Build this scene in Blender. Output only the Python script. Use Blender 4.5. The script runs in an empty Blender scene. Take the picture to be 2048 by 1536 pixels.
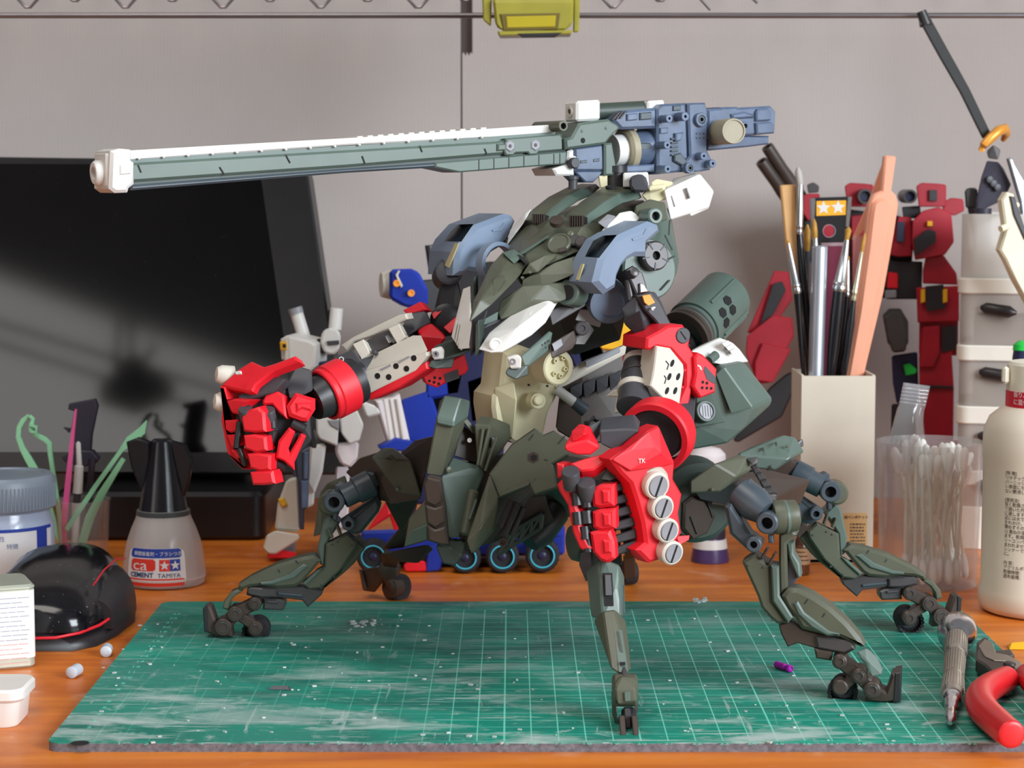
import bpy, bmesh, math, random
from mathutils import Vector, Matrix

# ---------------------------------------------------------------- scene units
# everything below is measured in centimetres; one Blender unit is 10 cm
S = 0.1
sc = bpy.context.scene
col = sc.collection
random.seed(7)

# ---------------------------------------------------------------- camera
FPX, CX, CY = 4277.0, 1024.0, 768.0
CAM = Vector((0.0, -78.0, 20.4))
PITCH = math.atan(408.0 / FPX)
cd = bpy.data.cameras.new('camera')
cam = bpy.data.objects.new('camera', cd)
col.objects.link(cam)
cam.location = CAM * S
cam.rotation_euler = (math.pi / 2 - PITCH, 0, 0)
cd.sensor_width = 36.0
cd.lens = 36.0 * FPX / 2048.0
cd.clip_start = 0.05
cd.clip_end = 200
cd.dof.use_dof = True
cd.dof.focus_distance = 8.8
cd.dof.aperture_fstop = 2.6
sc.camera = cam

# ---------------------------------------------------------------- world, lights, exposure
w = bpy.data.worlds.new('world'); sc.world = w; w.use_nodes = True
bg = w.node_tree.nodes['Background']
bg.inputs[0].default_value = (0.93, 0.95, 1.0, 1)
bg.inputs[1].default_value = 0.20

def area(name, loc, target, size, power, color, size_y=None):
    d = bpy.data.lights.new(name, 'AREA'); d.energy = power; d.color = color
    d.shape = 'RECTANGLE'; d.size = size * S; d.size_y = (size_y or size) * S
    o = bpy.data.objects.new(name, d); col.objects.link(o)
    o.location = Vector(loc) * S
    o.rotation_euler = (Vector(target) - Vector(loc)).to_track_quat('-Z', 'Y').to_euler()
    return o
# daylight from a large window in front of the desk and to the right, a ceiling lamp above
area('window_light', (165, -140, 78), (5, 15, 6), 130, 8600, (0.86, 0.94, 1.0), 100)
area('ceiling_light', (-40, -70, 175), (0, 15, 0), 90, 1500, (1.0, 0.94, 0.86))

vs = sc.view_settings
vs.view_transform = 'Standard'; vs.look = 'None'; vs.gamma = 1.0
vs.use_curve_mapping = False; vs.exposure = 0.0

# ---------------------------------------------------------------- picking points by where the camera sees them
FWD = Vector((0, math.cos(PITCH), -math.sin(PITCH)))
UPV = Vector((0, math.sin(PITCH), math.cos(PITCH)))
def ray(px, py):
    return FWD + Vector(((px - CX) / FPX, 0, 0)) + UPV * ((CY - py) / FPX)
def P(px, py, Y):
    d = ray(px, py); return CAM + d * ((Y - CAM.y) / d.y)
def G(px, py, z=0.0):
    d = ray(px, py); return CAM + d * ((z - CAM.z) / d.z)
def cm(px, Y): return px * (Y + 78.0) / FPX
def crop(ox, oy, s):
    return lambda pts: [(ox + x / s, oy + y / s) for x, y in pts]
cA = crop(840, 340, 3.4133); cB = crop(420, 580, 3.7926); cC = crop(1080, 560, 4.2667)
cD = crop(1080, 800, 4.655); cE = crop(720, 780, 4.2659); cF = crop(1380, 860, 3.657)
cG = crop(1420, 1040, 3.938); cH = crop(1120, 1080, 3.369); cL = crop(380, 880, 3.8396)
cN = crop(1060, 190, 3.938); cQ = crop(1460, 260, 3.84); cR = crop(1460, 620, 3.84)
cS = crop(1740, 700, 2.844); cT = crop(1840, 1180, 4.3125); cU = crop(1820, 0, 3.842)
cV = crop(0, 780, 4.6545); cW = crop(0, 1060, 4.6545); cX = crop(200, 840, 4.267)
cY = crop(500, 580, 2.7435); cZ = crop(700, 920, 4.096); cM = crop(680, 200, 4.452)
cO = crop(160, 180, 3.7926); cK = crop(700, 500, 5.12)

class PLane:
    def __init__(s, px, py, Y, yaw=0, tilt=0):
        a, b = math.radians(yaw), math.radians(tilt)
        s.n = Vector((math.sin(a) * math.cos(b), -math.cos(a) * math.cos(b), math.sin(b)))
        s.o = P(px, py, Y)
        s.u = Vector((math.cos(a), math.sin(a), 0)); s.v = s.n.cross(s.u) * 1.0
        if s.v.z < 0: s.v = -s.v
    def at(s, px, py, off=0.0):
        d = ray(px, py); o = s.o + s.n * off
        return CAM + d * ((o - CAM).dot(s.n) / d.dot(s.n))
def mid(pts):
    return (sum(p[0] for p in pts) / len(pts), sum(p[1] for p in pts) / len(pts))
def PL(pts, Y, yaw=0, tilt=0):
    if isinstance(pts, tuple): return PLane(pts[0], pts[1], Y, yaw, tilt)
    m = mid(pts); return PLane(m[0], m[1], Y, yaw, tilt)

# ---------------------------------------------------------------- shapes: each returns (verts, faces)
def inset_ring(ring, n, c):
    k = len(ring); out = []
    area2 = Vector((0, 0, 0))
    for i in range(k): area2 += ring[i].cross(ring[(i + 1) % k])
    sgn = 1.0 if area2.dot(n) > 0 else -1.0
    for i in range(k):
        a, b, d = ring[i - 1], ring[i], ring[(i + 1) % k]
        e1 = (b - a); e2 = (d - b)
        if e1.length < 1e-6 or e2.length < 1e-6: out.append(b.copy()); continue
        e1.normalize(); e2.normalize()
        n1 = n.cross(e1) * sgn; n2 = n.cross(e2) * sgn
        m = n1 + n2
        if m.length < 0.2: m = n1.copy(); l = c
        else:
            m.normalize(); l = c / max(0.45, m.dot(n1))
        out.append(b + m * l)
    return out
def bridge(rings, cap0=True, cap1=True, closed=True):
    V, F = [], []
    k = len(rings[0])
    for r in rings: V += r
    for i in range(len(rings) - 1):
        for j in range(k if closed else k - 1):
            a = i * k + j; b = i * k + (j + 1) % k
            F.append((a, b, b + k, a + k))
    if cap0: F.append(tuple(range(k - 1, -1, -1)))
    if cap1: F.append(tuple(range((len(rings) - 1) * k, len(rings) * k)))
    return V, F
def slab(pl, pts, t, off=0.0, ch=0.0, chb=0.0):
    f = [pl.at(x, y, off) for x, y in pts]; n = pl.n
    rings = []
    if ch > 0:
        rings.append(inset_ring(f, n, ch)); rings.append([p - n * ch for p in f])
    else: rings.append(f)
    back = [p - n * t for p in f]
    if chb > 0:
        rings.append([p + n * chb for p in back]); rings.append(inset_ring(back, n, chb))
    else: rings.append(back)
    return bridge(rings)
def sl(pts, Y, t, yaw=0, tilt=0, ch=0.06, chb=0.0):
    return slab(PL(pts, Y, yaw, tilt), pts, t, 0, ch, chb)
def hull(pts):
    bm = bmesh.new()
    vs_ = [bm.verts.new(p) for p in pts]
    r = bmesh.ops.convex_hull(bm, input=vs_)
    junk = [g for g in r['geom_interior'] + r['geom_unused'] if isinstance(g, bmesh.types.BMVert) and g.is_valid]
    if junk: bmesh.ops.delete(bm, geom=list(set(junk)), context='VERTS')
    bmesh.ops.dissolve_limit(bm, angle_limit=math.radians(2), verts=bm.verts[:], edges=bm.edges[:])
    bm.verts.index_update()
    V = [v.co.copy() for v in bm.verts]; F = [tuple(v.index for v in f.verts) for f in bm.faces]
    bm.free(); return V, F
def hp(*pts):      # hull of (px, py, Y) points
    return hull([P(*p) for p in pts])
def hq(front, yf, back, yb):   # hull of an outline at one depth and another behind it
    return hull([P(x, y, yf) for x, y in front] + [P(x, y, yb) for x, y in back])
def frame_of(ax):
    ax = ax.normalized()
    h = Vector((0, 0, 1)) if abs(ax.z) < 0.9 else Vector((1, 0, 0))
    u = ax.cross(h).normalized(); return ax, u, u.cross(ax).normalized()
def lathe(p0, ax, prof, seg=24, cap0=True, cap1=True, closed=False):
    ax, u, v = frame_of(ax); rings = []
    for a, r in prof:
        rings.append([p0 + ax * a + (u * math.cos(2 * math.pi * i / seg) + v * math.sin(2 * math.pi * i / seg)) * max(r, 1e-4) for i in range(seg)])
    if closed:
        rings.append([q.copy() for q in rings[0]]); return bridge(rings, False, False)
    return bridge(rings, cap0, cap1)
def cyl(p0, p1, r0, r1=None, seg=20, ch=0.0):
    L = (p1 - p0).length; r1 = r0 if r1 is None else r1
    if ch: return lathe(p0, p1 - p0, [(0, r0 - ch), (ch, r0), (L - ch, r1), (L, r1 - ch)], seg)
    return lathe(p0, p1 - p0, [(0, r0), (L, r1)], seg)
def ringm(p, ax, R, r, L, seg=24, ch=0.03):
    return lathe(p, ax, [(0, r), (0, R - ch), (ch, R), (L - ch, R), (L, R - ch), (L, r)], seg, closed=True)
def disc(pl, px, py, rpx, t, off=0.0, seg=24, ch=0.02):
    p = pl.at(px, py, off); r = cm(rpx, p.y)
    return lathe(p - pl.n * t, pl.n, [(0, r), (t - ch, r), (t, r - ch)], seg)
def ringp(pl, px, py, rpx, ripx, t, off=0.0, seg=24, ch=0.03):
    p = pl.at(px, py, off); r = cm(rpx, p.y); ri = cm(ripx, p.y)
    return ringm(p - pl.n * t, pl.n, r, ri, t, seg, ch)
def tube(path, r, seg=8, closed=False):
    rings = []; k = len(path)
    rr = r if isinstance(r, (list, tuple)) else [r] * k
    prev = None
    for i, p in enumerate(path):
        a = path[i - 1] if (i > 0 or closed) else path[i]
        b = path[(i + 1) % k] if (i < k - 1 or closed) else path[i]
        t = (b - a).normalized()
        if prev is None: _, u, v = frame_of(t)
        else:
            u = (prev - t * prev.dot(t)).normalized(); v = t.cross(u)
        prev = u
        rings.append([p + (u * math.cos(2 * math.pi * j / seg) + v * math.sin(2 * math.pi * j / seg)) * rr[i] for j in range(seg)])
    if closed:
        rings.append(rings[0]); return bridge(rings, False, False)
    return bridge(rings)
def box(c, h, rz=0.0, rx=0.0, ry=0.0):
    R = Matrix.Rotation(rz, 3, 'Z') @ Matrix.Rotation(rx, 3, 'X') @ Matrix.Rotation(ry, 3, 'Y')
    c = Vector(c)
    V = [c + R @ Vector((sx * h[0], sy * h[1], sz * h[2])) for sz in (-1, 1) for sx, sy in ((-1, -1), (1, -1), (1, 1), (-1, 1))]
    return V, [(3, 2, 1, 0), (4, 5, 6, 7), (0, 1, 5, 4), (1, 2, 6, 5), (2, 3, 7, 6), (3, 0, 4, 7)]
def loft(rings): return bridge([[P(*q) if len(q) == 3 and not isinstance(q, Vector) else q for q in r] for r in rings])
def rrect(cx, cy, hx, hy, r, seg=5):
    pts = []
    for sx, sy, a0 in ((1, 1, 0), (-1, 1, 90), (-1, -1, 180), (1, -1, 270)):
        for i in range(seg + 1):
            a = math.radians(a0 + 90 * i / seg)
            pts.append((cx + sx * (hx - r) + r * math.cos(a), cy + sy * (hy - r) + r * math.sin(a)))
    return pts
def prism_z(pts, z0, z1, ch=0.0):
    if ch:
        lo = [Vector((x, y, z0)) for x, y in pts]; hi = [Vector((x, y, z1)) for x, y in pts]
        n = Vector((0, 0, 1))
        return bridge([inset_ring(lo, n, ch), [p + n * ch for p in lo], [p - n * ch for p in hi], inset_ring(hi, n, ch)])
    return bridge([[Vector((x, y, z0)) for x, y in pts], [Vector((x, y, z1)) for x, y in pts]])

# ---------------------------------------------------------------- objects
WL = {}
def mesh_of(name, shapes, smooth=40, bev=0.0):
    V, F = [], []
    for v, f in shapes:
        o = len(V); V += v; F += [tuple(i + o for i in q) for q in f]
    lo = [min(p[i] for p in V) for i in range(3)]; hi = [max(p[i] for p in V) for i in range(3)]
    c = Vector([(lo[i] + hi[i]) / 2 for i in range(3)])
    me = bpy.data.meshes.new(name)
    me.from_pydata([tuple((p - c) * S) for p in V], [], F)
    bm = bmesh.new(); bm.from_mesh(me)
    bmesh.ops.recalc_face_normals(bm, faces=bm.faces[:])
    if bev > 0:
        ed = [e for e in bm.edges if len(e.link_faces) == 2 and e.calc_face_angle(0) > math.radians(18)]
        if ed: bmesh.ops.bevel(bm, geom=ed, offset=bev * S, segments=1, affect='EDGES', clamp_overlap=True)
    bm.to_mesh(me); bm.free()
    if smooth:
        me.polygons.foreach_set('use_smooth', [True] * len(me.polygons))
        me.set_sharp_from_angle(angle=math.radians(smooth))
    return me, c
def obj(name, shapes, mat, parent=None, label=None, smooth=None, bev=0.0):
    if smooth is None: smooth = 0 if bev > 0 else 40
    if isinstance(shapes, tuple): shapes = [shapes]
    me, c = mesh_of(name, shapes, smooth, bev)
    if mat is not None: me.materials.append(mat)
    o = bpy.data.objects.new(name, me); col.objects.link(o)
    o.location = c * S; WL[o] = c.copy()
    if parent is not None:
        o.parent = parent; o.matrix_parent_inverse = Matrix.Translation(-WL[parent] * S)
    if label: o['label'] = label
    return o
def tag(o, label, cat, group=None, kind=None):
    if label: o['label'] = label
    if cat: o['category'] = cat
    if group: o['group'] = group
    if kind: o['kind'] = kind
    return o
def thing(name, label, cat, loc, group=None):
    o = bpy.data.objects.new(name, None); col.objects.link(o)
    o.empty_display_size = 0.1
    o.location = Vector(loc) * S; WL[o] = Vector(loc)
    return tag(o, label, cat, group)
def copy_tree(o, delta, parent=None):
    c = o.copy(); col.objects.link(c)
    WL[c] = WL[o] + delta
    if parent is None: c.location = WL[c] * S
    else: c.parent = parent; c.location = o.location.copy()
    for ch in o.children: copy_tree2(ch, c, delta)
    return c
def copy_tree2(o, parent, delta):
    c = o.copy(); col.objects.link(c); c.parent = parent; WL[c] = WL[o] + delta
    for ch in o.children: copy_tree2(ch, c, delta)
def text_shape(s, size, org, ux, uy, align='LEFT', thick=0.004, wrap=None, bold=0.0):
    """lettering as a mesh: org in cm, ux writing direction, uy up; wrap=(centre, radius, a0) bends it on an upright cylinder"""
    cu = bpy.data.curves.new('lettering', 'FONT'); cu.body = s; cu.size = size; cu.align_x = align
    cu.extrude = thick; cu.offset = bold; cu.resolution_u = 3
    t = bpy.data.objects.new('lettering', cu); col.objects.link(t)
    dg = bpy.context.evaluated_depsgraph_get()
    me = bpy.data.meshes.new_from_object(t.evaluated_get(dg))
    ux = ux.normalized(); uy = uy.normalized(); n = ux.cross(uy)
    V = []
    for v in me.vertices:
        x, y, z = v.co
        if wrap:
            if callable(wrap): V.append(wrap(x, y, z)); continue
            c, R, a0 = wrap; a = a0 + x / R
            V.append(Vector((c.x + (R + z) * math.sin(a), c.y - (R + z) * math.cos(a), c.z + y)))
        else: V.append(org + ux * x + uy * y + n * z)
    F = [tuple(p.vertices) for p in me.polygons]
    bpy.data.objects.remove(t); bpy.data.meshes.remove(me); bpy.data.curves.remove(cu)
    return V, F

# ---------------------------------------------------------------- materials
def lin(c):
    return tuple((x / 255 / 12.92) if x / 255 <= 0.04045 else ((x / 255 + 0.055) / 1.055) ** 2.4 for x in c)
MATS = {}
def mat(name, rgb, rough=0.5, metal=0.0, var=0.06, scale=6.0, bump=0.0, bscale=60.0, coat=0.0, spec=0.5, trans=0.0):
    m = bpy.data.materials.new(name); m.use_nodes = True
    nt = m.node_tree; b = nt.nodes['Principled BSDF']
    c = lin(rgb)
    b.inputs['Roughness'].default_value = rough; b.inputs['Metallic'].default_value = metal
    b.inputs['Coat Weight'].default_value = coat; b.inputs['Coat Roughness'].default_value = 0.12
    b.inputs['Specular IOR Level'].default_value = spec
    tc = nt.nodes.new('ShaderNodeTexCoord')
    nz = nt.nodes.new('ShaderNodeTexNoise'); nz.inputs['Scale'].default_value = scale; nz.inputs['Detail'].default_value = 4
    nt.links.new(tc.outputs['Object'], nz.inputs['Vector'])
    rp = nt.nodes.new('ShaderNodeValToRGB')
    rp.color_ramp.elements[0].position = 0.3; rp.color_ramp.elements[1].position = 0.7
    rp.color_ramp.elements[0].color = tuple(x * (1 - var) for x in c) + (1,)
    rp.color_ramp.elements[1].color = tuple(min(1, x * (1 + var)) for x in c) + (1,)
    nt.links.new(nz.outputs['Fac'], rp.inputs['Fac']); nt.links.new(rp.outputs['Color'], b.inputs['Base Color'])
    if bump:
        n2 = nt.nodes.new('ShaderNodeTexNoise'); n2.inputs['Scale'].default_value = bscale; n2.inputs['Detail'].default_value = 3
        nt.links.new(tc.outputs['Object'], n2.inputs['Vector'])
        bp = nt.nodes.new('ShaderNodeBump'); bp.inputs['Strength'].default_value = bump; bp.inputs['Distance'].default_value = 0.01
        nt.links.new(n2.outputs['Fac'], bp.inputs['Height']); nt.links.new(bp.outputs['Normal'], b.inputs['Normal'])
    MATS[name] = m
    return m
def clear_mat(name, rgb, alpha=0.25, rough=0.15, refl=0.1):
    """thin clear or frosted plastic: mostly lets light straight through, a little milky, a little gloss"""
    m = bpy.data.materials.new(name); m.use_nodes = True; nt = m.node_tree
    out = nt.nodes['Material Output']; nt.nodes.remove(nt.nodes['Principled BSDF'])
    tr = nt.nodes.new('ShaderNodeBsdfTransparent'); c = lin(rgb)
    tr.inputs[0].default_value = tuple(0.94 + x * 0.06 for x in c) + (1,)
    df = nt.nodes.new('ShaderNodeBsdfDiffuse'); df.inputs[0].default_value = c + (1,)
    gl = nt.nodes.new('ShaderNodeBsdfGlossy'); gl.inputs['Roughness'].default_value = rough
    m1 = nt.nodes.new('ShaderNodeMixShader'); m1.inputs[0].default_value = alpha
    nt.links.new(tr.outputs[0], m1.inputs[1]); nt.links.new(df.outputs[0], m1.inputs[2])
    fr = nt.nodes.new('ShaderNodeFresnel'); fr.inputs[0].default_value = 1.45
    mu = nt.nodes.new('ShaderNodeMath'); mu.operation = 'MULTIPLY_ADD'; mu.inputs[1].default_value = 0.22; mu.inputs[2].default_value = refl * 0.08
    nt.links.new(fr.outputs[0], mu.inputs[0])
    m2 = nt.nodes.new('ShaderNodeMixShader'); nt.links.new(mu.outputs[0], m2.inputs[0])
    nt.links.new(m1.outputs[0], m2.inputs[1]); nt.links.new(gl.outputs[0], m2.inputs[2])
    nt.links.new(m2.outputs[0], out.inputs[0]); MATS[name] = m
    return m
def speckle(m, rgb, scale=90.0, lo=0.70, amt=0.8):
    nt = m.node_tree; b = nt.nodes['Principled BSDF']; src = b.inputs['Base Color'].links[0].from_socket
    tc = nt.nodes.new('ShaderNodeTexCoord'); n = nt.nodes.new('ShaderNodeTexNoise'); n.inputs['Scale'].default_value = scale; n.inputs['Detail'].default_value = 2
    nt.links.new(tc.outputs['Object'], n.inputs['Vector'])
    r = nt.nodes.new('ShaderNodeValToRGB'); r.color_ramp.elements[0].position = lo; r.color_ramp.elements[1].position = lo + 0.04; r.color_ramp.elements[1].color = (amt, amt, amt, 1)
    nt.links.new(n.outputs['Fac'], r.inputs[0])
    mx = nt.nodes.new('ShaderNodeMixRGB'); mx.inputs[2].default_value = lin(rgb) + (1,)
    nt.links.new(r.outputs[0], mx.inputs[0]); nt.links.new(src, mx.inputs[1]); nt.links.new(mx.outputs[0], b.inputs['Base Color'])
def nodes_of(m): return m.node_tree.nodes, m.node_tree.links

olive = mat('olive_plastic', (82, 85, 70), 0.42, var=0.10)
green = mat('grey_green_plastic', (86, 102, 94), 0.38, var=0.09)
dkgreen = mat('dark_green_plastic', (58, 68, 62), 0.45, var=0.10)
bluegrey = mat('blue_grey_plastic', (84, 98, 122), 0.28, var=0.25, scale=9)
steel = mat('dark_blue_grey_plastic', (64, 74, 82), 0.38, var=0.12)
padblue = mat('pale_blue_grey_plastic', (122, 138, 160), 0.42, var=0.05)
red = mat('matt_red_plastic', (222, 22, 40), 0.50, var=0.05)
white = mat('white_plastic', (216, 214, 210), 0.42, var=0.02)
offwhite = mat('warm_grey_white_plastic', (206, 200, 188), 0.50, var=0.03)
cream = mat('cream_plastic', (222, 214, 176), 0.45, var=0.04)
black = mat('black_plastic', (38, 37, 40), 0.40, var=0.15)
charcoal = mat('charcoal_plastic', (62, 62, 67), 0.48, var=0.10)
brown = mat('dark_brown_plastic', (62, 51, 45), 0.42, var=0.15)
gunm = mat('gunmetal_plastic', (76, 73, 74), 0.35, 0.3, var=0.15)
greydisc = mat('grey_plastic', (140, 140, 146), 0.45)
khaki = mat('khaki_plastic', (150, 142, 120), 0.5)
hole = mat('hole_black', (14, 13, 14), 0.8, var=0.0)
chrome = mat('polished_steel', (215, 215, 218), 0.2, 1.0, var=0.05)
orange = mat('orange_decal', (232, 150, 50), 0.5)
tyre = mat('black_rubber', (30, 29, 34), 0.75, var=0.15, bump=0.3)
blue = mat('blue_plastic', (22, 48, 150), 0.4, var=0.1)
navy = mat('navy_plastic', (30, 34, 70), 0.4, var=0.1)
yellow = mat('yellow_plastic', (228, 170, 30), 0.45)
crimson = mat('crimson_plastic', (158, 22, 40), 0.42, var=0.12)
# ---------------------------------------------------------------- the setting
tag(obj('floor', prism_z([(-260, -260), (260, -260), (260, 66), (-260, 66)], -74, -72), mat('floor_vinyl', (150, 132, 112), 0.6)), 'plain floor under the desk', 'floor', kind='structure')
DESK = -0.35
def desk_material():
    m = bpy.data.materials.new('orange_wood_veneer'); m.use_nodes = True
    N, L = nodes_of(m); b = N['Principled BSDF']
    tc = N.new('ShaderNodeTexCoord'); mp = N.new('ShaderNodeMapping'); mp.inputs['Scale'].default_value = (0.35, 3.2, 1)
    L.new(tc.outputs['Object'], mp.inputs['Vector'])
    n1 = N.new('ShaderNodeTexNoise'); n1.inputs['Scale'].default_value = 2.2; n1.inputs['Detail'].default_value = 8; n1.inputs['Distortion'].default_value = 0.6
    L.new(mp.outputs[0], n1.inputs['Vector'])
    r = N.new('ShaderNodeValToRGB'); r.color_ramp.elements[0].position = 0.3; r.color_ramp.elements[1].position = 0.72
    r.color_ramp.elements[0].color = lin((188, 92, 26)) + (1,); r.color_ramp.elements[1].color = lin((230, 134, 42)) + (1,)
    L.new(n1.outputs['Fac'], r.inputs['Fac'])
    n2 = N.new('ShaderNodeTexNoise'); n2.inputs['Scale'].default_value = 5; n2.inputs['Detail'].default_value = 5
    L.new(tc.outputs['Object'], n2.inputs['Vector'])
    r2 = N.new('ShaderNodeValToRGB'); r2.color_ramp.elements[0].position = 0.62; r2.color_ramp.elements[1].position = 0.8
    r2.color_ramp.elements[1].color = (0.45, 0.45, 0.45, 1)
    L.new(n2.outputs['Fac'], r2.inputs['Fac'])
    mx = N.new('ShaderNodeMixRGB'); mx.inputs[2].default_value = lin((232, 186, 150)) + (1,)
    L.new(r2.outputs[0], mx.inputs[0]); L.new(r.outputs[0], mx.inputs[1]); L.new(mx.outputs[0], b.inputs['Base Color'])
    b.inputs['Roughness'].default_value = 0.38
    n3 = N.new('ShaderNodeTexNoise'); n3.inputs['Scale'].default_value = 14; L.new(tc.outputs['Object'], n3.inputs['Vector'])
    r3 = N.new('ShaderNodeMapRange'); r3.inputs[3].default_value = 0.28; r3.inputs[4].default_value = 0.55
    L.new(n3.outputs['Fac'], r3.inputs[0]); L.new(r3.outputs[0], b.inputs['Roughness'])
    return m
deskm = desk_material()
wirem = mat('dark_steel_wire', (128, 122, 124), 0.3, 0.8)
desk = thing('desk', 'orange-brown wood veneer desk top under the cutting mat', 'desk', (0, 20, DESK - 3))
obj('desk_top', prism_z([(-62, -24), (62, -24), (62, 61), (-62, 61)], DESK - 2.4, DESK, 0.12), deskm, desk)
for lx_, ly_ in ((-58, -20), (58, -20), (-58, 57), (58, 57)):
    obj('leg', box((lx_, ly_, -37.4), (2, 2, 34.6)), wirem, desk)

def board_material():
    m = bpy.data.materials.new('grey_cardboard'); m.use_nodes = True
    N, L = nodes_of(m); b = N['Principled BSDF']
    tc = N.new('ShaderNodeTexCoord')
    n1 = N.new('ShaderNodeTexNoise'); n1.inputs['Scale'].default_value = 1.1; n1.inputs['Detail'].default_value = 3
    n2 = N.new('ShaderNodeTexNoise'); n2.inputs['Scale'].default_value = 70; n2.inputs['Detail'].default_value = 4
    L.new(tc.outputs['Object'], n1.inputs['Vector']); L.new(tc.outputs['Object'], n2.inputs['Vector'])
    ad = N.new('ShaderNodeMath'); ad.operation = 'MULTIPLY_ADD'; ad.inputs[1].default_value = 0.35
    L.new(n2.outputs['Fac'], ad.inputs[0]); L.new(n1.outputs['Fac'], ad.inputs[2])
    r = N.new('ShaderNodeValToRGB'); r.color_ramp.elements[0].position = 0.4; r.color_ramp.elements[1].position = 1.0
    r.color_ramp.elements[0].color = lin((166, 157, 153)) + (1,); r.color_ramp.elements[1].color = lin((174, 164, 160)) + (1,)
    L.new(ad.outputs[0], r.inputs[0]); L.new(r.outputs[0], b.inputs['Base Color'])
    b.inputs['Roughness'].default_value = 0.85
    wv = N.new('ShaderNodeTexWave'); wv.inputs['Scale'].default_value = 14; wv.bands_direction = 'X'
    L.new(tc.outputs['Object'], wv.inputs['Vector'])
    bp = N.new('ShaderNodeBump'); bp.inputs['Strength'].default_value = 0.05; bp.inputs['Distance'].default_value = 0.01
    L.new(wv.outputs['Fac'], bp.inputs['Height']); L.new(bp.outputs[0], b.inputs['Normal'])
    return m
boardm = board_material()
WY = 61.5
wall = tag(obj('wall_back', prism_z([(-260, WY + 0.6), (260, WY + 0.6), (260, WY + 4), (-260, WY + 4)], -74, 110), mat('wall_paint', (96, 84, 80), 0.9)), 'dark wall behind the grey cardboard panels', 'wall', kind='structure')
# left wall with a glowing panel added for the screen's bright reflection
wl_ = tag(obj('wall_left', box((-104, -100, 30), (2, 161, 104)), mat('left_wall_paint', (92, 84, 80), 0.9)), 'dim side wall left of the desk', 'wall', kind='structure')
wn = tag(obj('glow_panel', box((-101.6, -190, 26.5), (0.4, 150, 14.5)), mat('white_panel_border', (220, 216, 210), 0.5)), 'long low glowing panel added for the screen reflection', 'glowing panel', kind='structure')
wpm = bpy.data.materials.new('glowing_panel_face'); wpm.use_nodes = True
_b = wpm.node_tree.nodes['Principled BSDF']; _b.inputs['Emission Color'].default_value = (1.0, 0.95, 0.9, 1); _b.inputs['Emission Strength'].default_value = 2.4; _b.inputs['Base Color'].default_value = (.8, .78, .76, 1)
obj('glow_face', box((-101.0, -190, 26.5), (0.3, 146, 12.5)), wpm, wn)
sx = P(923, 300, WY).x
sl0, sl1 = P(924, 108, WY), P(945, 108, WY)
def quadxz(pts, y0, y1): return bridge([[Vector((x, y0, z)) for x, z in pts], [Vector((x, y1, z)) for x, z in pts]])
obj('panel', quadxz([(-74, -3), (sx - 0.06, -3), (sx - 0.03, 74), (-74, 74)], WY - 0.1, WY + 0.3), boardm, wall, 'grey cardboard panel', bev=0.04)
zz = [(sl1.x, sl1.z)]
for i in range(6):
    zz.append((sl1.x + (sl0.x - sl1.x) * (i + 1) / 6.0, sl0.z - (0.12 if i % 2 else -0.12)))
obj('panel', quadxz([(sx + 0.06, -3), (74, -3), (74, 74), (sl1.x, 74)] + zz[:-1] + [(sx + 0.06, sl0.z)], WY, WY + 0.4), boardm, wall, 'grey cardboard panel with a torn slot in its edge')

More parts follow.
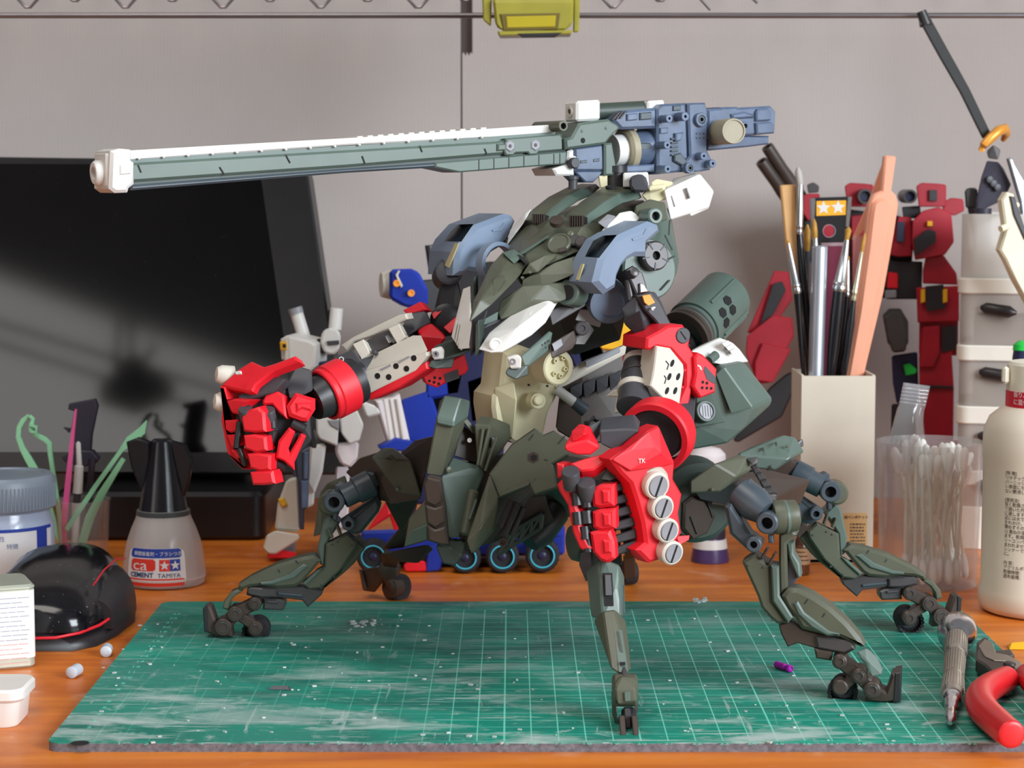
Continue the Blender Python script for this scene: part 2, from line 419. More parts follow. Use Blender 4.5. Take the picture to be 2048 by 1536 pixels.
# ---------------------------------------------------------------- cutting mat
def mat_material():
    m = bpy.data.materials.new('worn_cutting_mat'); m.use_nodes = True
    N, L = nodes_of(m); b = N['Principled BSDF']
    g = N.new('ShaderNodeNewGeometry')
    sp = N.new('ShaderNodeSeparateXYZ'); L.new(g.outputs['Position'], sp.inputs[0])
    def line(sock, pitch, phase, width):
        a = N.new('ShaderNodeMath'); a.operation = 'ADD'; a.inputs[1].default_value = phase; L.new(sock, a.inputs[0])
        f = N.new('ShaderNodeMath'); f.operation = 'PINGPONG'; f.inputs[1].default_value = pitch / 2; L.new(a.outputs[0], f.inputs[0])
        c = N.new('ShaderNodeMath'); c.operation = 'LESS_THAN'; c.inputs[1].default_value = width; L.new(f.outputs[0], c.inputs[0])
        return c.outputs[0]
    x0 = GX0 * S
    lx = line(sp.outputs[0], 0.1, -x0, 0.0024); ly = line(sp.outputs[1], 0.1, -GY0 * S, 0.0022)
    lx5 = line(sp.outputs[0], 0.5, -x0, 0.0036)
    mx1 = N.new('ShaderNodeMath'); mx1.operation = 'MAXIMUM'; L.new(lx, mx1.inputs[0]); L.new(ly, mx1.inputs[1])
    mx2 = N.new('ShaderNodeMath'); mx2.operation = 'MAXIMUM'; L.new(mx1.outputs[0], mx2.inputs[0]); L.new(lx5, mx2.inputs[1])
    inside = mx2.outputs[0]
    for sock, op, val in ((sp.outputs[0], 'GREATER_THAN', (GX0 - 0.03) * S), (sp.outputs[1], 'GREATER_THAN', (GY0 - 0.03) * S), (sp.outputs[1], 'LESS_THAN', (GY1 + 0.03) * S), (sp.outputs[0], 'LESS_THAN', (GX1 + 0.03) * S)):
        c = N.new('ShaderNodeMath'); c.operation = op; c.inputs[1].default_value = val; L.new(sock, c.inputs[0])
        k = N.new('ShaderNodeMath'); k.operation = 'MULTIPLY'; L.new(inside, k.inputs[0]); L.new(c.outputs[0], k.inputs[1]); inside = k.outputs[0]
    def noise(scale, detail, mapscale=(1, 1, 1), rot=0, dist=0.0):
        mp = N.new('ShaderNodeMapping'); mp.inputs['Scale'].default_value = mapscale; mp.inputs['Rotation'].default_value = (0, 0, rot)
        L.new(g.outputs['Position'], mp.inputs[0])
        n = N.new('ShaderNodeTexNoise'); n.inputs['Scale'].default_value = scale; n.inputs['Detail'].default_value = detail
        n.inputs['Roughness'].default_value = 0.62; n.inputs['Distortion'].default_value = dist
        L.new(mp.outputs[0], n.inputs['Vector']); return n.outputs['Fac']
    def ramp(sock, a, b_, ca=(0, 0, 0, 1), cb=(1, 1, 1, 1)):
        r = N.new('ShaderNodeValToRGB'); r.color_ramp.elements[0].position = a; r.color_ramp.elements[1].position = b_
        r.color_ramp.elements[0].color = ca; r.color_ramp.elements[1].color = cb; L.new(sock, r.inputs[0]); return r.outputs[0]
    base = ramp(noise(1.3, 5), 0.3, 0.7, lin((4, 126, 106)) + (1,), lin((10, 150, 126)) + (1,))
    # greyed rubbed patches
    grey = ramp(noise(1.0, 7, (0.6, 1.5, 1), 0.3, 1.0), 0.42, 0.62)
    mixg = N.new('ShaderNodeMixRGB'); L.new(base, mixg.inputs[1]); mixg.inputs[2].default_value = lin((72, 124, 118)) + (1,)
    gm = N.new('ShaderNodeMath'); gm.operation = 'MULTIPLY'; gm.inputs[1].default_value = 0.5; L.new(grey, gm.inputs[0]); L.new(gm.outputs[0], mixg.inputs[0])
    # dark ink stains, mostly on the left half
    st = ramp(noise(0.75, 5, (1, 1.6, 1), 0.9, 1.2), 0.48, 0.66)
    mixs = N.new('ShaderNodeMixRGB'); L.new(mixg.outputs[0], mixs.inputs[1]); mixs.inputs[2].default_value = lin((22, 60, 60)) + (1,)
    sm = N.new('ShaderNodeMath'); sm.operation = 'MULTIPLY'; sm.inputs[1].default_value = 0.6; L.new(st, sm.inputs[0]); L.new(sm.outputs[0], mixs.inputs[0])
    # printed grid, worn away on the left
    wear = ramp(noise(1.6, 4, (1, 1, 1), 0.2), 0.42, 0.56)
    lft = N.new('ShaderNodeMapRange'); lft.inputs[1].default_value = -0.55; lft.inputs[2].default_value = -0.1; L.new(sp.outputs[0], lft.inputs[0])
    wm = N.new('ShaderNodeMath'); wm.operation = 'MAXIMUM'; L.new(lft.outputs[0], wm.inputs[0])
    wk = N.new('ShaderNodeMath'); wk.operation = 'MULTIPLY'; wk.inputs[1].default_value = 0.3; L.new(wear, wk.inputs[0]); L.new(wk.outputs[0], wm.inputs[1])
    gl = N.new('ShaderNodeMath'); gl.operation = 'MULTIPLY'; L.new(inside, gl.inputs[0]); L.new(wm.outputs[0], gl.inputs[1])
    gl2 = N.new('ShaderNodeMath'); gl2.operation = 'MULTIPLY'; gl2.inputs[1].default_value = 0.8; L.new(gl.outputs[0], gl2.inputs[0])
    mixl = N.new('ShaderNodeMixRGB'); L.new(mixs.outputs[0], mixl.inputs[1]); mixl.inputs[2].default_value = lin((120, 220, 196)) + (1,); L.new(gl2.outputs[0], mixl.inputs[0])
    # knife scratches and paint dust
    cur = mixl.outputs[0]
    fmask = N.new('ShaderNodeMapRange'); fmask.inputs[1].default_value = 1.3; fmask.inputs[2].default_value = 0.1; fmask.inputs[3].default_value = 0.35; fmask.inputs[4].default_value = 1.0
    L.new(sp.outputs[1], fmask.inputs[0])
    for ms, rot, a, b_, amt, sc_ in (((0.5, 6, 1), 0.45, 0.60, 0.66, 0.7, 3.2), ((0.4, 7, 1), -0.6, 0.61, 0.67, 0.7, 3.0), ((0.6, 9, 1), 0.05, 0.61, 0.67, 0.6, 3.4), ((1, 1.6, 1), 0, 0.58, 0.70, 0.6, 8.0), ((6, 0.6, 1), 0.25, 0.63, 0.69, 0.6, 3.0), ((0.7, 1.8, 1), 0.15, 0.51, 0.66, 0.85, 2.2), ((3, 9, 1), 1.0, 0.64, 0.69, 0.7, 3.0)):
        sxx = ramp(noise(sc_, 7, ms, rot, 0.5), a, b_)
        mm = N.new('ShaderNodeMath'); mm.operation = 'MULTIPLY'; mm.inputs[1].default_value = amt; L.new(sxx, mm.inputs[0])
        m2_ = N.new('ShaderNodeMath'); m2_.operation = 'MULTIPLY'; L.new(mm.outputs[0], m2_.inputs[0]); L.new(fmask.outputs[0], m2_.inputs[1]); mm = m2_
        mx = N.new('ShaderNodeMixRGB'); L.new(cur, mx.inputs[1]); mx.inputs[2].default_value = lin((186, 202, 198)) + (1,); L.new(mm.outputs[0], mx.inputs[0]); cur = mx.outputs[0]
    L.new(cur, b.inputs['Base Color'])
    b.inputs['Roughness'].default_value = 0.55; b.inputs['Specular IOR Level'].default_value = 0.35
    bp = N.new('ShaderNodeBump'); bp.inputs['Strength'].default_value = 0.15; bp.inputs['Distance'].default_value = 0.005
    L.new(noise(22, 5), bp.inputs['Height']); L.new(bp.outputs[0], b.inputs['Normal'])
    return m
MX0 = G(80, 1500).x; MX1 = 21.4
MY0, MY1 = -1.7, G(700, 1203).y
GX0 = P(1168.5, 1480, 0.7).x - 18.0 + 0.0
GY0 = G(1200, 1482).y; GY1 = GY0 + 24.0; GX1 = GX0 + 35
matm = mat_material()
cmat = thing('cutting_mat', 'worn green cutting mat with a printed grid under the walker model', 'cutting mat', (0, 12, DESK))
cxm, cym = (MX0 + MX1) / 2, (MY0 + MY1) / 2
pts = rrect(cxm, cym, (MX1 - MX0) / 2, (MY1 - MY0) / 2, 0.5)
obj('mat_core', prism_z(pts, DESK + 0.002, -0.03), mat('grey_mat_core', (104, 100, 106), 0.8, var=0.35, scale=60), cmat, 'speckled grey core of the mat')
obj('mat_surface', prism_z(pts, -0.03, 0.0), matm, cmat)
numm = mat('mat_print', (110, 205, 182), 0.6)
for k in range(1, 36):
    obj('printed_number', text_shape(str(k), 0.38, Vector((GX0 + k, GY0 - 0.5, 0.001)), Vector((1, 0, 0)), Vector((0, 1, 0)), 'CENTER', 0.0015), numm, cmat)
for k in range(1, 24):
    obj('printed_number', text_shape(str(k), 0.4, Vector((GX0 - 0.55, GY0 + k - 0.15, 0.001)), Vector((1, 0, 0)), Vector((0, 1, 0)), 'CENTER', 0.0015), numm, cmat)
p = G(160, 1486)
obj('hang_hole', lathe(Vector((p.x, p.y, 0.0015)), Vector((0, 0, 1)), [(0, 0.34), (0.002, 0.34)], 20), hole, cmat)
# plastic crumbs lying on the mat
crumb = mat('pale_plastic_crumbs', (190, 196, 192), 0.6)
sh = []
for k in range(170):
    px_, py_ = random.uniform(200, 1850), random.uniform(1225, 1490)
    if any(a < px_ < b and c < py_ < d for a, b, c, d in ((385, 565, 1215, 1290), (1630, 1830, 1310, 1430), (1780, 1945, 1180, 1275), (1195, 1310, 1320, 1500), (1530, 1610, 1310, 1350))): continue
    p = G(px_, py_); r = random.uniform(0.03, 0.09)
    sh.append(box(p + Vector((0, 0, r * 0.32 + 0.003)), (r, r * random.uniform(.4, .9), r * 0.3), random.uniform(0, 3)))
for cx_, cy_ in ((717, 1250), (735, 1246), (1400, 1200)):
    for k in range(9):
        p = G(cx_ + random.uniform(-14, 14), cy_ + random.uniform(-6, 6)); r = random.uniform(0.05, 0.14)
        sh.append(box(p + Vector((0, 0, r * 0.32 + 0.003)), (r, r * .6, r * 0.3), random.uniform(0, 3)))
tag(obj('crumbs', sh, crumb), 'pale plastic crumbs scattered over the green mat', 'crumbs', kind='stuff')

# ---------------------------------------------------------------- wire shelf overhead and the olive lamp
SY = 46.0
shelf = thing('wire_shelf', 'dark steel wire shelf edge with a zigzag brace across the top', 'shelf', P(1024, 30, SY))
xl, xr = P(-400, 32, SY).x, P(2450, 32, SY).x
zr = P(1024, 31, SY).z; zt = P(1024, -95, SY).z
obj('rail', cyl(Vector((xl, SY, zr)), Vector((xr, SY, zr)), 0.16, seg=12), wirem, shelf)
obj('rail', cyl(Vector((xl, SY, zt)), Vector((xr, SY, zt)), 0.2, seg=12), wirem, shelf)
for k, (ph, dy, lo) in enumerate(((56, 0.0, 20), (150, 1.2, 6))):
    path = []
    for i in range(-3, 15):
        x = ph + i * 97.5
        path.append(P(x, lo if (i % 2 == 0) else -88, SY + dy))
    pp = []
    for i, q in enumerate(path):
        if 0 < i < len(path) - 1:
            pp += [q + (path[i - 1] - q) * 0.16, q + (path[i - 1] - q) * 0.05, q + (path[i + 1] - q) * 0.05, q + (path[i + 1] - q) * 0.16]
        else: pp.append(q)
    obj('zigzag_wire', tube(pp, 0.09, 8), wirem, shelf)
for i in range(24):
    x = xl + (xr - xl) * i / 23
    obj('deck_wire', cyl(Vector((x, SY, zt + 0.2)), Vector((x, SY + 15, zt + 0.2)), 0.1, seg=8), wirem, shelf)
for e in (xl, xr):
    obj('post', cyl(Vector((e, SY + 1, DESK)), Vector((e, SY + 1, zt + 4)), 0.9, seg=20), wirem, shelf)
LY = 40.0
lampm = mat('olive_gold_plastic', (150, 142, 52), 0.38, var=0.08)
lamp = thing('clamp_light', 'small olive-gold plastic box lamp hanging from the wire shelf', 'lamp', P(1064, 70, LY))
obj('housing', hq([(985, 0), (1148, 0), (1146, 48), (1132, 62), (1000, 62), (990, 50)], LY, [(990, -60), (1142, -60), (1140, 30), (995, 30)], LY + 4), lampm, lamp, bev=0.15)
for q in ([(963, -40), (985, -40), (982, 54), (966, 40)], [(1148, -40), (1161, -40), (1158, 64), (1146, 66)]):
    obj('side_cover', hq(q, LY + .5, q, LY + 4), lampm, lamp, bev=0.08)
pl = PL((1064, 43), LY - 0.05, 0, -6)
obj('lens_frame', slab(pl, [(1000, 28), (1120, 26), (1116, 60), (1006, 62)], 0.25, 0.04, 0.06), mat('dark_gold_plastic', (104, 92, 40), 0.4), lamp)
obj('lens', slab(pl, [(1012, 33), (1112, 31), (1110, 54), (1014, 56)], 0.25, 0.08, 0.04), mat('amber_lens', (176, 160, 44), 0.25), lamp)
obj('bottom_clip', [sl([(995, 62), (1145, 60), (1142, 68), (1000, 71)], LY, 2.5, ch=0.05)], lampm, lamp)
obj('latch', [sl([(1036, 67), (1124, 65), (1110, 73), (1044, 74)], LY - 0.1, 1.0, ch=0.04)], black, lamp)
obj('hanger', [box(P(1064, -70, LY + 3), (0.5, 3.2, 0.4))], black, lamp)
# ================================================================ the walker model
mech = thing('walker_model', 'olive six-legged walker model kit with red fists and a long rifle', 'model kit', (1.5, 14, 0.0))
def lines(pl, segs, w=0.035, off=0.01):
    out = []
    for x0, y0, x1, y1 in segs:
        a, b = pl.at(x0, y0, off), pl.at(x1, y1, off)
        d = (b - a); n = pl.n
        if d.length < 1e-4: continue
        s = d.normalized().cross(n) * w
        out.append(bridge([[a - s, b - s, b + s, a + s], [a - s - n * 0.03, b - s - n * 0.03, b + s - n * 0.03, a + s - n * 0.03]]))
    return out
lined = mat('panel_line', (40, 46, 42), 0.7)

# ---------------------------------------------------------------- rifle (its side turned 29 degrees to the right)
g = PLane(1100, 300, 15.5, 29)
def gx(px, py, off=0): return g.at(px, py, off)
gax = (gx(1100, 294) - gx(300, 346)).normalized()      # pointing to the stock
side = g.n
rifle = obj('rifle', [slab(g, [(262, 326), (700, 300), (990, 283), (1126, 268), (1128, 300), (1000, 309), (690, 334), (262, 364)], 1.7, 0.12, 0.10),
                      slab(g, [(262, 319), (1110, 265), (1110, 300), (262, 330)], 1.5, -0.12)], green, mech, 'long grey-green rifle', bev=0)
obj('barrel_groove', slab(g, [(262, 362), (690, 333), (1130, 299), (1130, 306), (690, 339), (262, 372)], 1.4, -0.06), dkgreen, rifle)
obj('barrel_underside', slab(g, [(262, 370), (690, 337), (872, 325), (872, 335), (690, 346), (262, 381)], 1.6, 0.14, 0.08), steel, rifle)
obj('lower_fairing', [slab(g, [(871, 325), (1134, 302), (1133, 328), (919, 345), (871, 335)], 1.6, 0.16, 0.06)], green, rifle)
pgl = PLane(1100, 300, 15.5, 29)
segs = []
for x in (958, 988, 1018, 1048, 1078, 1108, 1120): segs.append((x, 319 - (x - 958) * 0.075, x, 340 - (x - 958) * 0.078))
segs += [(277, 330, 283, 345), (440, 334, 450, 350), (572, 309, 581, 326), (725, 312, 731, 328), (840, 291, 845, 304), (970, 297, 975, 310)]
obj('panel_lines', lines(g, segs, 0.02, 0.175), lined, rifle)
obj('top_rail', [slab(g, [(258, 301), (700, 276), (1108, 249), (1112, 266), (990, 275), (700, 290), (258, 321)], 1.1, -0.1, 0.06)], white, rifle)
teeth = []
for k in range(6): teeth.append((299 + k * 27.2, 297.5 - k * 1.75))
for k in range(13): teeth.append((715 + k * 20.6, 270.5 - k * 1.45))
for x, y in teeth:
    obj('rail_tooth', slab(g, [(x, y + 2), (x + 11, y + 1.4), (x + 11, y + 9), (x, y + 9.6)], 0.9, -0.15, 0.03), white, rifle)
for k in range(15):
    x = 279 + k * 49
    y = 318.5 - (x - 262) * 0.0625
    if x < 990: obj('rail_stud', disc(g, x, y - 0.5, 2.4, 0.3, 0.06, 10), white, rifle)
# muzzle
mp = [gx(213, 345, -0.8), gx(268, 341, -0.8)]
muz = obj('muzzle_brake', [slab(g, [(222, 302), (240, 297), (262, 299), (262, 320), (269, 326), (269, 368), (259, 376), (256, 385), (231, 386), (219, 377)], 2.0, 0.22, 0.12, 0.12),
                           slab(g, [(212, 308), (226, 304), (226, 372), (214, 372)], 1.5, 0.0, 0.1, 0.1),
                           slab(g, [(240, 330), (262, 328), (262, 348), (240, 350)], 0.3, 0.28, 0.05)], white, rifle, bev=0)
pm = gx(228, 344, -0.75)
obj('muzzle_nozzle', lathe(pm, -gax, [(0, 0.42), (0.05, 0.5), (0.75, 0.5), (0.85, 0.42), (0.85, 0.26), (0.2, 0.26)], 24, True, True), white, rifle)
obj('muzzle_hole', lathe(pm - gax * 0.5, -gax, [(0, 0.25), (0.05, 0.25)], 20), khaki, rifle)
# side plate with hexagon bosses
obj('side_plate', [slab(g, [(996, 288), (1012, 287), (1012, 277), (1120, 268), (1126, 276), (1126, 300), (1078, 304), (1074, 309), (1060, 310), (1056, 305), (1032, 306), (1026, 311), (1012, 311), (1008, 301), (996, 302)], 0.5, 0.24, 0.06)], green, rifle)
def hexa(cx, cy, r, sq=0.85): return [(cx + r * sq * math.cos(math.radians(60 * i + 30)), cy + r * math.sin(math.radians(60 * i + 30))) for i in range(6)]
for cx_, cy_ in ((1021, 292), (1072, 290)):
    obj('hexagon_boss', slab(g, hexa(cx_, cy_, 12), 0.2, 0.30, 0.04), greydisc, rifle)
    obj('hexagon_pin', disc(g, cx_, cy_, 3.5, 0.1, 0.33, 10), charcoal, rifle)
# receiver
rc = obj('receiver', [slab(g, cN([(275, 345), (330, 330), (390, 222), (620, 190), (690, 228), (715, 262), (640, 330), (600, 385), (285, 430)]), 1.9, 0.45, 0.10, 0.1),
                      slab(g, cN([(588, 382), (650, 375), (690, 600), (660, 632), (590, 635)]), 1.9, 0.42, 0.08, 0.08)], green, rifle)
obj('receiver_hole', disc(g, 1166, 281, 6, 0.1, 0.46, 16), hole, rifle)
for x, y in ((1165, 262), (1213, 256)): obj('receiver_rivet', disc(g, x, y, 3, 0.1, 0.49, 10), green, rifle)
obj('pivot_tube', [ringp(g, 1127, 252, 11, 6.5, 2.4, 0.75, 20)], olive, rifle)
obj('pivot_bore', disc(g, 1127, 252, 7, 1.5, 0.5, 16), hole, rifle)
obj('magazine_housing', [slab(g, cN([(350, 415), (580, 385), (592, 600), (362, 600)]), 1.8, 0.25, 0.1), slab(g, cN([(350, 600), (590, 598), (500, 690), (440, 690)]), 1.4, 0.2, 0.06)], bluegrey, rifle)
obj('magazine_slot', [slab(g, cN([(398, 516), (450, 510), (450, 534), (398, 540)]), 0.1, 0.28, 0.02)], steel, rifle)
obj('magazine_slot', [slab(g, cN([(500, 505), (550, 498), (550, 522), (500, 529)]), 0.1, 0.28, 0.02)], steel, rifle)
obj('front_corner', [slab(g, cN([(180, 582), (290, 545), (300, 440), (352, 418), (352, 636), (210, 636)]), 1.9, 0.15, 0.08)], white, rifle)
obj('knob', [lathe(gx(1142, 326, 0.1), side, [(0, 0.24), (0.35, 0.24), (0.4, 0.2)], 16)], charcoal, rifle)
obj('knob_base', [disc(g, 1147, 324, 12, 0.2, 0.24, 20)], white, rifle)
# scope
spx = obj('scope_body', [lathe(gx(1188, 224, -0.6), gax, [(0, 0.38), (2.9, 0.38)], 18)], dkgreen, rifle)
sb = gx(1165, 222, -0.6)
scb = [sb + gax * a * 0.62 + side * b * 0.55 + Vector((0, 0, 1)) * c * 0.45 for a in (-1, 1) for b in (-1, 1) for c in (-1, 1)]
obj('scope_front_block', hull(scb), white, rifle, bev=0.1)
obj('scope_lens', lathe(sb - gax * 0.63, -gax, [(0, 0.24), (0.06, 0.24), (0.06, 0.13), (0.0, 0.1)], 18), offwhite, rifle)
obj('scope_lens', lathe(sb - gax * 0.66, -gax, [(0, 0.11), (0.02, 0.1)], 14), charcoal, rifle)
sb2 = gx(1302, 214, -0.5)
obj('scope_rear_block', hull([sb2 + gax * a * 0.45 + side * b * 0.45 + Vector((0, 0, 1)) * c * 0.28 for a in (-1, 1) for b in (-1, 1) for c in (-1, 1)]), white, rifle, bev=0.08)
# ring and drum
cring = gx(1243, 300, -0.55)
obj('grey_ring', [lathe(cring, gax, [(0, 0.55), (0.0, 0.86), (0.12, 1.0), (0.42, 1.0), (0.5, 0.9), (0.5, 0.55)], 36, closed=True)], khaki, rifle, 'warm grey ring')
obj('ring_core', [lathe(cring - gax * 0.5, gax, [(0, 0.7), (0.7, 0.72)], 24)], white, rifle)
obj('drum', [lathe(cring + gax * 0.2, gax, [(0, 0.8), (1.7, 0.86), (2.4, 0.82), (2.5, 0.6)], 32)], bluegrey, rifle)
obj('drum_slot', [slab(g, rrect(1285, 293, 21, 7.5, 7), 0.3, 0.28, 0.05)], steel, rifle)
obj('top_housing', [slab(g, cN([(650, 195), (740, 122), (1000, 100), (1000, 262), (722, 272)]), 1.6, 0.38, 0.12, 0.1)], bluegrey, rifle)
obj('cooling_fins', [slab(g, cN([(650 + 26 * k, 196 - 4 * k), (700 + 26 * k, 136 - 4 * k), (716 + 26 * k, 134 - 4 * k), (668 + 26 * k, 194 - 4 * k)]), 0.3, 0.46, 0.02) for k in range(3)], charcoal, rifle)
obj('housing_block', [slab(g, cN([(770, 150), (850, 142), (850, 195), (770, 203)]), 0.3, 0.5, 0.04)], bluegrey, rifle)
obj('housing_block', [slab(g, cN([(870, 140), (960, 132), (960, 190), (870, 198)]), 0.3, 0.48, 0.04)], steel, rifle)
obj('lower_rail', [slab(g, cN([(715, 560), (985, 545), (985, 602), (715, 612)]), 1.4, 0.35, 0.06)], bluegrey, rifle)
# mechanism blocks
obj('mechanism_block', [slab(g, cN([(1000, 112), (1040, 72), (1240, 62), (1252, 600), (1008, 626)]), 1.8, 0.42, 0.1, 0.1)], bluegrey, rifle)
obj('rear_plate', [slab(g, cN([(1245, 72), (1275, 62), (1385, 60), (1402, 130), (1398, 430), (1440, 520), (1425, 590), (1330, 606), (1215, 608), (1200, 560), (1262, 480)]), 1.9, 0.62, 0.08, 0.1)], bluegrey, rifle)
for x, y, r in ((1339, 237, 8), (1371, 233, 9), (1335, 290, 8), (1336, 338, 8), (1408, 312, 8), (1426, 327, 8)):
    obj('peg', [ringp(g, x, y, r, r * 0.35, 0.75, 1.05, 16, 0.02)], bluegrey, rifle)
for x, y, r in ((1404, 239, 14), (1381, 336, 11)):
    obj('bolt_ring', [ringp(g, x, y, r, r * 0.62, 0.35, 0.82, 20, 0.03)], bluegrey, rifle)
    obj('bolt', [ringp(g, x, y, r * 0.55, r * 0.3, 0.3, 0.84, 16, 0.02)], steel, rifle)
    obj('bolt_hole', [disc(g, x, y, r * 0.3, 0.1, 0.66, 12)], hole, rifle)
for i in range(3):
    for j in range(2): obj('dot', [disc(g, 1394 + i * 7, 267 + j * 9, 2, 0.08, 0.65, 8, 0.005)], charcoal, rifle)
gears = []
for k in range(5): gears.append(slab(g, [(1343, 276 + k * 8), (1357, 275 + k * 8), (1357, 279 + k * 8), (1343, 280 + k * 8)], 0.2, 0.52, 0.02))
obj('gear_rack', gears, steel, rifle)
obj('block_step', [slab(g, cN([(1030, 260), (1090, 256), (1090, 300), (1030, 305)]), 0.2, 0.52, 0.03)], bluegrey, rifle)
obj('block_step', [slab(g, cN([(1130, 85), (1190, 80), (1190, 120), (1130, 126)]), 0.2, 0.5, 0.03)], steel, rifle)
obj('block_step', [slab(g, cN([(1150, 300), (1215, 292), (1190, 360), (1150, 365)]), 0.3, 0.6, 0.05)], bluegrey, rifle)
obj('block_step', [slab(g, cN([(1140, 470), (1190, 455), (1240, 520), (1210, 560), (1140, 520)]), 0.3, 0.6, 0.05)], steel, rifle)
# stock
st = obj('stock', [slab(g, cN([(1400, 112), (1500, 102), (1500, 96), (1640, 92), (1640, 100), (1780, 92), (1900, 85), (1942, 132), (1932, 302), (1780, 316), (1400, 345)]), 1.9, 0.3, 0.1, 0.1),
                   slab(g, cN([(1395, 340), (1720, 318), (1888, 322), (1885, 388), (1720, 410), (1395, 440)]), 1.5, 0.1, 0.08)], bluegrey, rifle)
obj('stock_end', [slab(g, cN([(1785, 140), (1800, 110), (1880, 105), (1900, 140), (1900, 200), (1790, 206)]), 0.4, 0.5, 0.06)], bluegrey, rifle)
obj('stock_end', [slab(g, cN([(1785, 220), (1900, 212), (1928, 240), (1926, 300), (1790, 310)]), 0.4, 0.48, 0.06)], bluegrey, rifle)
obj('stock_ring', [ringp(g, 1491, 252, 9, 5, 0.4, 0.62, 18)], bluegrey, rifle)
obj('stock_ring_hole', [disc(g, 1491, 252, 5, 0.1, 0.4, 12)], hole, rifle)
obj('stock_detail', [slab(g, cN([(1590, 150), (1690, 130), (1760, 150), (1770, 180), (1600, 190)]), 0.3, 0.45, 0.08)], bluegrey, rifle)
a0, a1 = gx(1434, 265, 0.0), gx(1468, 262, 2.0)
obj('khaki_canister', [lathe(a0, a1 - a0, [(0, 0.57), ((a1 - a0).length - .05, 0.57), ((a1 - a0).length, 0.55), ((a1 - a0).length, 0.49), ((a1 - a0).length - 0.06, 0.48)], 32)], khaki, rifle, 'khaki canister')
# mount
obj('mount_post', [lathe(P(1232, 395, 17.0), Vector((0, 0, 1)), [(0, 0.38), (1.1, 0.38), (1.1, 0.5), (1.4, 0.5)], 18)], black, rifle)
obj('mount_block', [hq([(1246, 346), (1296, 344), (1298, 372), (1246, 375)], 16.2, [(1246, 346), (1296, 344), (1298, 372), (1246, 375)], 19)], white, rifle, bev=0.05)
obj('mount_clamp', [hq([(1258, 356), (1272, 348), (1290, 350), (1298, 372), (1292, 386), (1266, 384), (1258, 372)], 14.9, [(1258, 356), (1290, 350), (1298, 372), (1266, 384)], 17)], charcoal, rifle, bev=0.12)
obj('mount_bracket', [hq([(1196, 352), (1214, 350), (1214, 378), (1200, 376)], 16.5, [(1196, 352), (1214, 350), (1214, 378), (1200, 376)], 18.5)], cream, rifle, bev=0.05)

# ---------------------------------------------------------------- backpack pods
bk = obj('back_pod', [hull([P(x, y, Y) for x, y, Y in ((1328, 381, 15.6), (1400, 348, 16.6), (1428, 383, 17.2), (1418, 416, 17.0), (1341, 440, 15.6), (1345, 358, 18.5), (1392, 346, 19.4), (1420, 372, 19.6), (1412, 405, 19.4), (1345, 430, 18.4))]),
                      hp((1378, 405, 16.4), (1418, 400, 17.1), (1418, 417, 17.1), (1380, 434, 16.3), (1380, 410, 18.5), (1416, 412, 19.0))], white, mech, 'white angular back pod', bev=0.05)
bpl = PL(cN([(1055, 750), (1450, 760), (1410, 890), (1105, 985)]), 15.9, -12, 0)
obj('pod_slit', [hull([P(*q) for q in ((1342, 392, 15.72), (1344, 391, 15.72), (1351, 413, 15.72), (1349, 414, 15.72), (1342, 392, 16.4), (1351, 413, 16.4))])], greydisc, bk)
obj('pod_slit', [hull([P(*q) for q in ((1372, 376, 15.9), (1374, 375, 15.9), (1381, 396, 15.95), (1379, 397, 15.95), (1372, 376, 16.6), (1381, 396, 16.6))])], greydisc, bk)
cb = obj('cream_block', [hp((1283, 391, 16), (1300, 372, 16), (1330, 368, 16), (1333, 398, 15.8), (1300, 410, 15.8), (1290, 380, 19), (1335, 360, 19), (1340, 395, 19)),
                         hp((1302, 366, 16.6), (1312, 358, 16.6), (1346, 364, 16.6), (1340, 380, 16.6), (1305, 380, 16.6), (1312, 357, 19.5), (1350, 366, 19.5)),
                         hp((1296, 376, 15.6), (1326, 372, 15.6), (1328, 378, 15.6), (1298, 383, 15.6), (1296, 376, 17), (1326, 378, 17))], cream, mech, 'cream inner block', bev=0.05)

# ---------------------------------------------------------------- torso
torso = obj('torso', [hull([P(*q) for q in (
    (1020, 520, 12.5), (1010, 480, 15.5), (1045, 455, 15), (1100, 440, 13.4), (1165, 450, 12.4), (1205, 470, 12.4), (1195, 505, 11.6), (1150, 545, 10.8), (1090, 568, 10.6), (1040, 568, 11.2),
    (1060, 430, 20), (1200, 400, 18), (1290, 400, 18.5), (1300, 560, 17.5), (1180, 600, 17), (1060, 560, 19), (1010, 520, 19))])], olive, mech, 'olive carapace torso', bev=0.05)
obj('torso_core', [hp((1080, 560, 13), (1180, 560, 12.5), (1260, 590, 13.5), (1240, 680, 14), (1150, 710, 14.5), (1090, 690, 15), (1050, 610, 15), (1080, 560, 19), (1260, 580, 19), (1240, 680, 18.5), (1100, 690, 18.5))], charcoal, torso, bev=0.05)
# raised panels on the carapace
tp = PLane(1110, 490, 12.0, -24, 38)
obj('carapace_panel', [hp((1032, 520, 11.6), (1045, 480, 13.6), (1080, 458, 13.8), (1118, 452, 13.2), (1160, 470, 12.0), (1165, 500, 11.2), (1112, 512, 10.9), (1095, 530, 10.6), (1060, 530, 10.9), (1050, 505, 11.6), (1080, 470, 15), (1150, 480, 14), (1090, 530, 13))], olive, torso, bev=0.04)
obj('carapace_ridge', [hp((1058, 527, 10.4), (1090, 510, 10.5), (1112, 507, 10.7), (1110, 515, 10.5), (1075, 545, 10.1), (1043, 550, 10.4), (1075, 530, 12), (1105, 520, 12.5))], olive, torso, bev=0.03)
obj('carapace_wing', [hp((1110, 525, 10.3), (1150, 512, 10.5), (1166, 520, 10.6), (1150, 548, 10.0), (1085, 575, 9.9), (1043, 575, 10.2), (1045, 560, 10.3), (1080, 548, 10.1), (1120, 530, 13), (1160, 530, 13), (1060, 572, 13))], olive, torso, bev=0.03)
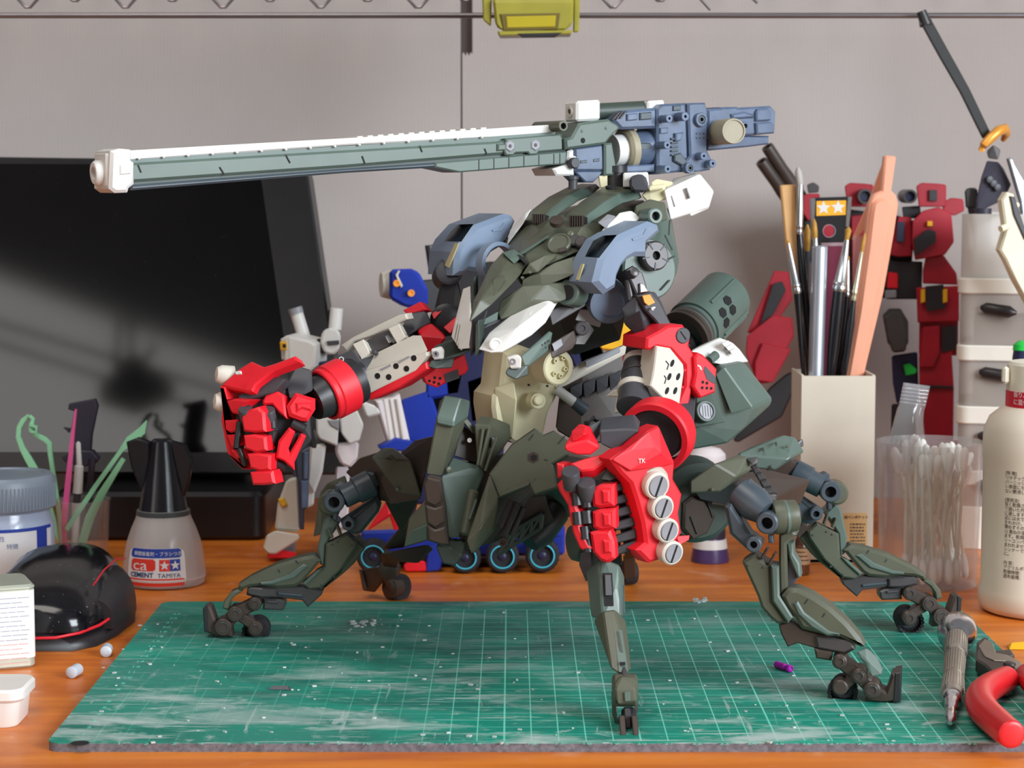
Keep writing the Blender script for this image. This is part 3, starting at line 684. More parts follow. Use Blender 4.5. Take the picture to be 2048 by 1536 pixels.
hat = lathe(Vector((0, 0, 0)), tp.n, [(0, 0.52), (0.12, 0.52), (0.16, 0.48), (0.16, 0.42), (0.13, 0.40)], 28)
pc = P(1118, 487, 11.35)
obj('hatch', [([v + pc - tp.n * 0.1 for v in hat[0]], hat[1])], olive, torso)
obj('hatch_latch', [slab(PLane(1122, 499, 11.0, -24, 30), [(1116, 496), (1131, 493), (1132, 501), (1118, 505)], 0.15, 0.1, 0.02)], brown, torso)
lit = lines(PLane(1060, 480, 12.2, -24, 30), [(1032, 500, 1108, 460), (1075, 445, 1040, 490)], 0.03, 0.2)
for x, y, Y in ((1150, 482, 11.4), (1163, 485, 11.2)):
    p = P(x, y, Y); d = Vector((-0.35, -0.75, 0.45)).normalized()
    obj('sensor', [lathe(p - d * 0.3, d, [(0, 0.26), (0.4, 0.26), (0.45, 0.2)], 18)], gunm, torso)
obj('sensor', [lathe(P(1112, 448, 12.6), Vector((-0.3, -0.7, 0.5)), [(0, 0.2), (0.2, 0.2), (0.25, 0.15)], 16)], brown, torso)
obj('sensor', [lathe(P(1142, 470, 11.6), Vector((-0.3, -0.8, 0.4)), [(0, 0.15), (0.15, 0.15), (0.2, 0.1)], 14)], olive, torso)
for x, y, Y in ((1013, 516, 11.6), (1060, 545, 9.9), (1045, 556, 10.0), (1075, 472, 13.2), (1100, 465, 13)):
    obj('rivet', [lathe(P(x, y, Y), Vector((-0.3, -0.8, 0.5)), [(0, 0.08), (0.06, 0.06)], 8)], olive, torso)
def fin(TL, TR, LR, ys, name, m):
    n = len(TL); rings = []
    for i in range(n):
        y = ys[0] + (ys[1] - ys[0]) * i / (n - 1)
        a, b, c = P(*TL[i], y + 0.9), P(*TR[i], y), P(*LR[i], y - 0.15)
        d = c + (a - b); rings.append([a, b, c, d])
    return bridge(rings)
f1 = fin(cA([(705, 345), (760, 272), (870, 185), (1000, 118), (1100, 92)]), cA([(828, 350), (900, 262), (1010, 172), (1095, 128), (1200, 94)]), cA([(870, 372), (960, 295), (1085, 212), (1180, 172), (1232, 125)]), (14.0, 18.0), 'dorsal_fin', olive)
obj('dorsal_fin', [f1], olive, torso, bev=0.06, smooth=50)
f2 = fin(cA([(968, 362), (1000, 300), (1090, 218), (1190, 148), (1262, 106), (1400, 104)]), cA([(1092, 372), (1150, 292), (1245, 218), (1320, 172), (1372, 148), (1490, 130)]), cA([(1112, 415), (1180, 352), (1290, 288), (1350, 250), (1385, 232), (1515, 195)]), (12.6, 16.4), 'dorsal_fin', green)
obj('dorsal_fin', [f2], olive, torso, bev=0.06, smooth=50)
def fin_lit_side(TR, LR, ys):  # lighter green skin: light on the fins' right side put into colour
    n = len(TR); rings = []
    for i in range(n):
        y = ys[0] + (ys[1] - ys[0]) * i / (n - 1)
        b, c = P(*TR[i], y - 0.07), P(*LR[i], y - 0.24)
        k = (c - b) * 0.1; o_ = Vector((-0.1, 0.16, 0.02)); rings.append([b + k, c - k, c - k + o_, b + k + o_])
    return bridge(rings)
obj('fin_lit_side', fin_lit_side(cA([(828, 350), (900, 262), (1010, 172), (1095, 128), (1200, 94)]), cA([(870, 372), (960, 295), (1085, 212), (1180, 172), (1232, 125)]), (14.0, 18.0)), green, torso, smooth=50)
obj('fin_lit_side', fin_lit_side(cA([(1092, 372), (1150, 292), (1245, 218), (1320, 172), (1372, 148), (1490, 130)]), cA([(1112, 415), (1180, 352), (1290, 288), (1350, 250), (1385, 232), (1515, 195)]), (12.6, 16.4)), green, torso, smooth=50)
obj('carapace_lit_edge', hp((1034, 514, 11.3), (1042, 504, 11.5), (1096, 470, 12.3), (1098, 474, 12.2), (1046, 508, 11.3), (1060, 500, 12.6)), green, torso, bev=0.01)  # lighter green strip paints the light caught along this edge
obj('carapace_notch', hp((1036, 508, 11.25), (1044, 512, 11.1), (1058, 526, 10.6), (1054, 530, 10.6), (1042, 520, 10.9), (1050, 520, 12)), black, torso)
for (x0, y0, x1, y1, Y) in ((1064, 428, 1089, 447, 14.0), (1138, 431, 1166, 452, 12.55)):
    pl = PLane((x0 + x1) / 2, (y0 + y1) / 2, Y, -25, 8)
    vb = obj('vent', [slab(pl, [(x0, y0), (x1, y0 + 1), (x1 - 1, y1), (x0, y1 - 2)], 0.5, 0.03, 0.02)], hole, torso, 'dark slotted vent')
    for k in range(6):
        xx = x0 + 2 + k * (x1 - x0 - 4) / 5.0
        obj('vent_slat', [slab(pl, [(xx - 1, y0), (xx + 1, y0), (xx + 1, y1), (xx - 1, y1)], 0.12, 0.09)], brown, vb)
obj('fin_stud', [lathe(P(1146, 378, 16.0), Vector((0, 0, 1)), [(0, 0.2), (0.4, 0.2), (0.42, 0.26), (0.55, 0.26), (0.6, 0.18)], 16)], charcoal, torso)
obj('fin_socket', [lathe(P(1222, 378, 14.9), Vector((0, -0.2, 1)), [(0, 0.24), (0.12, 0.24)], 14)], hole, torso)
obj('fin_joint', [lathe(P(1113, 447, 12.3), Vector((0, -0.6, 0.8)), [(0, 0.3), (0.2, 0.3)], 14)], brown, torso)
obj('white_flank', [hp((1202, 462, 11.6), (1240, 425, 12.2), (1262, 421, 12.8), (1284, 436, 12.8), (1270, 444, 12.2), (1230, 450, 11.8), (1240, 440, 15), (1280, 440, 15))], white, torso, bev=0.04)
obj('white_flank', [hp((1013, 492, 14.4), (1020, 460, 15), (1050, 425, 15.4), (1063, 417, 15.6), (1048, 445, 14.6), (1032, 465, 14.4), (1020, 495, 17), (1060, 430, 18))], white, torso, bev=0.04)
obj('grey_flank_plate', [hp((1195, 445, 11.9), (1215, 428, 12.4), (1232, 432, 12.2), (1212, 458, 11.6), (1200, 445, 14), (1230, 440, 14))], greydisc, torso, bev=0.03)
# rear carapace and shoulder disc
ds = PLane(1312, 520, 13.2, 28, 6)
rear = obj('rear_carapace', [hull([P(*q) for q in ((1270, 415, 13.2), (1300, 405, 13.6), (1330, 410, 14.4), (1340, 440, 14.8), (1345, 480, 14.8), (1357, 520, 14.6), (1354, 545, 14.4), (1330, 590, 14), (1300, 600, 13.5), (1270, 570, 12.8), (1260, 470, 12.4), (1270, 420, 19), (1340, 420, 20), (1358, 520, 20), (1330, 590, 19), (1260, 590, 18))])], green, torso, bev=0.06)
obj('shoulder_disc', [disc(ds, 1300, 538, 62, 1.0, 0.15, 40, 0.08)], green, torso)
obj('panel_lines', lines(ds, [(1330, 470, 1345, 500), (1338, 470, 1340, 440), (1335, 520, 1350, 512), (1340, 560, 1322, 580)], 0.03, 0.25), lined, torso)
obj('shoulder_ring', [ringp(ds, 1313, 511, 30, 9, 0.5, 0.62, 36, 0.08)], gunm, torso, 'dark metallic joint ring')
obj('shoulder_bore', [disc(ds, 1313, 511, 10, 0.2, 0.4, 18)], hole, torso)
for k in range(5):
    a = math.radians(72 * k + 20); a2 = a + 0.12
    obj('ring_groove', [slab(ds, [(1313 + 13 * math.cos(a), 511 + 14 * math.sin(a)), (1313 + 28 * math.cos(a), 511 + 29 * math.sin(a)), (1313 + 28 * math.cos(a2), 511 + 29 * math.sin(a2)), (1313 + 13 * math.cos(a2), 511 + 14 * math.sin(a2))], 0.06, 0.645)], charcoal, torso)
obj('collar_ring', [ringp(PLane(1310, 432, 12.6, 26, 4), 1312, 432, 17, 9, 0.9, 0.5, 28, 0.06)], green, torso)
obj('collar_bore', [disc(PLane(1310, 432, 12.6, 26, 4), 1312, 432, 10, 0.2, 0.2, 18)], hole, torso)
obj('collar_block', [hp((1270, 412, 13), (1300, 398, 13.4), (1330, 405, 13.6), (1334, 440, 13.2), (1300, 452, 12.6), (1272, 440, 12.6), (1280, 410, 17), (1330, 430, 17))], olive, torso, bev=0.05)
obj('round_knee_cap', [lathe(P(1218, 604, 11.6), Vector((0.2, -1, -0.25)), [(-.8, 0.9), (0, 0.95), (0.25, 0.86), (0.3, 0.6), (0.2, 0.55)], 32)], padblue, torso)
obj('side_fin', [hp((1150, 640, 12), (1160, 618, 12), (1208, 620, 12), (1200, 655, 12), (1155, 640, 14), (1205, 630, 14))], white, torso, bev=0.03)
# head
head = obj('head_blade', [hull([P(*q) for q in ((937, 647, 7.6), (946, 604, 8.6), (981, 530, 11.0), (1004, 504, 12.0), (1029, 498, 12.2), (1056, 527, 11.2), (1040, 551, 10.2), (1016, 575, 9.2), (981, 612, 8.2), (1002, 545, 9.9), (960, 600, 8.0), (1030, 530, 12.8), (990, 570, 11))])], olive, mech, 'olive pointed head blade', bev=0.04)
obj('blade_spine', [hp((1004, 505, 11.6), (1028, 499, 11.7), (1048, 512, 11.2), (1028, 528, 10.8), (1018, 518, 11.0), (1020, 512, 13))], green, head, bev=0.02)
obj('blade_facet', [hp((986, 560, 9.3), (1000, 548, 9.6), (1012, 552, 9.4), (990, 590, 8.5), (984, 592, 8.5), (996, 570, 10.5))], olive, head, bev=0.02)
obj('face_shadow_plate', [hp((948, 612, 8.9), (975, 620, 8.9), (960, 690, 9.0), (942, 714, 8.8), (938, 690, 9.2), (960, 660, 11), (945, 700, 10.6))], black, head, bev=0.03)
obj('face_mask', [hp((962, 648, 9.3), (1000, 620, 9.4), (1020, 600, 9.8), (1030, 620, 9.8), (1000, 645, 9.4), (965, 660, 9.2), (1000, 640, 12))], charcoal, head, bev=0.03)
obj('face_visor', [hp((965, 640, 8.9), (997, 622, 9.1), (995, 640, 9.1), (963, 652, 8.9), (980, 640, 10))], green, head, bev=0.02)
obj('nose_slit', [sl([(951, 648), (957, 640), (958, 700), (950, 712)], 8.2, 0.6, -20, 0, 0.02)], dkgreen, head)
obj('brow_blade', [sl([(940, 610), (944, 556), (950, 552), (950, 600), (942, 640)], 10.8, 0.25, -30)], dkgreen, head)
ck = obj('cheek_plate', [hull([P(*q) for q in ((956, 699, 8.2), (978, 665, 8.6), (995, 654, 8.8), (1033, 630, 9.2), (1057, 604, 9.8), (1074, 588, 10.2), (1098, 583, 10.4), (1121, 595, 10.4), (1104, 621, 9.4), (1092, 645, 8.9), (1063, 671, 8.4), (1033, 689, 8.1), (1004, 705, 7.9), (981, 706, 7.9), (1036, 655, 8.1), (1095, 610, 9.2), (1000, 690, 10), (1090, 630, 12))])], white, head, 'white cheek plate', bev=0.04)
obj('cheek_boss', [lathe(P(991, 689, 8.05), Vector((0.1, -1, 0.1)), [(0, 0.27), (0.08, 0.27), (0.1, 0.24), (0.1, 0.18), (0.07, 0.16)], 22)], white, ck)
for x, y in ((1064, 622), (1078, 630)):
    obj('cheek_rib', [hp((x - 8, y + 6, 8.85), (x + 6, y - 6, 9.2), (x + 9, y - 2, 9.1), (x - 5, y + 10, 8.75), (x, y + 2, 9.7))], white, ck, bev=0.02)
ck2 = obj('cheek_plate', [hull([P(*q) for q in ((902, 674, 10.4), (911, 648, 10.8), (922, 604, 11.4), (926, 577, 11.8), (941, 571, 11.6), (940, 633, 10.2), (944, 651, 9.8), (942, 697, 9.2), (919, 699, 9.4), (911, 680, 9.9), (930, 640, 12.5))])], white, head, 'white cheek plate', bev=0.03)
for k in range(5):
    obj('cheek_feather', [hp((903 + k * 3, 672 + k * 6, 10.1 - k * .1), (912 + k * 4, 640 + k * 4, 10.4), (916 + k * 4, 642 + k * 4, 10.3), (908 + k * 4, 682 + k * 5, 9.7 - k * .1), (912 + k * 4, 660, 11.2))], white, ck2, bev=0.015)
obj('jaw', [hull([P(*q) for q in ((1001, 601, 9.6), (1045, 571, 9.6), (1095, 568, 9.6), (1136, 563, 10.4), (1145, 595, 10.2), (1121, 604, 9.8), (1063, 601, 9.3), (1000, 640, 9.1), (995, 625, 9.3), (1050, 600, 13), (1140, 590, 13))])], olive, head, bev=0.05)
obj('jaw_ear', [lathe(P(1135, 585, 10.2), Vector((-0.5, -0.8, 0.15)), [(-0.8, 0.55), (0, 0.55), (0.05, 0.5), (0.05, 0.3)], 24)], green, head)
obj('jaw_bore', [lathe(P(1134, 585, 10.1), Vector((-0.5, -0.8, 0.15)), [(0, 0.32), (0.08, 0.3)], 20)], hole, head)
obj('jaw_strut', [hp((1098, 624, 10.2), (1171, 583, 11.4), (1171, 612, 11.2), (1104, 652, 10), (1110, 630, 12.5), (1170, 600, 13))], gunm, head, bev=0.04)
# two chin guns
cg = obj('chin_gun', [hp((1042, 712, 8.0), (1098, 662, 9.2), (1105, 665, 9.2), (1099, 700, 9.0), (1051, 738, 7.9), (1042, 712, 9.4), (1098, 662, 10.6), (1099, 700, 10.5), (1051, 738, 9.3))], green, head, 'chin gun', bev=0.04)
obj('gun_block', [hp((1014, 715, 7.6), (1034, 708, 7.6), (1043, 715, 7.5), (1042, 737, 7.5), (1020, 738, 7.6), (1016, 712, 8.6), (1040, 712, 8.5), (1040, 736, 8.5))], white, cg, bev=0.05)
obj('gun_bore', [lathe(P(1026, 723, 7.58), Vector((-0.35, -1, 0)), [(0, 0.13), (0.05, 0.13), (0.05, 0.07), (0.0, 0.06)], 16)], greydisc, cg)
obj('gun_foot', [hp((1010, 745, 7.6), (1016, 735, 7.7), (1057, 729, 7.9), (1057, 750, 7.9), (1031, 759, 7.6), (1014, 752, 7.6), (1030, 740, 9.4), (1055, 740, 9.6))], dkgreen, cg, bev=0.04)
obj('gun_box', [hp((1098, 689, 8.9), (1148, 660, 9.8), (1154, 683, 9.8), (1145, 698, 9.6), (1104, 718, 8.8), (1100, 690, 11), (1150, 665, 11.4), (1104, 716, 10.6))], brown, cg, bev=0.04)
obj('gun_window', [hp((1104, 688, 8.82), (1122, 677, 9.2), (1126, 690, 9.1), (1109, 703, 8.75), (1104, 688, 9.4), (1126, 690, 9.6))], greydisc, cg, bev=0.01)
for k in range(5): obj('gun_dimple', [lathe(P(1084 + (k % 3) * 7, 690 + (k // 3) * 9 - (k % 3) * 4, 8.72 + (k % 3) * .1), Vector((0, -1, 0.2)), [(0, 0.05), (0.02, 0.05)], 8)], charcoal, cg)
obj('gun_pivot', [lathe(P(1164, 657, 10.6), Vector((0.1, -1, 0)), [(-0.5, 0.3), (0, 0.3), (0.05, 0.25), (0.05, 0.14), (0, 0.12)], 18)], gunm, cg)
obj('gun_arm', [hp((1130, 668, 11), (1175, 640, 11.6), (1190, 660, 11.6), (1170, 690, 11.2), (1140, 690, 11), (1150, 660, 13))], brown, cg, bev=0.04)
cg2 = obj('chin_gun', [hp((868, 692, 10.2), (905, 678, 10.8), (940, 672, 11.0), (942, 700, 10.8), (925, 712, 10.6), (880, 722, 10), (880, 690, 12), (940, 690, 12.4))], dkgreen, head, 'chin gun', bev=0.04)
obj('gun_block', [hp((862, 698, 9.8), (883, 692, 9.9), (889, 700, 9.8), (888, 718, 9.7), (866, 719, 9.7), (866, 696, 10.8), (886, 696, 10.8), (885, 717, 10.7))], white, cg2, bev=0.05)
obj('gun_bore', [lathe(P(872, 708, 9.72), Vector((-0.35, -1, 0)), [(0, 0.13), (0.05, 0.13), (0.05, 0.07), (0.0, 0.06)], 16)], greydisc, cg2)
obj('gun_foot', [hp((854, 733, 9.8), (862, 720, 9.9), (910, 716, 10.3), (905, 736, 10.2), (870, 738, 9.8), (880, 725, 11.5))], dkgreen, cg2, bev=0.04)

# ---------------------------------------------------------------- shoulder pads (hollow shells with an open window)

def cut2(shape, cutters, name, m, parent, label=None):
    a = obj(name, shape, m, parent, label)
    for cu_ in cutters:
        c = obj('cutter', cu_, None)
        md = a.modifiers.new('cut', 'BOOLEAN'); md.object = c; md.operation = 'DIFFERENCE'; md.solver = 'EXACT'
        dg = bpy.context.evaluated_depsgraph_get()
        me = bpy.data.meshes.new_from_object(a.evaluated_get(dg))
        a.modifiers.clear(); a.data = me; me.name = name
        cm_ = c.data; bpy.data.objects.remove(c); bpy.data.meshes.remove(cm_)
    me.polygons.foreach_set('use_smooth', [True] * len(me.polygons)); me.set_sharp_from_angle(angle=math.radians(25))
    return a
rs = PLane(*cA([(1350, 620)])[0], 9.6, 38)
ro = cA([(1192, 768), (1232, 606), (1310, 480), (1385, 436), (1575, 350), (1640, 376), (1652, 420), (1562, 500), (1560, 590), (1470, 590), (1425, 615), (1390, 655), (1362, 720), (1350, 800), (1270, 850)])
wq_ = cA([(1125, 592), (1182, 484), (1250, 448), (1345, 442), (1295, 486), (1222, 600)])
cutw = hull([P(*q, 8.0) for q in wq_] + [P(*q, Y) for q, Y in zip(wq_, (11.3, 11.9, 11.9, 10.9, 10.6, 10.3))])
pad = cut2(slab(rs, ro, 1.75, 0, 0.2, 0.1), [cutw], 'shoulder_pad', padblue, mech, 'pale blue-grey shoulder pad')
ls = PLane(*cA([(420, 540)])[0], 14.6, 38)
lo_ = cA([(240, 722), (252, 560), (290, 480), (385, 375), (590, 298), (640, 312), (664, 350), (600, 500), (500, 560), (410, 700), (340, 690), (300, 722)])
wq_ = cA([(165, 487), (210, 420), (262, 372), (365, 368), (325, 402), (282, 490)])
cutw2 = hull([P(*q, 12.5) for q in wq_] + [P(*q, Y) for q, Y in zip(wq_, (16.4, 16.8, 16.9, 16.0, 15.6, 15.2))])
pad2 = cut2(slab(ls, lo_, 2.1, 0, 0.2, 0.1), [cutw2], 'shoulder_pad', padblue, mech, 'pale blue-grey shoulder pad')
for pd_, q_, ys_ in ((pad, cA([(1115, 598), (1176, 478), (1250, 440), (1355, 434), (1300, 490), (1226, 606)]), (11.0, 11.6, 11.7, 10.8, 10.4, 10.1)), (pad2, cA([(155, 493), (205, 414), (258, 364), (375, 360), (330, 406), (286, 496)]), (16.1, 16.6, 16.7, 15.9, 15.4, 15.0))):
    obj('window_floor', bridge([[P(*a, y) for a, y in zip(q_, ys_)], [P(*a, y + 0.15) for a, y in zip(q_, ys_)]]), steel, pd_)
stripe = mat('pale_yellow_stripe', (200, 194, 150), 0.5)
bandn = -rs.u
for pd_, q, Yb in ((pad, [(1062, 757), (1112, 612), (1126, 612), (1082, 760)], 9.95), (pad2, [(170, 690), (240, 492), (262, 490), (196, 705)], 14.35)):
    plb = PLane(*cA([q[0]])[0], Yb, -52)
    pts_ = [plb.at(*a) for a in cA(q)]
obj('pad_tab', slab(rs, cA([(1450, 468), (1525, 440), (1545, 400), (1556, 404), (1538, 456), (1456, 482)]), 0.2, 0.05), padblue, pad)
obj('pad_tab', slab(ls, cA([(495, 408), (545, 398), (575, 360), (584, 364), (558, 412), (500, 420)]), 0.2, 0.05), padblue, pad2)
obj('pad_wheel_arch', [ringp(PLane(*cA([(560, 640)])[0], 14.3, 38), *cA([(545, 640)])[0], 44, 36, 0.5, 0.4, 36)], padblue, pad2)
# stripes on the front bands of the pads
for pd_, plp, q in ((pad, rs, [(1062, 748), (1098, 640), (1116, 642), (1082, 752)]), (pad2, ls, [(168, 650), (238, 500), (262, 500), (195, 668)])):
    bn = -plp.u      # the band faces left of the side plate
    a0_ = plp.at(*cA([(1192, 768) if pd_ is pad else (240, 722)])[0])
    def onb(x, y, off):
        d = ray(x, y); o = a0_ + bn * off
        return CAM + d * ((o - CAM).dot(bn) / d.dot(bn))
    fr = [onb(x, y, 0.02) for x, y in cA(q)]
    obj('stripe', bridge([fr, [v - bn * 0.06 for v in fr]]), stripe, pd_)

# ================================================================ arms
# ---------------------------------------------------------------- right arm (nearer the camera)
uar = obj('upper_arm', [hull([P(*q) for q in ((1241, 616, 10.2), (1274, 589, 10.0), (1309, 583, 10.6), (1323, 604, 10.8), (1341, 650, 11.4), (1320, 668, 11), (1288, 680, 10.4), (1275, 655, 10), (1250, 640, 10.2), (1262, 600, 13), (1320, 600, 13.2), (1335, 650, 13.4), (1290, 678, 12.8))])], charcoal, mech, 'charcoal upper arm', bev=0.05)
obj('arm_plate', [sl(cA([(1480, 860), (1580, 830), (1640, 900), (1715, 1050), (1650, 1085), (1600, 1020), (1540, 960)]), 10.1, 0.8, 22, 0, 0.06)], charcoal, uar)
obj('decal', [sl(cA([(1520, 858), (1570, 850), (1605, 905), (1560, 925), (1535, 905)]), 9.72, 0.1, 22, 0, 0.0)], orange, uar)
obj('arm_mark', [sl(cA([(1580, 940), (1605, 932), (1608, 942), (1590, 950), (1600, 956), (1585, 958)]), 9.8, 0.08, 22, 0, 0.0)], white, uar)
obj('arm_block', [hp((1245, 640, 9.9), (1280, 620, 9.7), (1290, 660, 10), (1296, 672, 10.2), (1280, 678, 10.2), (1250, 650, 10), (1270, 650, 12))], black, uar, bev=0.04)
obj('joint_bracket', [sl(cA([(1400, 680), (1455, 650), (1520, 700), (1540, 760), (1560, 840), (1480, 850), (1430, 740)]), 10.2, 1.0, 15, 15, 0.06)], gunm, uar)
obj('joint_bracket', [sl(cA([(1500, 770), (1530, 780), (1560, 830), (1505, 840)]), 10.0, 0.3, 20, 20, 0.03)], chrome, uar)
obj('joint_pin', [lathe(P(1268, 545, 10.0), Vector((0.3, -0.9, 0.4)), [(-.3, 0.2), (0.1, 0.2), (0.14, 0.12)], 14)], gunm, uar)
obj('joint_strut', [cyl(P(1255, 560, 10.4), P(1262, 600, 10.3), 0.16), cyl(P(1270, 555, 10.5), P(1282, 595, 10.2), 0.14)], gunm, uar)
# forearm
fa = PLane(1320, 730, 9.0, 24)
fr = obj('forearm', [cyl(P(1284, 690, 11.6), P(1266, 815, 9.0), cm(31, 10), cm(34, 9), 28)], charcoal, mech, 'forearm with white vent plate', smooth=40)
for k, (px_, py_, Y_) in enumerate(((1281, 722, 10.9), (1277, 745, 10.4), (1270, 775, 9.8))):
    a = P(px_, py_, Y_); d = (P(1266, 815, 9.0) - P(1284, 690, 11.6)).normalized()
    obj('forearm_band', [ringm(a, d, cm(35, 10), cm(26, 10), 0.28, 28)], offwhite if k != 1 else gunm, fr)
obj('forearm_piston', [cyl(P(1262, 745, 9.9), P(1256, 800, 9.0), 0.18)], gunm, fr)
obj('elbow_guard', [slab(fa, cC([(905, 585), (912, 492), (1030, 430), (1095, 388), (1222, 382), (1290, 480), (1272, 560), (1322, 640), (1312, 880), (1250, 1192), (1168, 1162), (1190, 1010), (1240, 900), (1240, 730), (1118, 590), (1000, 565), (935, 600)]), 2.2, 0.0, 0.09, 0.09)], red, fr, 'red elbow guard')
obj('guard_disc', [disc(fa, *cC([(1225, 475)])[0], 16, 0.2, 0.06, 26, 0.03)], charcoal, fr)
obj('guard_slot', [slab(fa, cC([(1195, 440), (1203, 436), (1252, 505), (1244, 512)]), 0.05, 0.075)], hole, fr)
for x, y in ((1240, 770), (1218, 915), (1198, 1045)): obj('guard_tooth', [slab(fa, cC([(x - 12, y), (x, y - 16), (x + 14, y), (x, y + 18)]), 0.2, 0.05, 0.02)], red, fr)
obj('vent_plate', [slab(fa, cC([(995, 562), (1112, 582), (1226, 722), (1232, 780), (1182, 1142), (940, 905), (965, 800)]), 1.2, 0.16, 0.05)], offwhite, fr, 'warm white vent plate')
obj('vent_plate_side', [hull([fa.at(*cC([a])[0], o) for a, o in (((996, 562), 0.12), ((940, 905), 0.12), ((1180, 1140), 0.12), ((960, 595), -0.6), ((890, 700), -0.9), ((872, 850), -0.9), ((885, 925), -0.9), ((935, 1062), -0.8), ((1090, 1095), -0.6), ((1000, 800), -1.2))])], offwhite, fr, bev=0.03)
for x, y in ((1130, 710), (1105, 825), (1180, 825), (1085, 945), (1155, 945)):
    px_, py_ = cC([(x, y)])[0]
    pts_ = [(px_ + 3.6 * math.cos(t * math.pi / 8) - 2.0 * math.sin(t * math.pi / 8), py_ + 7.2 * math.sin(t * math.pi / 8)) for t in range(16)]
    obj('vent_hole', [slab(fa, pts_, 0.05, 0.175)], hole, fr)
obj('panel_lines', lines(fa, [(*cC([(1075, 690)])[0], *cC([(1100, 720)])[0]), (*cC([(1100, 720)])[0], *cC([(1085, 765)])[0]), (*cC([(1062, 815)])[0], *cC([(1078, 840)])[0]), (*cC([(1078, 840)])[0], *cC([(1065, 885)])[0])], 0.018, 0.185), lined, fr)
sp_ = PLane(1410, 755, 9.6, 26)
obj('side_panel', [slab(sp_, cC([(1322, 660), (1352, 620), (1395, 640), (1512, 760), (1496, 960), (1370, 1010), (1308, 910), (1330, 800)]), 1.0, 0, 0.07, 0.05)], red, fr)
obj('side_panel_window', [slab(sp_, cC([(1412, 735), (1500, 830), (1494, 890), (1425, 850), (1398, 770)]), 0.1, 0.02)], charcoal, fr)
for x, y in ((1390, 872), (1425, 880), (1385, 920), (1425, 922), (1462, 925)): obj('panel_hole', [disc(sp_, *cC([(x, y)])[0], 3.2, 0.05, 0.012, 12, 0.0)], hole, fr)
obj('panel_mark', [slab(sp_, cC([(1345, 722), (1372, 735), (1385, 770), (1368, 762), (1362, 742), (1345, 735)]), 0.05, 0.012)], white, fr)
obj('rear_strip', [sl(cC([(695, 760), (770, 722), (782, 770), (752, 950), (712, 1000), (712, 1132), (632, 1138), (652, 1000), (560, 992), (622, 940), (668, 935)]), 10.4, 0.35, -20, 0, 0.05)], offwhite, fr)
obj('elbow_block', [hp((1263, 692, 10.8), (1290, 688, 10.6), (1298, 712, 10.4), (1270, 728, 10.6), (1262, 712, 10.8), (1280, 700, 13))], charcoal, fr, bev=0.05)
obj('elbow_red_tip', [hp((1244, 712, 11), (1262, 700, 11), (1268, 722, 10.8), (1246, 732, 10.8), (1255, 715, 12.4))], red, fr, bev=0.05)
obj('wrist_frame', [hull([P(*q) for q in ((1378, 782, 10.2), (1392, 795, 10), (1388, 850, 8.6), (1382, 888, 7.8), (1364, 845, 8.4), (1360, 800, 9.6), (1376, 820, 11))])], charcoal, fr, bev=0.04)
obj('wrist_block', [hp((1285, 808, 9.0), (1338, 812, 9.2), (1380, 850, 8.4), (1360, 880, 7.8), (1290, 845, 8.2), (1320, 820, 11), (1370, 860, 10.5))], charcoal, fr, bev=0.05)

# ---------------------------------------------------------------- right fist
h = PLane(1260, 960, 4.6, 8)
hs = PLane(1320, 980, 4.9, 30)
hand = obj('hand', [hull([P(*q) for q in ((1228, 900, 5.0), (1290, 890, 5.0), (1340, 930, 5.4), (1355, 1000, 5.6), (1340, 1100, 5.6), (1260, 1110, 5.2), (1225, 1000, 5), (1240, 900, 8), (1340, 930, 8.4), (1340, 1090, 8), (1250, 1100, 7.6))])], black, mech, 'red armoured fist', bev=0.06)
# cuff: a short red ring round the wrist
cax = (P(1250, 925, 4.8) - P(1330, 845, 8.8)).normalized()
obj('cuff', [ringm(P(1322, 862, 8.0), cax, cm(76, 7), cm(60, 7), 0.85, 48, 0.08), ringm(P(1328, 858, 8.3), cax, cm(70, 7), cm(62, 7), 0.4, 48, 0.05)], red, hand)
obj('cuff_core', [lathe(P(1330, 850, 8.8), cax, [(0, 1.0), (0.7, 1.15), (1.3, 1.1)], 32)], charcoal, hand)
obj('wrist_cover', [hull([P(*q) for q in [(x, y, 4.6) for x, y in cD([(550, 285), (560, 410), (690, 476), (800, 385), (925, 290), (890, 275), (800, 270)])] + [(x, y, 5.6) for x, y in cD([(565, 165), (880, 132), (942, 212)])] + [(1230, 850, 6.6), (1270, 840, 6.6)]])], charcoal, hand, bev=0.06)
obj('back_plate', [slab(hs, cD([(660, 555), (760, 482), (870, 450), (940, 360), (1010, 290), (1112, 242), (1142, 430), (1262, 600), (1250, 740), (1332, 880), (1300, 1060), (1330, 1240), (1150, 1480), (1020, 1520), (900, 1400), (985, 1330), (960, 1150), (900, 930), (850, 780), (760, 690)]), 1.0, 0.3, 0.12, 0.1)], red, hand)
obj('back_ridge', [hull([hs.at(*cD([a])[0], o) for a, o in (((660, 555), 0.3), ((860, 460), 0.5), ((1010, 292), 0.5), ((1110, 242), 0.4), ((1060, 440), 0.55), ((900, 560), 0.5), ((840, 660), 0.5), ((1130, 490), 0.55), ((1262, 600), 0.4), ((840, 665), 0.1), ((1000, 500), -0.2))])], red, hand, bev=0.04)
obj('spur', [hp((1352, 1072, 5.6), (1380, 1070, 5.8), (1378, 1080, 5.7), (1360, 1090, 5.5), (1350, 1090, 5.6), (1365, 1078, 6.4))], red, hand, bev=0.02)
obj('hand_mark', [text_shape('TK', 0.26, hs.at(*cD([(915, 590)])[0], 0.58), hs.u, hs.v, thick=0.01)], white, hand)
kn = Vector((0.45, -0.85, -0.12)).normalized()
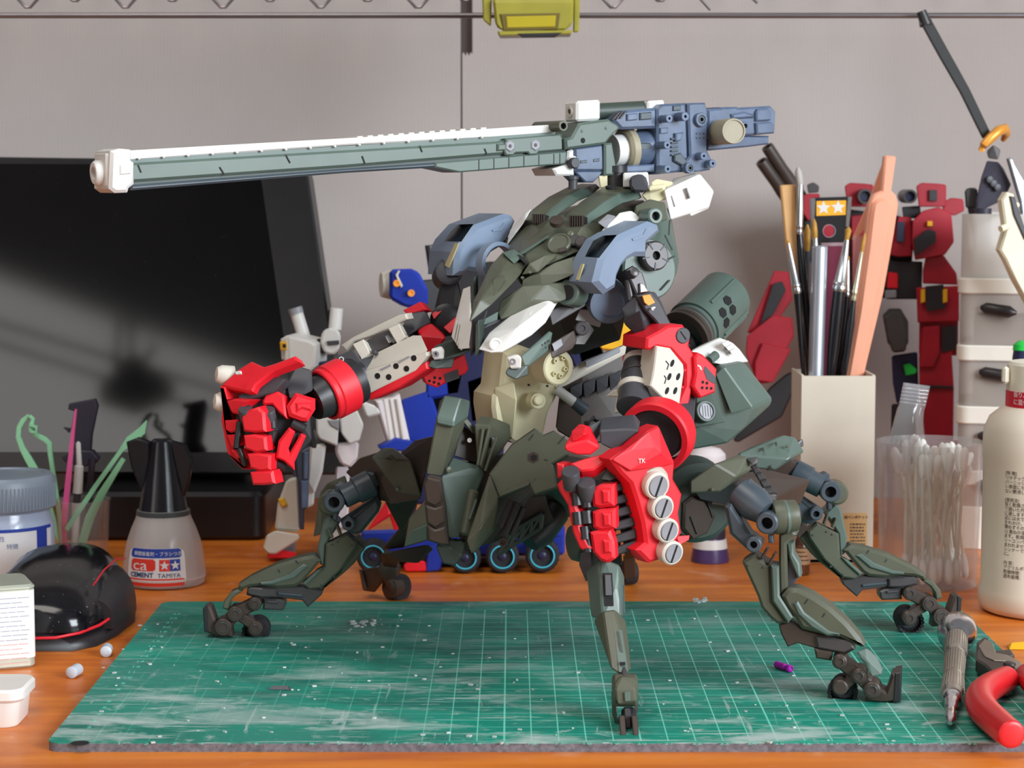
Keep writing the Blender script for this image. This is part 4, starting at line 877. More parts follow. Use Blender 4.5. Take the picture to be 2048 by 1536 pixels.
for i, (x, y, r) in enumerate(((1100, 805, 122), (1150, 1008, 112), (1200, 1222, 110), (1242, 1430, 108))):
    px_, py_ = cD([(x, y)])[0]; R = cm(r / 4.655, 4.2) * 1.08
    c = P(px_, py_, 4.05 + 0.06 * i)
    L0 = 1.3 if i == 0 else 0.8
    k = obj('knuckle_cap', [lathe(c - kn * L0, kn, [(0, R * 0.9), (0.1, R), (L0 - 0.06, R), (L0, R - 0.06), (L0, R * 0.8), (L0 - 0.05, R * 0.78)], 32)], offwhite, hand, 'warm white knuckle cap')
    obj('slotted_disc', [lathe(c - kn * 0.1, kn, [(0, R * 0.78), (0.12, R * 0.78), (0.16, R * 0.72)], 28)], greydisc, k)
    _, u_, v_ = frame_of(kn); d_ = (v_ * 0.95 - u_ * 0.3).normalized(); e_ = d_.cross(kn)
    obj('slot', [hull([c + kn * (0.065 + z) + d_ * a * R * 0.74 + e_ * b * R * 0.09 for a in (-1, 1) for b in (-1, 1) for z in (0, -0.05)])], hole, k)
obj('first_knuckle_sleeve', [lathe(P(*cD([(1060, 720)])[0], 4.6), (P(*cD([(1100, 805)])[0], 4.05) - P(*cD([(1060, 720)])[0], 4.6)), [(-0.25, 0.36), (-0.1, 0.5), (0.15, 0.53)], 28)], offwhite, hand)
# fingers
fpl = PLane(1200, 1010, 4.0, -12)
for q in ([(478, 835), (560, 790), (688, 785), (692, 990), (560, 1010), (490, 990)], [(485, 1045), (560, 1015), (700, 1010), (704, 1200), (570, 1225), (492, 1190)], [(462, 1235), (540, 1215), (650, 1215), (690, 1330), (700, 1480), (632, 1522), (560, 1500), (490, 1420)]):
    obj('finger_segment', [slab(fpl, cD(q), 1.0, 0.1, 0.12, 0.1)], red, hand)
    c_ = mid(q)
    obj('finger_pad', [slab(fpl, cD([(c_[0] - 10, c_[1] - 60), (c_[0] + 70, c_[1] - 60), (c_[0] + 75, c_[1] + 60), (c_[0], c_[1] + 70)]), 0.3, 0.2, 0.08)], red, hand)
for y in (780, 900, 1020, 1140, 1260, 1370):
    obj('grip_rib', [hp(*[(x_, y_, Y_) for (x_, y_), Y_ in zip(cD([(690, y), (900, y - 70), (905, y + 30), (700, y + 80), (690, y), (900, y - 70), (905, y + 30), (700, y + 80)]), (4.5, 4.7, 4.7, 4.5, 6, 6, 6, 6))])], black, hand, bev=0.05)
obj('finger_plate', [sl(cD([(270, 590), (400, 545), (620, 490), (662, 530), (500, 650), (385, 662)]), 4.2, 0.6, -10, 35, 0.06)], red, hand)
obj('palm_wedge', [hp(*[(x, y, Y) for (x, y), Y in zip(cD([(560, 740), (640, 590), (760, 700), (650, 755), (640, 600), (740, 700)]), (4.3, 4.5, 4.5, 4.2, 5.5, 5.5))])], dkgreen, hand, bev=0.04)
tpl = PLane(1150, 1000, 4.4, -24)
obj('thumb', [slab(tpl, cD([(150, 790), (200, 740), (290, 720), (392, 722), (345, 800), (295, 870), (330, 960), (365, 1060), (380, 1200), (480, 1390), (400, 1412), (360, 1380), (300, 1240), (250, 980), (170, 850)]), 1.0, 0.1, 0.1, 0.1), slab(tpl, cD([(150, 590), (215, 600), (240, 700), (160, 730)]), 0.8, 0.0, 0.06)], red, hand)
for x, y in ((430, 770), (285, 665)):
    px_, py_ = cD([(x, y)])[0]
    obj('joint_disc', [lathe(P(px_, py_ + 3, 4.0), Vector((-0.1, -0.55, 0.85)), [(-.7, 0.34), (0.05, 0.36), (0.1, 0.33)], 24)], charcoal, hand)
for x, y, r in ((430, 920, 55), (335, 900, 50), (430, 1070, 62), (345, 1080, 50), (415, 1215, 50), (440, 1335, 50)):
    px_, py_ = cD([(x, y)])[0]
    obj('finger_joint', [lathe(P(px_, py_ - 8, 4.35), Vector((0.1, -0.2, -1)), [(0, cm(r / 4.655, 4)), (0.5, cm(r / 4.655, 4))], 16)], black, hand)
tb = obj('thumb_block', [hull([P(*q) for q in [(x, y, 4.4) for x, y in cD([(215, 440), (330, 400), (440, 375), (560, 440), (470, 512), (340, 512), (250, 480)])] + [(x, y, 5.2) for x, y in cD([(285, 330), (370, 215), (470, 245), (482, 330)])] + [(1150, 880, 6.2), (1180, 870, 6.2), (1195, 890, 6)]])], red, hand, bev=0.06)
obj('thumb_cube', [hp(*[(x, y, Y) for (x, y), Y in zip(cD([(280, 375), (290, 290), (400, 305), (430, 250), (470, 330), (300, 390), (420, 320), (370, 215)]), (4.6, 4.8, 4.4, 4.8, 4.7, 4.4, 4.3, 5.4))])], red, hand, bev=0.04)
obj('thumb_strut', [tube([P(*cD([(430, 220)])[0], 5.6), P(*cD([(500, 170)])[0], 6), P(*cD([(560, 200)])[0], 6)], 0.12), hp(*[(x, y, Y) for (x, y), Y in zip(cD([(470, 240), (560, 190), (570, 300), (500, 400), (480, 250), (560, 300)]), (5.2, 5.4, 5.2, 5.0, 6.4, 6.4))])], black, hand, bev=0)

# ---------------------------------------------------------------- left arm (further from the camera)
ual = obj('upper_arm', [hp((880, 570, 14.6), (915, 555, 14.4), (925, 600, 14), (905, 640, 13.8), (875, 650, 14), (868, 620, 14.4), (890, 570, 16.5), (915, 640, 16))], black, mech, 'black upper arm', bev=0.05)
obj('joint', [lathe(P(897, 545, 14.6), Vector((0.2, -0.9, 0.3)), [(-.8, 0.6), (0.2, 0.6), (0.3, 0.45)], 24)], charcoal, ual)
obj('joint', [lathe(P(893, 640, 13.6), Vector((0.1, -1, 0.1)), [(-.6, 0.7), (0.1, 0.7), (0.2, 0.5)], 24)], black, ual)
obj('red_band', [hp((862, 628, 13.4), (886, 608, 13.6), (884, 622, 13.4), (868, 640, 13.2), (875, 620, 14.4))], red, ual, bev=0.03)
obj('red_band', [hp((886, 655, 13.2), (925, 622, 13.4), (915, 655, 13.2), (900, 668, 13), (905, 650, 14.4))], red, ual, bev=0.03)
fl = PLane(790, 730, 10.2, -22, 0)
lax = (P(640, 790, 9.4) - P(860, 680, 12.6)).normalized()
fal = obj('forearm', [cyl(P(850, 690, 13.2), P(690, 765, 10.9), cm(36, 11), cm(36, 10), 28)], charcoal, mech, 'forearm with white vent plate', smooth=40)
obj('vent_plate', [slab(fl, cB([(1135, 625), (1640, 470), (1650, 500), (1560, 610), (1205, 785), (1180, 700)]), 0.8, 0.02, 0.04), hull([fl.at(*cB([a])[0], o) for a, o in (((1118, 610), -0.25), ((1135, 625), 0.0), ((1640, 470), 0.0), ((1600, 345), -0.9), ((1540, 345), -0.9), ((1500, 400), -0.8), ((1300, 490), -0.8), ((1170, 520), -0.7), ((1650, 455), -0.1), ((1300, 600), -1.4))])], offwhite, fal, 'warm white vent plate')
for x, y in ((1270, 652), (1355, 660), (1410, 577), (1490, 597), (1545, 517)):
    obj('vent_hole', [disc(fl, *cB([(x, y)])[0], 6, 0.05, 0.035, 16, 0.0)], hole, fal)
obj('plate_step', [slab(fl, cB([(1292, 600), (1370, 562), (1372, 575), (1300, 612)]), 0.1, 0.05)], greydisc, fal)
obj('plate_step', [slab(fl, cB([(1425, 545), (1505, 500), (1508, 512), (1430, 558)]), 0.1, 0.05)], greydisc, fal)
obj('upper_strip', [slab(PLane(790, 680, 11.8, -22), cB([(990, 420), (1080, 358), (1430, 190), (1485, 178), (1500, 222), (1430, 250), (1420, 275), (1200, 362), (1092, 392), (1040, 472)]), 0.6, 0, 0.06)], offwhite, fal)
obj('inner_mechanism', [slab(PLane(760, 690, 11.5, -22, 20), cB([(1100, 440), (1200, 370), (1420, 265), (1480, 330), (1450, 380), (1250, 480), (1180, 520)]), 0.8, 0, 0.05)], gunm, fal)
for a in ((1130, 440), (1400, 320)):
    x, y = cB([a])[0]
    obj('mechanism_band', [sl([(x - 14, y - 8), (x + 8, y - 18), (x + 22, y + 10), (x + 4, y + 22)], 11.2, 0.5, -22, 20, 0.04)], offwhite, fal)
obj('mechanism_knob', [disc(PLane(743, 700, 11.1, -22, 20), *cB([(1238, 465)])[0], 5, 0.3, 0.1, 14)], charcoal, fal)
obj('mechanism_pin', [sl(cB([(1325, 350), (1345, 340), (1375, 390), (1352, 400)]), 11.1, 0.4, -22, 20)], chrome, fal)
obj('red_edge', [slab(fl, cB([(1195, 790), (1430, 660), (1640, 545), (1652, 600), (1440, 740), (1212, 836)]), 1.2, -0.02, 0.06)], red, fal)
obj('elbow_guard', [hull([P(*q) for q in [(x, y, 12.0) for x, y in cB([(1598, 345), (1650, 480), (1640, 550), (1700, 480), (1792, 362)])] + [(x, y, 12.6) for x, y in cB([(1565, 292), (1680, 250), (1770, 330)])] + [(850, 670, 14), (885, 690, 14)]])], red, fal, bev=0.05)
obj('elbow_block', [hp(*[(x, y, Y) for (x, y), Y in zip(cB([(1420, 260), (1490, 180), (1640, 155), (1680, 250), (1560, 300), (1500, 350), (1450, 330), (1500, 200), (1650, 250)]), (12.6, 12.8, 12.9, 12.7, 12.3, 12.2, 12.3, 14.5, 14.5))])], charcoal, fal, bev=0.05)
obj('red_tip', [sl(cB([(1462, 152), (1590, 88), (1642, 150), (1500, 192)]), 13.0, 0.6, -22, 10, 0.05)], red, fal)
obj('side_panel', [slab(PLane(890, 740, 11.2, 10), cB([(1612, 655), (1780, 560), (1930, 480), (1962, 600), (1940, 632), (1780, 712), (1722, 742), (1640, 712)]), 0.9, 0, 0.06)], red, fal)
obj('side_panel_window', [slab(PLane(890, 740, 11.2, 10), cB([(1775, 640), (1880, 600), (1895, 668), (1790, 705)]), 0.1, 0.03)], charcoal, fal)
for x, y in ((1665, 690), (1705, 665), (1700, 700), (1745, 670), (1735, 712)): obj('panel_hole', [disc(PLane(890, 740, 11.2, 10), *cB([(x, y)])[0], 3.0, 0.05, 0.012, 12, 0.0)], hole, fal)
wr = obj('wrist', [lathe(P(712, 760, 10.9), lax, [(0, 1.0), (0.9, 1.05), (1.0, 0.9)], 32)], black, fal)
obj('wrist_cover', [sl(cB([(925, 510), (1080, 448), (1140, 540), (1010, 620), (990, 590)]), 10.6, 0.5, -25, 30, 0.05)], charcoal, fal)
obj('wrist_mark', [slab(PLane(*cB([(995, 525)])[0], 10.5, -25, 30), hexa(*cB([(996, 524)])[0], 5.5, 1), 0.02, 0.12)], white, fal)
obj('wrist_mark', [slab(PLane(*cB([(995, 525)])[0], 10.5, -25, 30), hexa(*cB([(996, 524)])[0], 3.4, 1), 0.02, 0.13)], charcoal, fal)
handl = obj('hand', [hull([P(*q) for q in ((480, 800, 8.6), (560, 770, 8.6), (620, 800, 8.8), (625, 880, 8.6), (580, 930, 8.4), (500, 900, 8.2), (470, 840, 8.4), (490, 800, 10.6), (610, 800, 10.6), (580, 920, 10))])], black, mech, 'red armoured fist', bev=0.06)
cc = P(694, 768, 10.2)
obj('cuff', [ringm(cc, lax, cm(57, 10), cm(50, 10), 0.95, 48, 0.06), ringm(cc + lax * 0.85, lax, cm(54, 10), cm(47, 10), 0.35, 48, 0.05)], red, handl)
obj('cuff_core', [lathe(cc + lax * 0.3, lax, [(0, 1.0), (0.9, 0.92), (1.5, 0.8)], 28)], black, handl)
obj('back_plate', [slab(PLane(500, 770, 8.2, -30, 25), cB([(75, 728), (210, 600), (310, 538), (402, 580), (470, 560), (640, 497), (668, 540), (480, 610), (345, 720), (320, 770), (280, 775)]), 0.6, 0, 0.08, 0.05)], red, handl)
obj('back_rim', [sl(cB([(70, 730), (110, 735), (130, 830), (110, 850), (95, 990), (140, 1230), (230, 1300), (290, 1365), (240, 1360), (150, 1270), (105, 1050)]), 8.6, 0.9, -35, 0, 0.06)], red, handl)
obj('hand_mark', [sl(cB([(192, 618), (230, 612), (232, 634), (196, 640)]), 7.95, 0.1, -30, 25, 0)], white, handl)
for x, y, Y in ((100, 645, 9.3), (85, 850, 9.3)):
    px_, py_ = cB([(x, y)])[0]
    obj('knuckle_cap', [lathe(P(px_ + 6, py_, Y), Vector((-0.9, -0.3, 0.1)), [(-.3, 0.4), (0.2, 0.4), (0.4, 0.3), (0.45, 0.1)], 24)], offwhite, handl)
obj('grip_plate', [sl(cB([(205, 805), (480, 652), (572, 672), (490, 765), (235, 842)]), 8.3, 0.5, -25, 25, 0.06)], charcoal, handl)
obj('wrist_cube', [hp(*[(x, y, Y) for (x, y), Y in zip(cB([(575, 720), (655, 570), (772, 608), (782, 760), (722, 792), (600, 832), (670, 600), (770, 740)]), (8.6, 9.2, 9.0, 8.4, 8.2, 8.2, 10.5, 10.5))])], charcoal, handl, bev=0.06)
lpl = PLane(500, 900, 7.7, -20)
for q in ([(230, 960), (260, 920), (360, 888), (410, 930), (422, 1080), (330, 1085), (250, 1072)], [(248, 1105), (330, 1095), (420, 1112), (432, 1222), (350, 1240), (258, 1205)], [(275, 1245), (350, 1235), (458, 1252), (455, 1368), (380, 1380), (300, 1352)], [(298, 1385), (380, 1372), (472, 1372), (492, 1472), (400, 1482), (318, 1480)]):
    obj('finger_segment', [slab(lpl, cB(q), 0.9, 0.1, 0.1, 0.1)], red, handl)
for q in ([(120, 845), (180, 825), (300, 842), (245, 890), (230, 950), (160, 935)], [(105, 990), (200, 985), (215, 1070), (150, 1085), (110, 1060)], [(120, 1100), (195, 1095), (225, 1180), (160, 1200)], [(150, 1215), (220, 1210), (250, 1280), (190, 1275)]):
    obj('finger_segment', [slab(PLane(470, 880, 8.2, -35), cB(q), 0.8, 0.0, 0.08, 0.06)], red, handl)
obj('knuckle', [slab(PLane(540, 810, 8.0, -10, 10), cB([(395, 840), (420, 800), (510, 768), (560, 800), (578, 975), (520, 930), (470, 870), (400, 870)]), 0.8, 0, 0.08)], red, handl)
obj('thumb_block', [slab(PLane(600, 810, 7.9, 8, 10), cB([(580, 880), (650, 778), (800, 822), (800, 905), (742, 995), (690, 990), (600, 955)]), 1.0, 0, 0.14, 0.1)], red, handl)
obj('thumb_step', [slab(PLane(600, 810, 7.9, 8, 10), cB([(650, 855), (780, 850), (770, 920), (700, 900), (655, 930)]), 0.3, 0.1, 0.08)], red, handl)
obj('thumb', [slab(PLane(580, 890, 7.6, 5), cB([(500, 1275), (520, 1150), (600, 1048), (645, 1080), (595, 1205), (605, 1240), (690, 1092), (728, 1112), (640, 1310), (642, 1372), (560, 1300)]), 0.6, 0, 0.08, 0.05)], red, handl)
for x, y in ((270, 895), (440, 905)):
    px_, py_ = cB([(x, y)])[0]
    obj('joint_disc', [lathe(P(px_, py_ + 5, 7.9), Vector((-0.1, -0.5, 0.85)), [(-1.0, 0.28), (0.05, 0.3), (0.1, 0.27)], 24)], charcoal, handl)
for x0, y0, x1, y1, r in ((460, 950, 470, 1050, 50), (480, 1060, 450, 1190, 45), (465, 1200, 480, 1290, 40), (480, 1310, 580, 1340, 50), (620, 1010, 720, 1060, 42), (640, 1080, 630, 1180, 28), (225, 1000, 200, 1200, 25), (220, 1200, 270, 1330, 22)):
    a, b = cB([(x0, y0), (x1, y1)])
    obj('finger_joint', [cyl(P(*a, 8.1), P(*b, 8.1), cm(r / 3.7926, 8), seg=14, ch=0.03)], black, handl)
# ================================================================ waist, hips, tail
pel = obj('pelvis', [hull([P(*q) for q in ((900, 930, 12), (1060, 900, 12), (1100, 955, 12.5), (990, 1085, 12.5), (930, 1100, 12), (880, 1000, 13), (920, 920, 20), (1120, 900, 20), (1250, 930, 17), (1240, 1000, 17), (940, 1080, 20))])], brown, mech, 'dark brown pelvis block', bev=0.06)
wst = obj('waist_strut', [sl([(1008, 706), (1040, 690), (1112, 716), (1116, 790), (1098, 826), (1088, 872), (1030, 888), (992, 862), (985, 815), (986, 792), (1000, 776)], 14.0, 2.4, 22, 0, 0.15, 0.1)], cream, mech, 'cream waist strut')
obj('waist_front', [hp((988, 775, 13.6), (1028, 762, 13.3), (1034, 800, 13.2), (1026, 880, 13.6), (996, 862, 13.9), (985, 815, 13.9), (990, 800, 15.5), (1030, 860, 15.5))], cream, wst, bev=0.06)
wp = PLane(1080, 800, 13.4, 22)
obj('waist_boss', [disc(wp, 1078, 803, 17, 0.6, 0.25, 28, 0.06)], cream, wst)
obj('waist_boss', [disc(wp, 1078, 801, 10, 0.3, 0.42, 24, 0.05)], cream, wst)
wd = PLane(1124, 733, 12.6, 32)
dw = obj('waist_wheel', [ringp(wd, 1118, 735, 36, 24, 1.1, 0.3, 40, 0.06), disc(wd, 1118, 735, 26, 0.7, 0.08, 32)], cream, wst)
for x, y in ((1112, 722), (1128, 716), (1110, 748), (1132, 738), (1122, 752)): obj('wheel_boss', [ringp(wd, x, y, 5, 2.4, 0.3, 0.25, 14, 0.015)], cream, dw)
for x, y in ((1060, 715), (1055, 745), (1095, 772), (1058, 770)): obj('pin_hole', [disc(PLane(1060, 745, 13.75, 22), x, y, 2.6, 0.06, 0.28, 10, 0)], charcoal, wst)
rod0, rod1 = P(1112, 778, 14.5), P(1150, 806, 14.6)
obj('hydraulic_rod', [cyl(rod0, rod1, 0.22)], white, wst)
obj('rod_end', [cyl(rod1 - (rod1 - rod0) * 0.05, rod1 + (rod1 - rod0) * 0.55, 0.26, 0.3)], steel, wst)
# tall front tower
tw = PLane(870, 880, 10.4, 14)
tower = obj('hip_tower', [hull([P(*q) for q in [(x, y, 10.4) for x, y in cE([(562, 722), (655, 300), (652, 235), (690, 742), (800, 300), (795, 240)])] + [(x, y, 10.8) for x, y in cE([(722, 46), (868, 72)])] + [(x, y, 11.6) for x, y in cE([(940, 92), (925, 225), (880, 292), (792, 578)])] + [(880, 800, 12.2), (930, 800, 12.6)]])], olive, pel, 'olive hip tower', bev=0.06)
obj('tower_cap', [hull([P(*q) for q in [(x, y, 10.15) for x, y in cE([(652, 232), (800, 265), (655, 285), (800, 318)])] + [(x, y, 10.5) for x, y in cE([(718, 44), (862, 68)])] + [(x, y, 11.4) for x, y in cE([(942, 92), (925, 225), (800, 318)])] + [(895, 800, 12)]])], green, tower, bev=0.05)
obj('side_shell', [hull([P(*q) for q in [(x, y, 10.6) for x, y in cE([(690, 742), (700, 1000), (752, 1262), (832, 1272)])] + [(x, y, 11.4) for x, y in cE([(792, 572), (1040, 652), (1062, 705), (950, 1000)])] + [(900, 950, 13), (950, 1000, 13)]])], green, tower, bev=0.05)
obj('shell_boss', [lathe(P(*cE([(752, 680)])[0], 10.62), Vector((0.45, -0.9, 0.1)), [(0, 0.14), (0.12, 0.14), (0.14, 0.1)], 16)], olive, tower)
obj('tower_recess', [hp(*[(x, y, Y) for (x, y), Y in zip(cE([(800, 562), (872, 300), (1000, 380), (1022, 640), (880, 350), (1010, 600)]), (11.7, 12.0, 12.2, 12.0, 13.5, 13.5))])], brown, tower, bev=0.04)
obj('tower_strap', [hp(*[(x, y, Y) for (x, y), Y in zip(cE([(880, 270), (912, 240), (990, 330), (960, 370), (890, 300), (980, 360)]), (11.3, 11.4, 11.6, 11.5, 12.2, 12.2))])], olive, tower, bev=0.03)
obj('tower_pin', [lathe(P(*cE([(935, 430)])[0], 11.6), Vector((0, -1, 0.2)), [(0, 0.1), (0.1, 0.1)], 12)], white, tower)
blk = obj('hip_block', [hull([P(*q) for q in [(x, y, 11.2) for x, y in cE([(972, 292), (1110, 300), (1050, 330), (1000, 640), (1052, 690)])] + [(x, y, 12.0) for x, y in cE([(1022, 220), (1140, 235), (1120, 640), (1160, 560)])] + [(x, y, 12.8) for x, y in cE([(1282, 292), (1290, 400), (1180, 560)])] + [(1000, 850, 14.5)]])], olive, pel, bev=0.06)
for x0, y0, x1, y1 in ((1050, 330, 1005, 640), (1100, 330, 1030, 640), (1165, 400, 1070, 690)):
    a, b = cE([(x0, y0), (x1, y1)])
    obj('rail', [cyl(P(*a, 11.1), P(*b, 11.0), 0.07, seg=10)], olive, blk)
obj('hip_step', [hp(*[(x, y, Y) for (x, y), Y in zip(cE([(1115, 400), (1165, 400), (1150, 460), (1115, 500), (1140, 400), (1130, 470)]), (11.3, 11.4, 11.3, 11.2, 12, 12))])], dkgreen, blk, bev=0.03)
obj('pipe', [cyl(P(*cE([(972, 850)])[0], 10.9), P(*cE([(895, 1240)])[0], 10.6), cm(50 / 4.266, 11), seg=20, ch=0.1)], olive, pel)
obj('pipe_strip', [sl(cE([(990, 930), (1005, 940), (945, 1110), (930, 1105)]), 10.3, 0.2, 10)], green, pel)
obj('lower_foot', [hull([P(*q) for q in [(x, y, 10.4) for x, y in cE([(640, 1322), (762, 1342), (705, 1480), (810, 1500), (880, 1420)])] + [(x, y, 10.8) for x, y in cE([(800, 1262), (905, 1300)])] + [(900, 1130, 13), (930, 1080, 13)]])], dkgreen, pel, bev=0.06)
# plated brown fender strip
fs = PLane(860, 1000, 10.0, -6)
fend = obj('front_fender', [slab(fs, cE([(540, 792), (572, 744), (684, 772), (722, 1000), (752, 1322), (582, 1290), (562, 1000)]), 1.0, -0.12, 0.05)], brown, pel, 'brown jointed front fender')
for q in ([(538, 795), (572, 742), (686, 770), (700, 860), (706, 950), (640, 1000), (560, 960)], [(556, 985), (640, 1005), (712, 985), (724, 1060), (728, 1130), (640, 1185), (566, 1130)], [(568, 1150), (640, 1190), (730, 1165), (754, 1322), (700, 1328), (584, 1290)]):
    obj('fender_plate', [slab(fs, cE(q), 0.5, 0.05, 0.09)], brown, fend)
obj('left_fin', [sl(cE([(370, 1342), (412, 1095), (560, 930), (582, 1140), (578, 1280)]), 11.6, 0.8, -25, 0, 0.08)], olive, pel)
obj('left_fin_lower', [sl(cE([(372, 1340), (440, 1200), (578, 1145), (575, 1282)]), 11.4, 0.5, -20, -15, 0.05)], green, pel)
# wing plate to the right, slightly folded
wg = PLane(1060, 970, 9.4, -6, 12)
wing = obj('skirt_plate', [slab(wg, cE([(1100, 715), (1290, 462), (1490, 322), (1562, 380), (1652, 342), (1762, 420), (1772, 552), (1642, 632), (1684, 830), (1492, 892), (1440, 812), (1180, 915)]), 0.7, 0, 0.07, 0.05)], olive, pel, 'olive skirt plate with a hexagonal hole')
obj('skirt_front', [hull([P(*q) for q in [(x, y, 9.3) for x, y in cE([(905, 1290), (1105, 712), (1185, 912), (1130, 1200), (952, 1420), (935, 1330)])] + [(x, y, 9.0) for x, y in cE([(1030, 1170)])] + [(960, 1050, 10.4), (980, 980, 10.4), (990, 1060, 10.2)]])], olive, wing, bev=0.06)
obj('skirt_edge', [slab(wg, cE([(1180, 915), (1210, 860), (1440, 762), (1450, 790), (1440, 815)]), 0.5, 0.08, 0.04), slab(wg, cE([(1450, 810), (1500, 750), (1680, 800), (1684, 832), (1492, 892)]), 0.5, 0.06, 0.05)], olive, wing)
obj('skirt_hole', [slab(wg, hexa(*cE([(1478, 576)])[0], 12, 1.05), 0.06, 0.015)], brown, wing)
obj('skirt_hole_core', [slab(wg, hexa(*cE([(1482, 578)])[0], 7, 1.05), 0.06, 0.025)], hole, wing)
obj('panel_lines', lines(wg, [(*cE([(1440, 430)])[0], *cE([(1480, 380)])[0]), (*cE([(1690, 460)])[0], *cE([(1750, 390)])[0]), (*cE([(1570, 595)])[0], *cE([(1600, 600)])[0]), (*cE([(1230, 870)])[0], *cE([(1420, 790)])[0])], 0.025, 0.02), lined, wing)
# dark lattice girder and pistons below the skirt
gd = obj('girder', [], black, None) if False else None
tr = []
A_ = [cE([(1180, 1400)])[0], cE([(1540, 1180)])[0], cE([(1320, 1200)])[0], cE([(1560, 1060)])[0]]
gp = [P(*A_[0], 12.2), P(*A_[1], 12.2), P(*A_[2], 12.2), P(*A_[3], 12.2)]
for a, b in ((0, 1), (2, 3), (0, 2), (1, 3)): tr.append(cyl(gp[a], gp[b], 0.1, seg=8))
for k in range(4):
    u = k / 4.0; v = (k + 1) / 4.0
    tr.append(cyl(gp[0].lerp(gp[1], u), gp[2].lerp(gp[3], (u + v) / 2), 0.07, seg=8)); tr.append(cyl(gp[2].lerp(gp[3], (u + v) / 2), gp[0].lerp(gp[1], v), 0.07, seg=8))
obj('girder', tr, dkgreen, pel)
obj('drop_tank', [lathe(P(1115, 1010, 14), Vector((-0.6, -0.5, -0.7)), [(0, 0.4), (0.3, 0.75), (1.6, 0.8), (2.2, 0.5)], 24)], black, pel)
for x0, y0, x1, y1, r in ((1350, 960, 1220, 1260, 0.2), (1400, 1000, 1290, 1240, 0.12), (1300, 940, 1190, 1180, 0.16)):
    a, b = cE([(x0, y0), (x1, y1)]); obj('piston', [cyl(P(*a, 11.2), P(*b, 11.0), r, seg=12, ch=0.03)], gunm, pel)
obj('piston_eye', [lathe(P(*cE([(1222, 1290)])[0], 11.0), Vector((0, -1, 0)), [(0, 0.2), (0.3, 0.2), (0.3, 0.1), (0.2, 0.08)], 16)], gunm, pel)
obj('under_block', [hp((1000, 1000, 12.5), (1090, 990, 12.4), (1110, 1040, 12.5), (1040, 1080, 12.6), (1000, 1060, 12.6), (1050, 1020, 16), (1100, 1020, 16))], black, pel, bev=0.05)
# left hip guard
obj('hip_guard', [hull([P(*q) for q in [(x, y, 13.6) for x, y in cE([(90, 572), (180, 650), (320, 882), (530, 912), (432, 602)])] + [(x, y, 14.4) for x, y in cE([(190, 490), (290, 492)])] + [(800, 930, 17), (830, 960, 17)]])], olive, pel, 'olive hip guard', bev=0.06)
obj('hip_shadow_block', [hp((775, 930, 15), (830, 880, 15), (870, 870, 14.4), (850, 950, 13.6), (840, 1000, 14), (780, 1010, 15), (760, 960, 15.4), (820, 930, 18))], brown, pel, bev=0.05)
obj('hip_bolt', [lathe(P(*cE([(318, 845)])[0], 13.5), Vector((0, -1, 0.1)), [(0, 0.1), (0.08, 0.08)], 10)], green, pel)
obj('hip_step', [hp(*[(x, y, Y) for (x, y), Y in zip(cE([(230, 560), (270, 545), (325, 600), (310, 615), (250, 580), (300, 600)]), (13.4, 13.5, 13.4, 13.3, 14, 14))])], olive, pel, bev=0.02)
# right hip guards
obj('hip_guard', [hull([P(*q) for q in [(x, y, 8.6) for x, y in cF([(0, 372), (180, 245), (340, 340), (220, 452), (0, 462)])] + [(x, y, 9.4) for x, y in cF([(340, 186), (420, 192), (455, 290)])] + [(1390, 985, 12), (1480, 930, 12)]])], olive, pel, 'olive hip guard', bev=0.06)
obj('hip_guard', [hull([P(*q) for q in [(x, y, 14.4) for x, y in cF([(335, 180), (430, 190), (500, 282), (622, 296), (720, 210)])] + [(x, y, 15.2) for x, y in cF([(435, 130), (680, 36), (770, 52), (836, 160)])] + [(1530, 930, 19), (1570, 900, 19)]])], green, pel, 'olive hip guard', bev=0.06)
for x, y, Y in ((165, 435, 8.5), (600, 268, 14.3), (710, 120, 14.6), (185, 275, 9)): obj('hip_bolt', [lathe(P(*cF([(x, y)])[0], Y), Vector((0, -1, 0.2)), [(0, 0.08), (0.06, 0.06)], 10)], olive, pel)
for x, y in ((525, 130), (620, 90)): obj('hip_clip', [hp(*[(a, b, Y) for (a, b), Y in zip(cF([(x, y), (x + 14, y - 5), (x + 18, y + 22), (x + 4, y + 28), (x + 8, y)]), (14.5, 14.5, 14.3, 14.3, 15))])], dkgreen, pel)
obj('rear_link', [hp((1560, 890, 15.6), (1606, 878, 15.8), (1608, 892, 15.8), (1580, 905, 15.4), (1585, 890, 17))], gunm, pel, bev=0.03)
obj('hip_core', [hp((1440, 950, 11), (1540, 940, 13), (1620, 960, 14), (1600, 1010, 14), (1500, 1020, 11), (1420, 1010, 11), (1500, 960, 17), (1600, 980, 18))], brown, pel, bev=0.06)
ch = obj('chain_link_strap', [hp(*[(x, y, Y) for (x, y), Y in zip(cF([(455, 260), (485, 245), (645, 490), (560, 495), (470, 260), (600, 490)]), (9.6, 9.8, 9.4, 9.2, 10.6, 10.4))])], brown, pel, bev=0.03)
for k in range(4):
    t = k / 4.0; x, y = 470 + 130 * t, 262 + 205 * t; w_ = 26 + 18 * t
    obj('strap_link', [sl(cF([(x - w_, y), (x + w_ * .6, y - 14), (x + w_ + 26, y + 44), (x + 2, y + 58)]), 9.3, 0.3, -10, 20, 0.05)], gunm, ch)
obj('strap_buckle', [hp(*[(x, y, Y) for (x, y), Y in zip(cF([(425, 205), (495, 195), (500, 240), (455, 262), (450, 210), (490, 235)]), (9.2, 9.3, 9.2, 9.0, 10.2, 10.2))])], gunm, pel, bev=0.03)
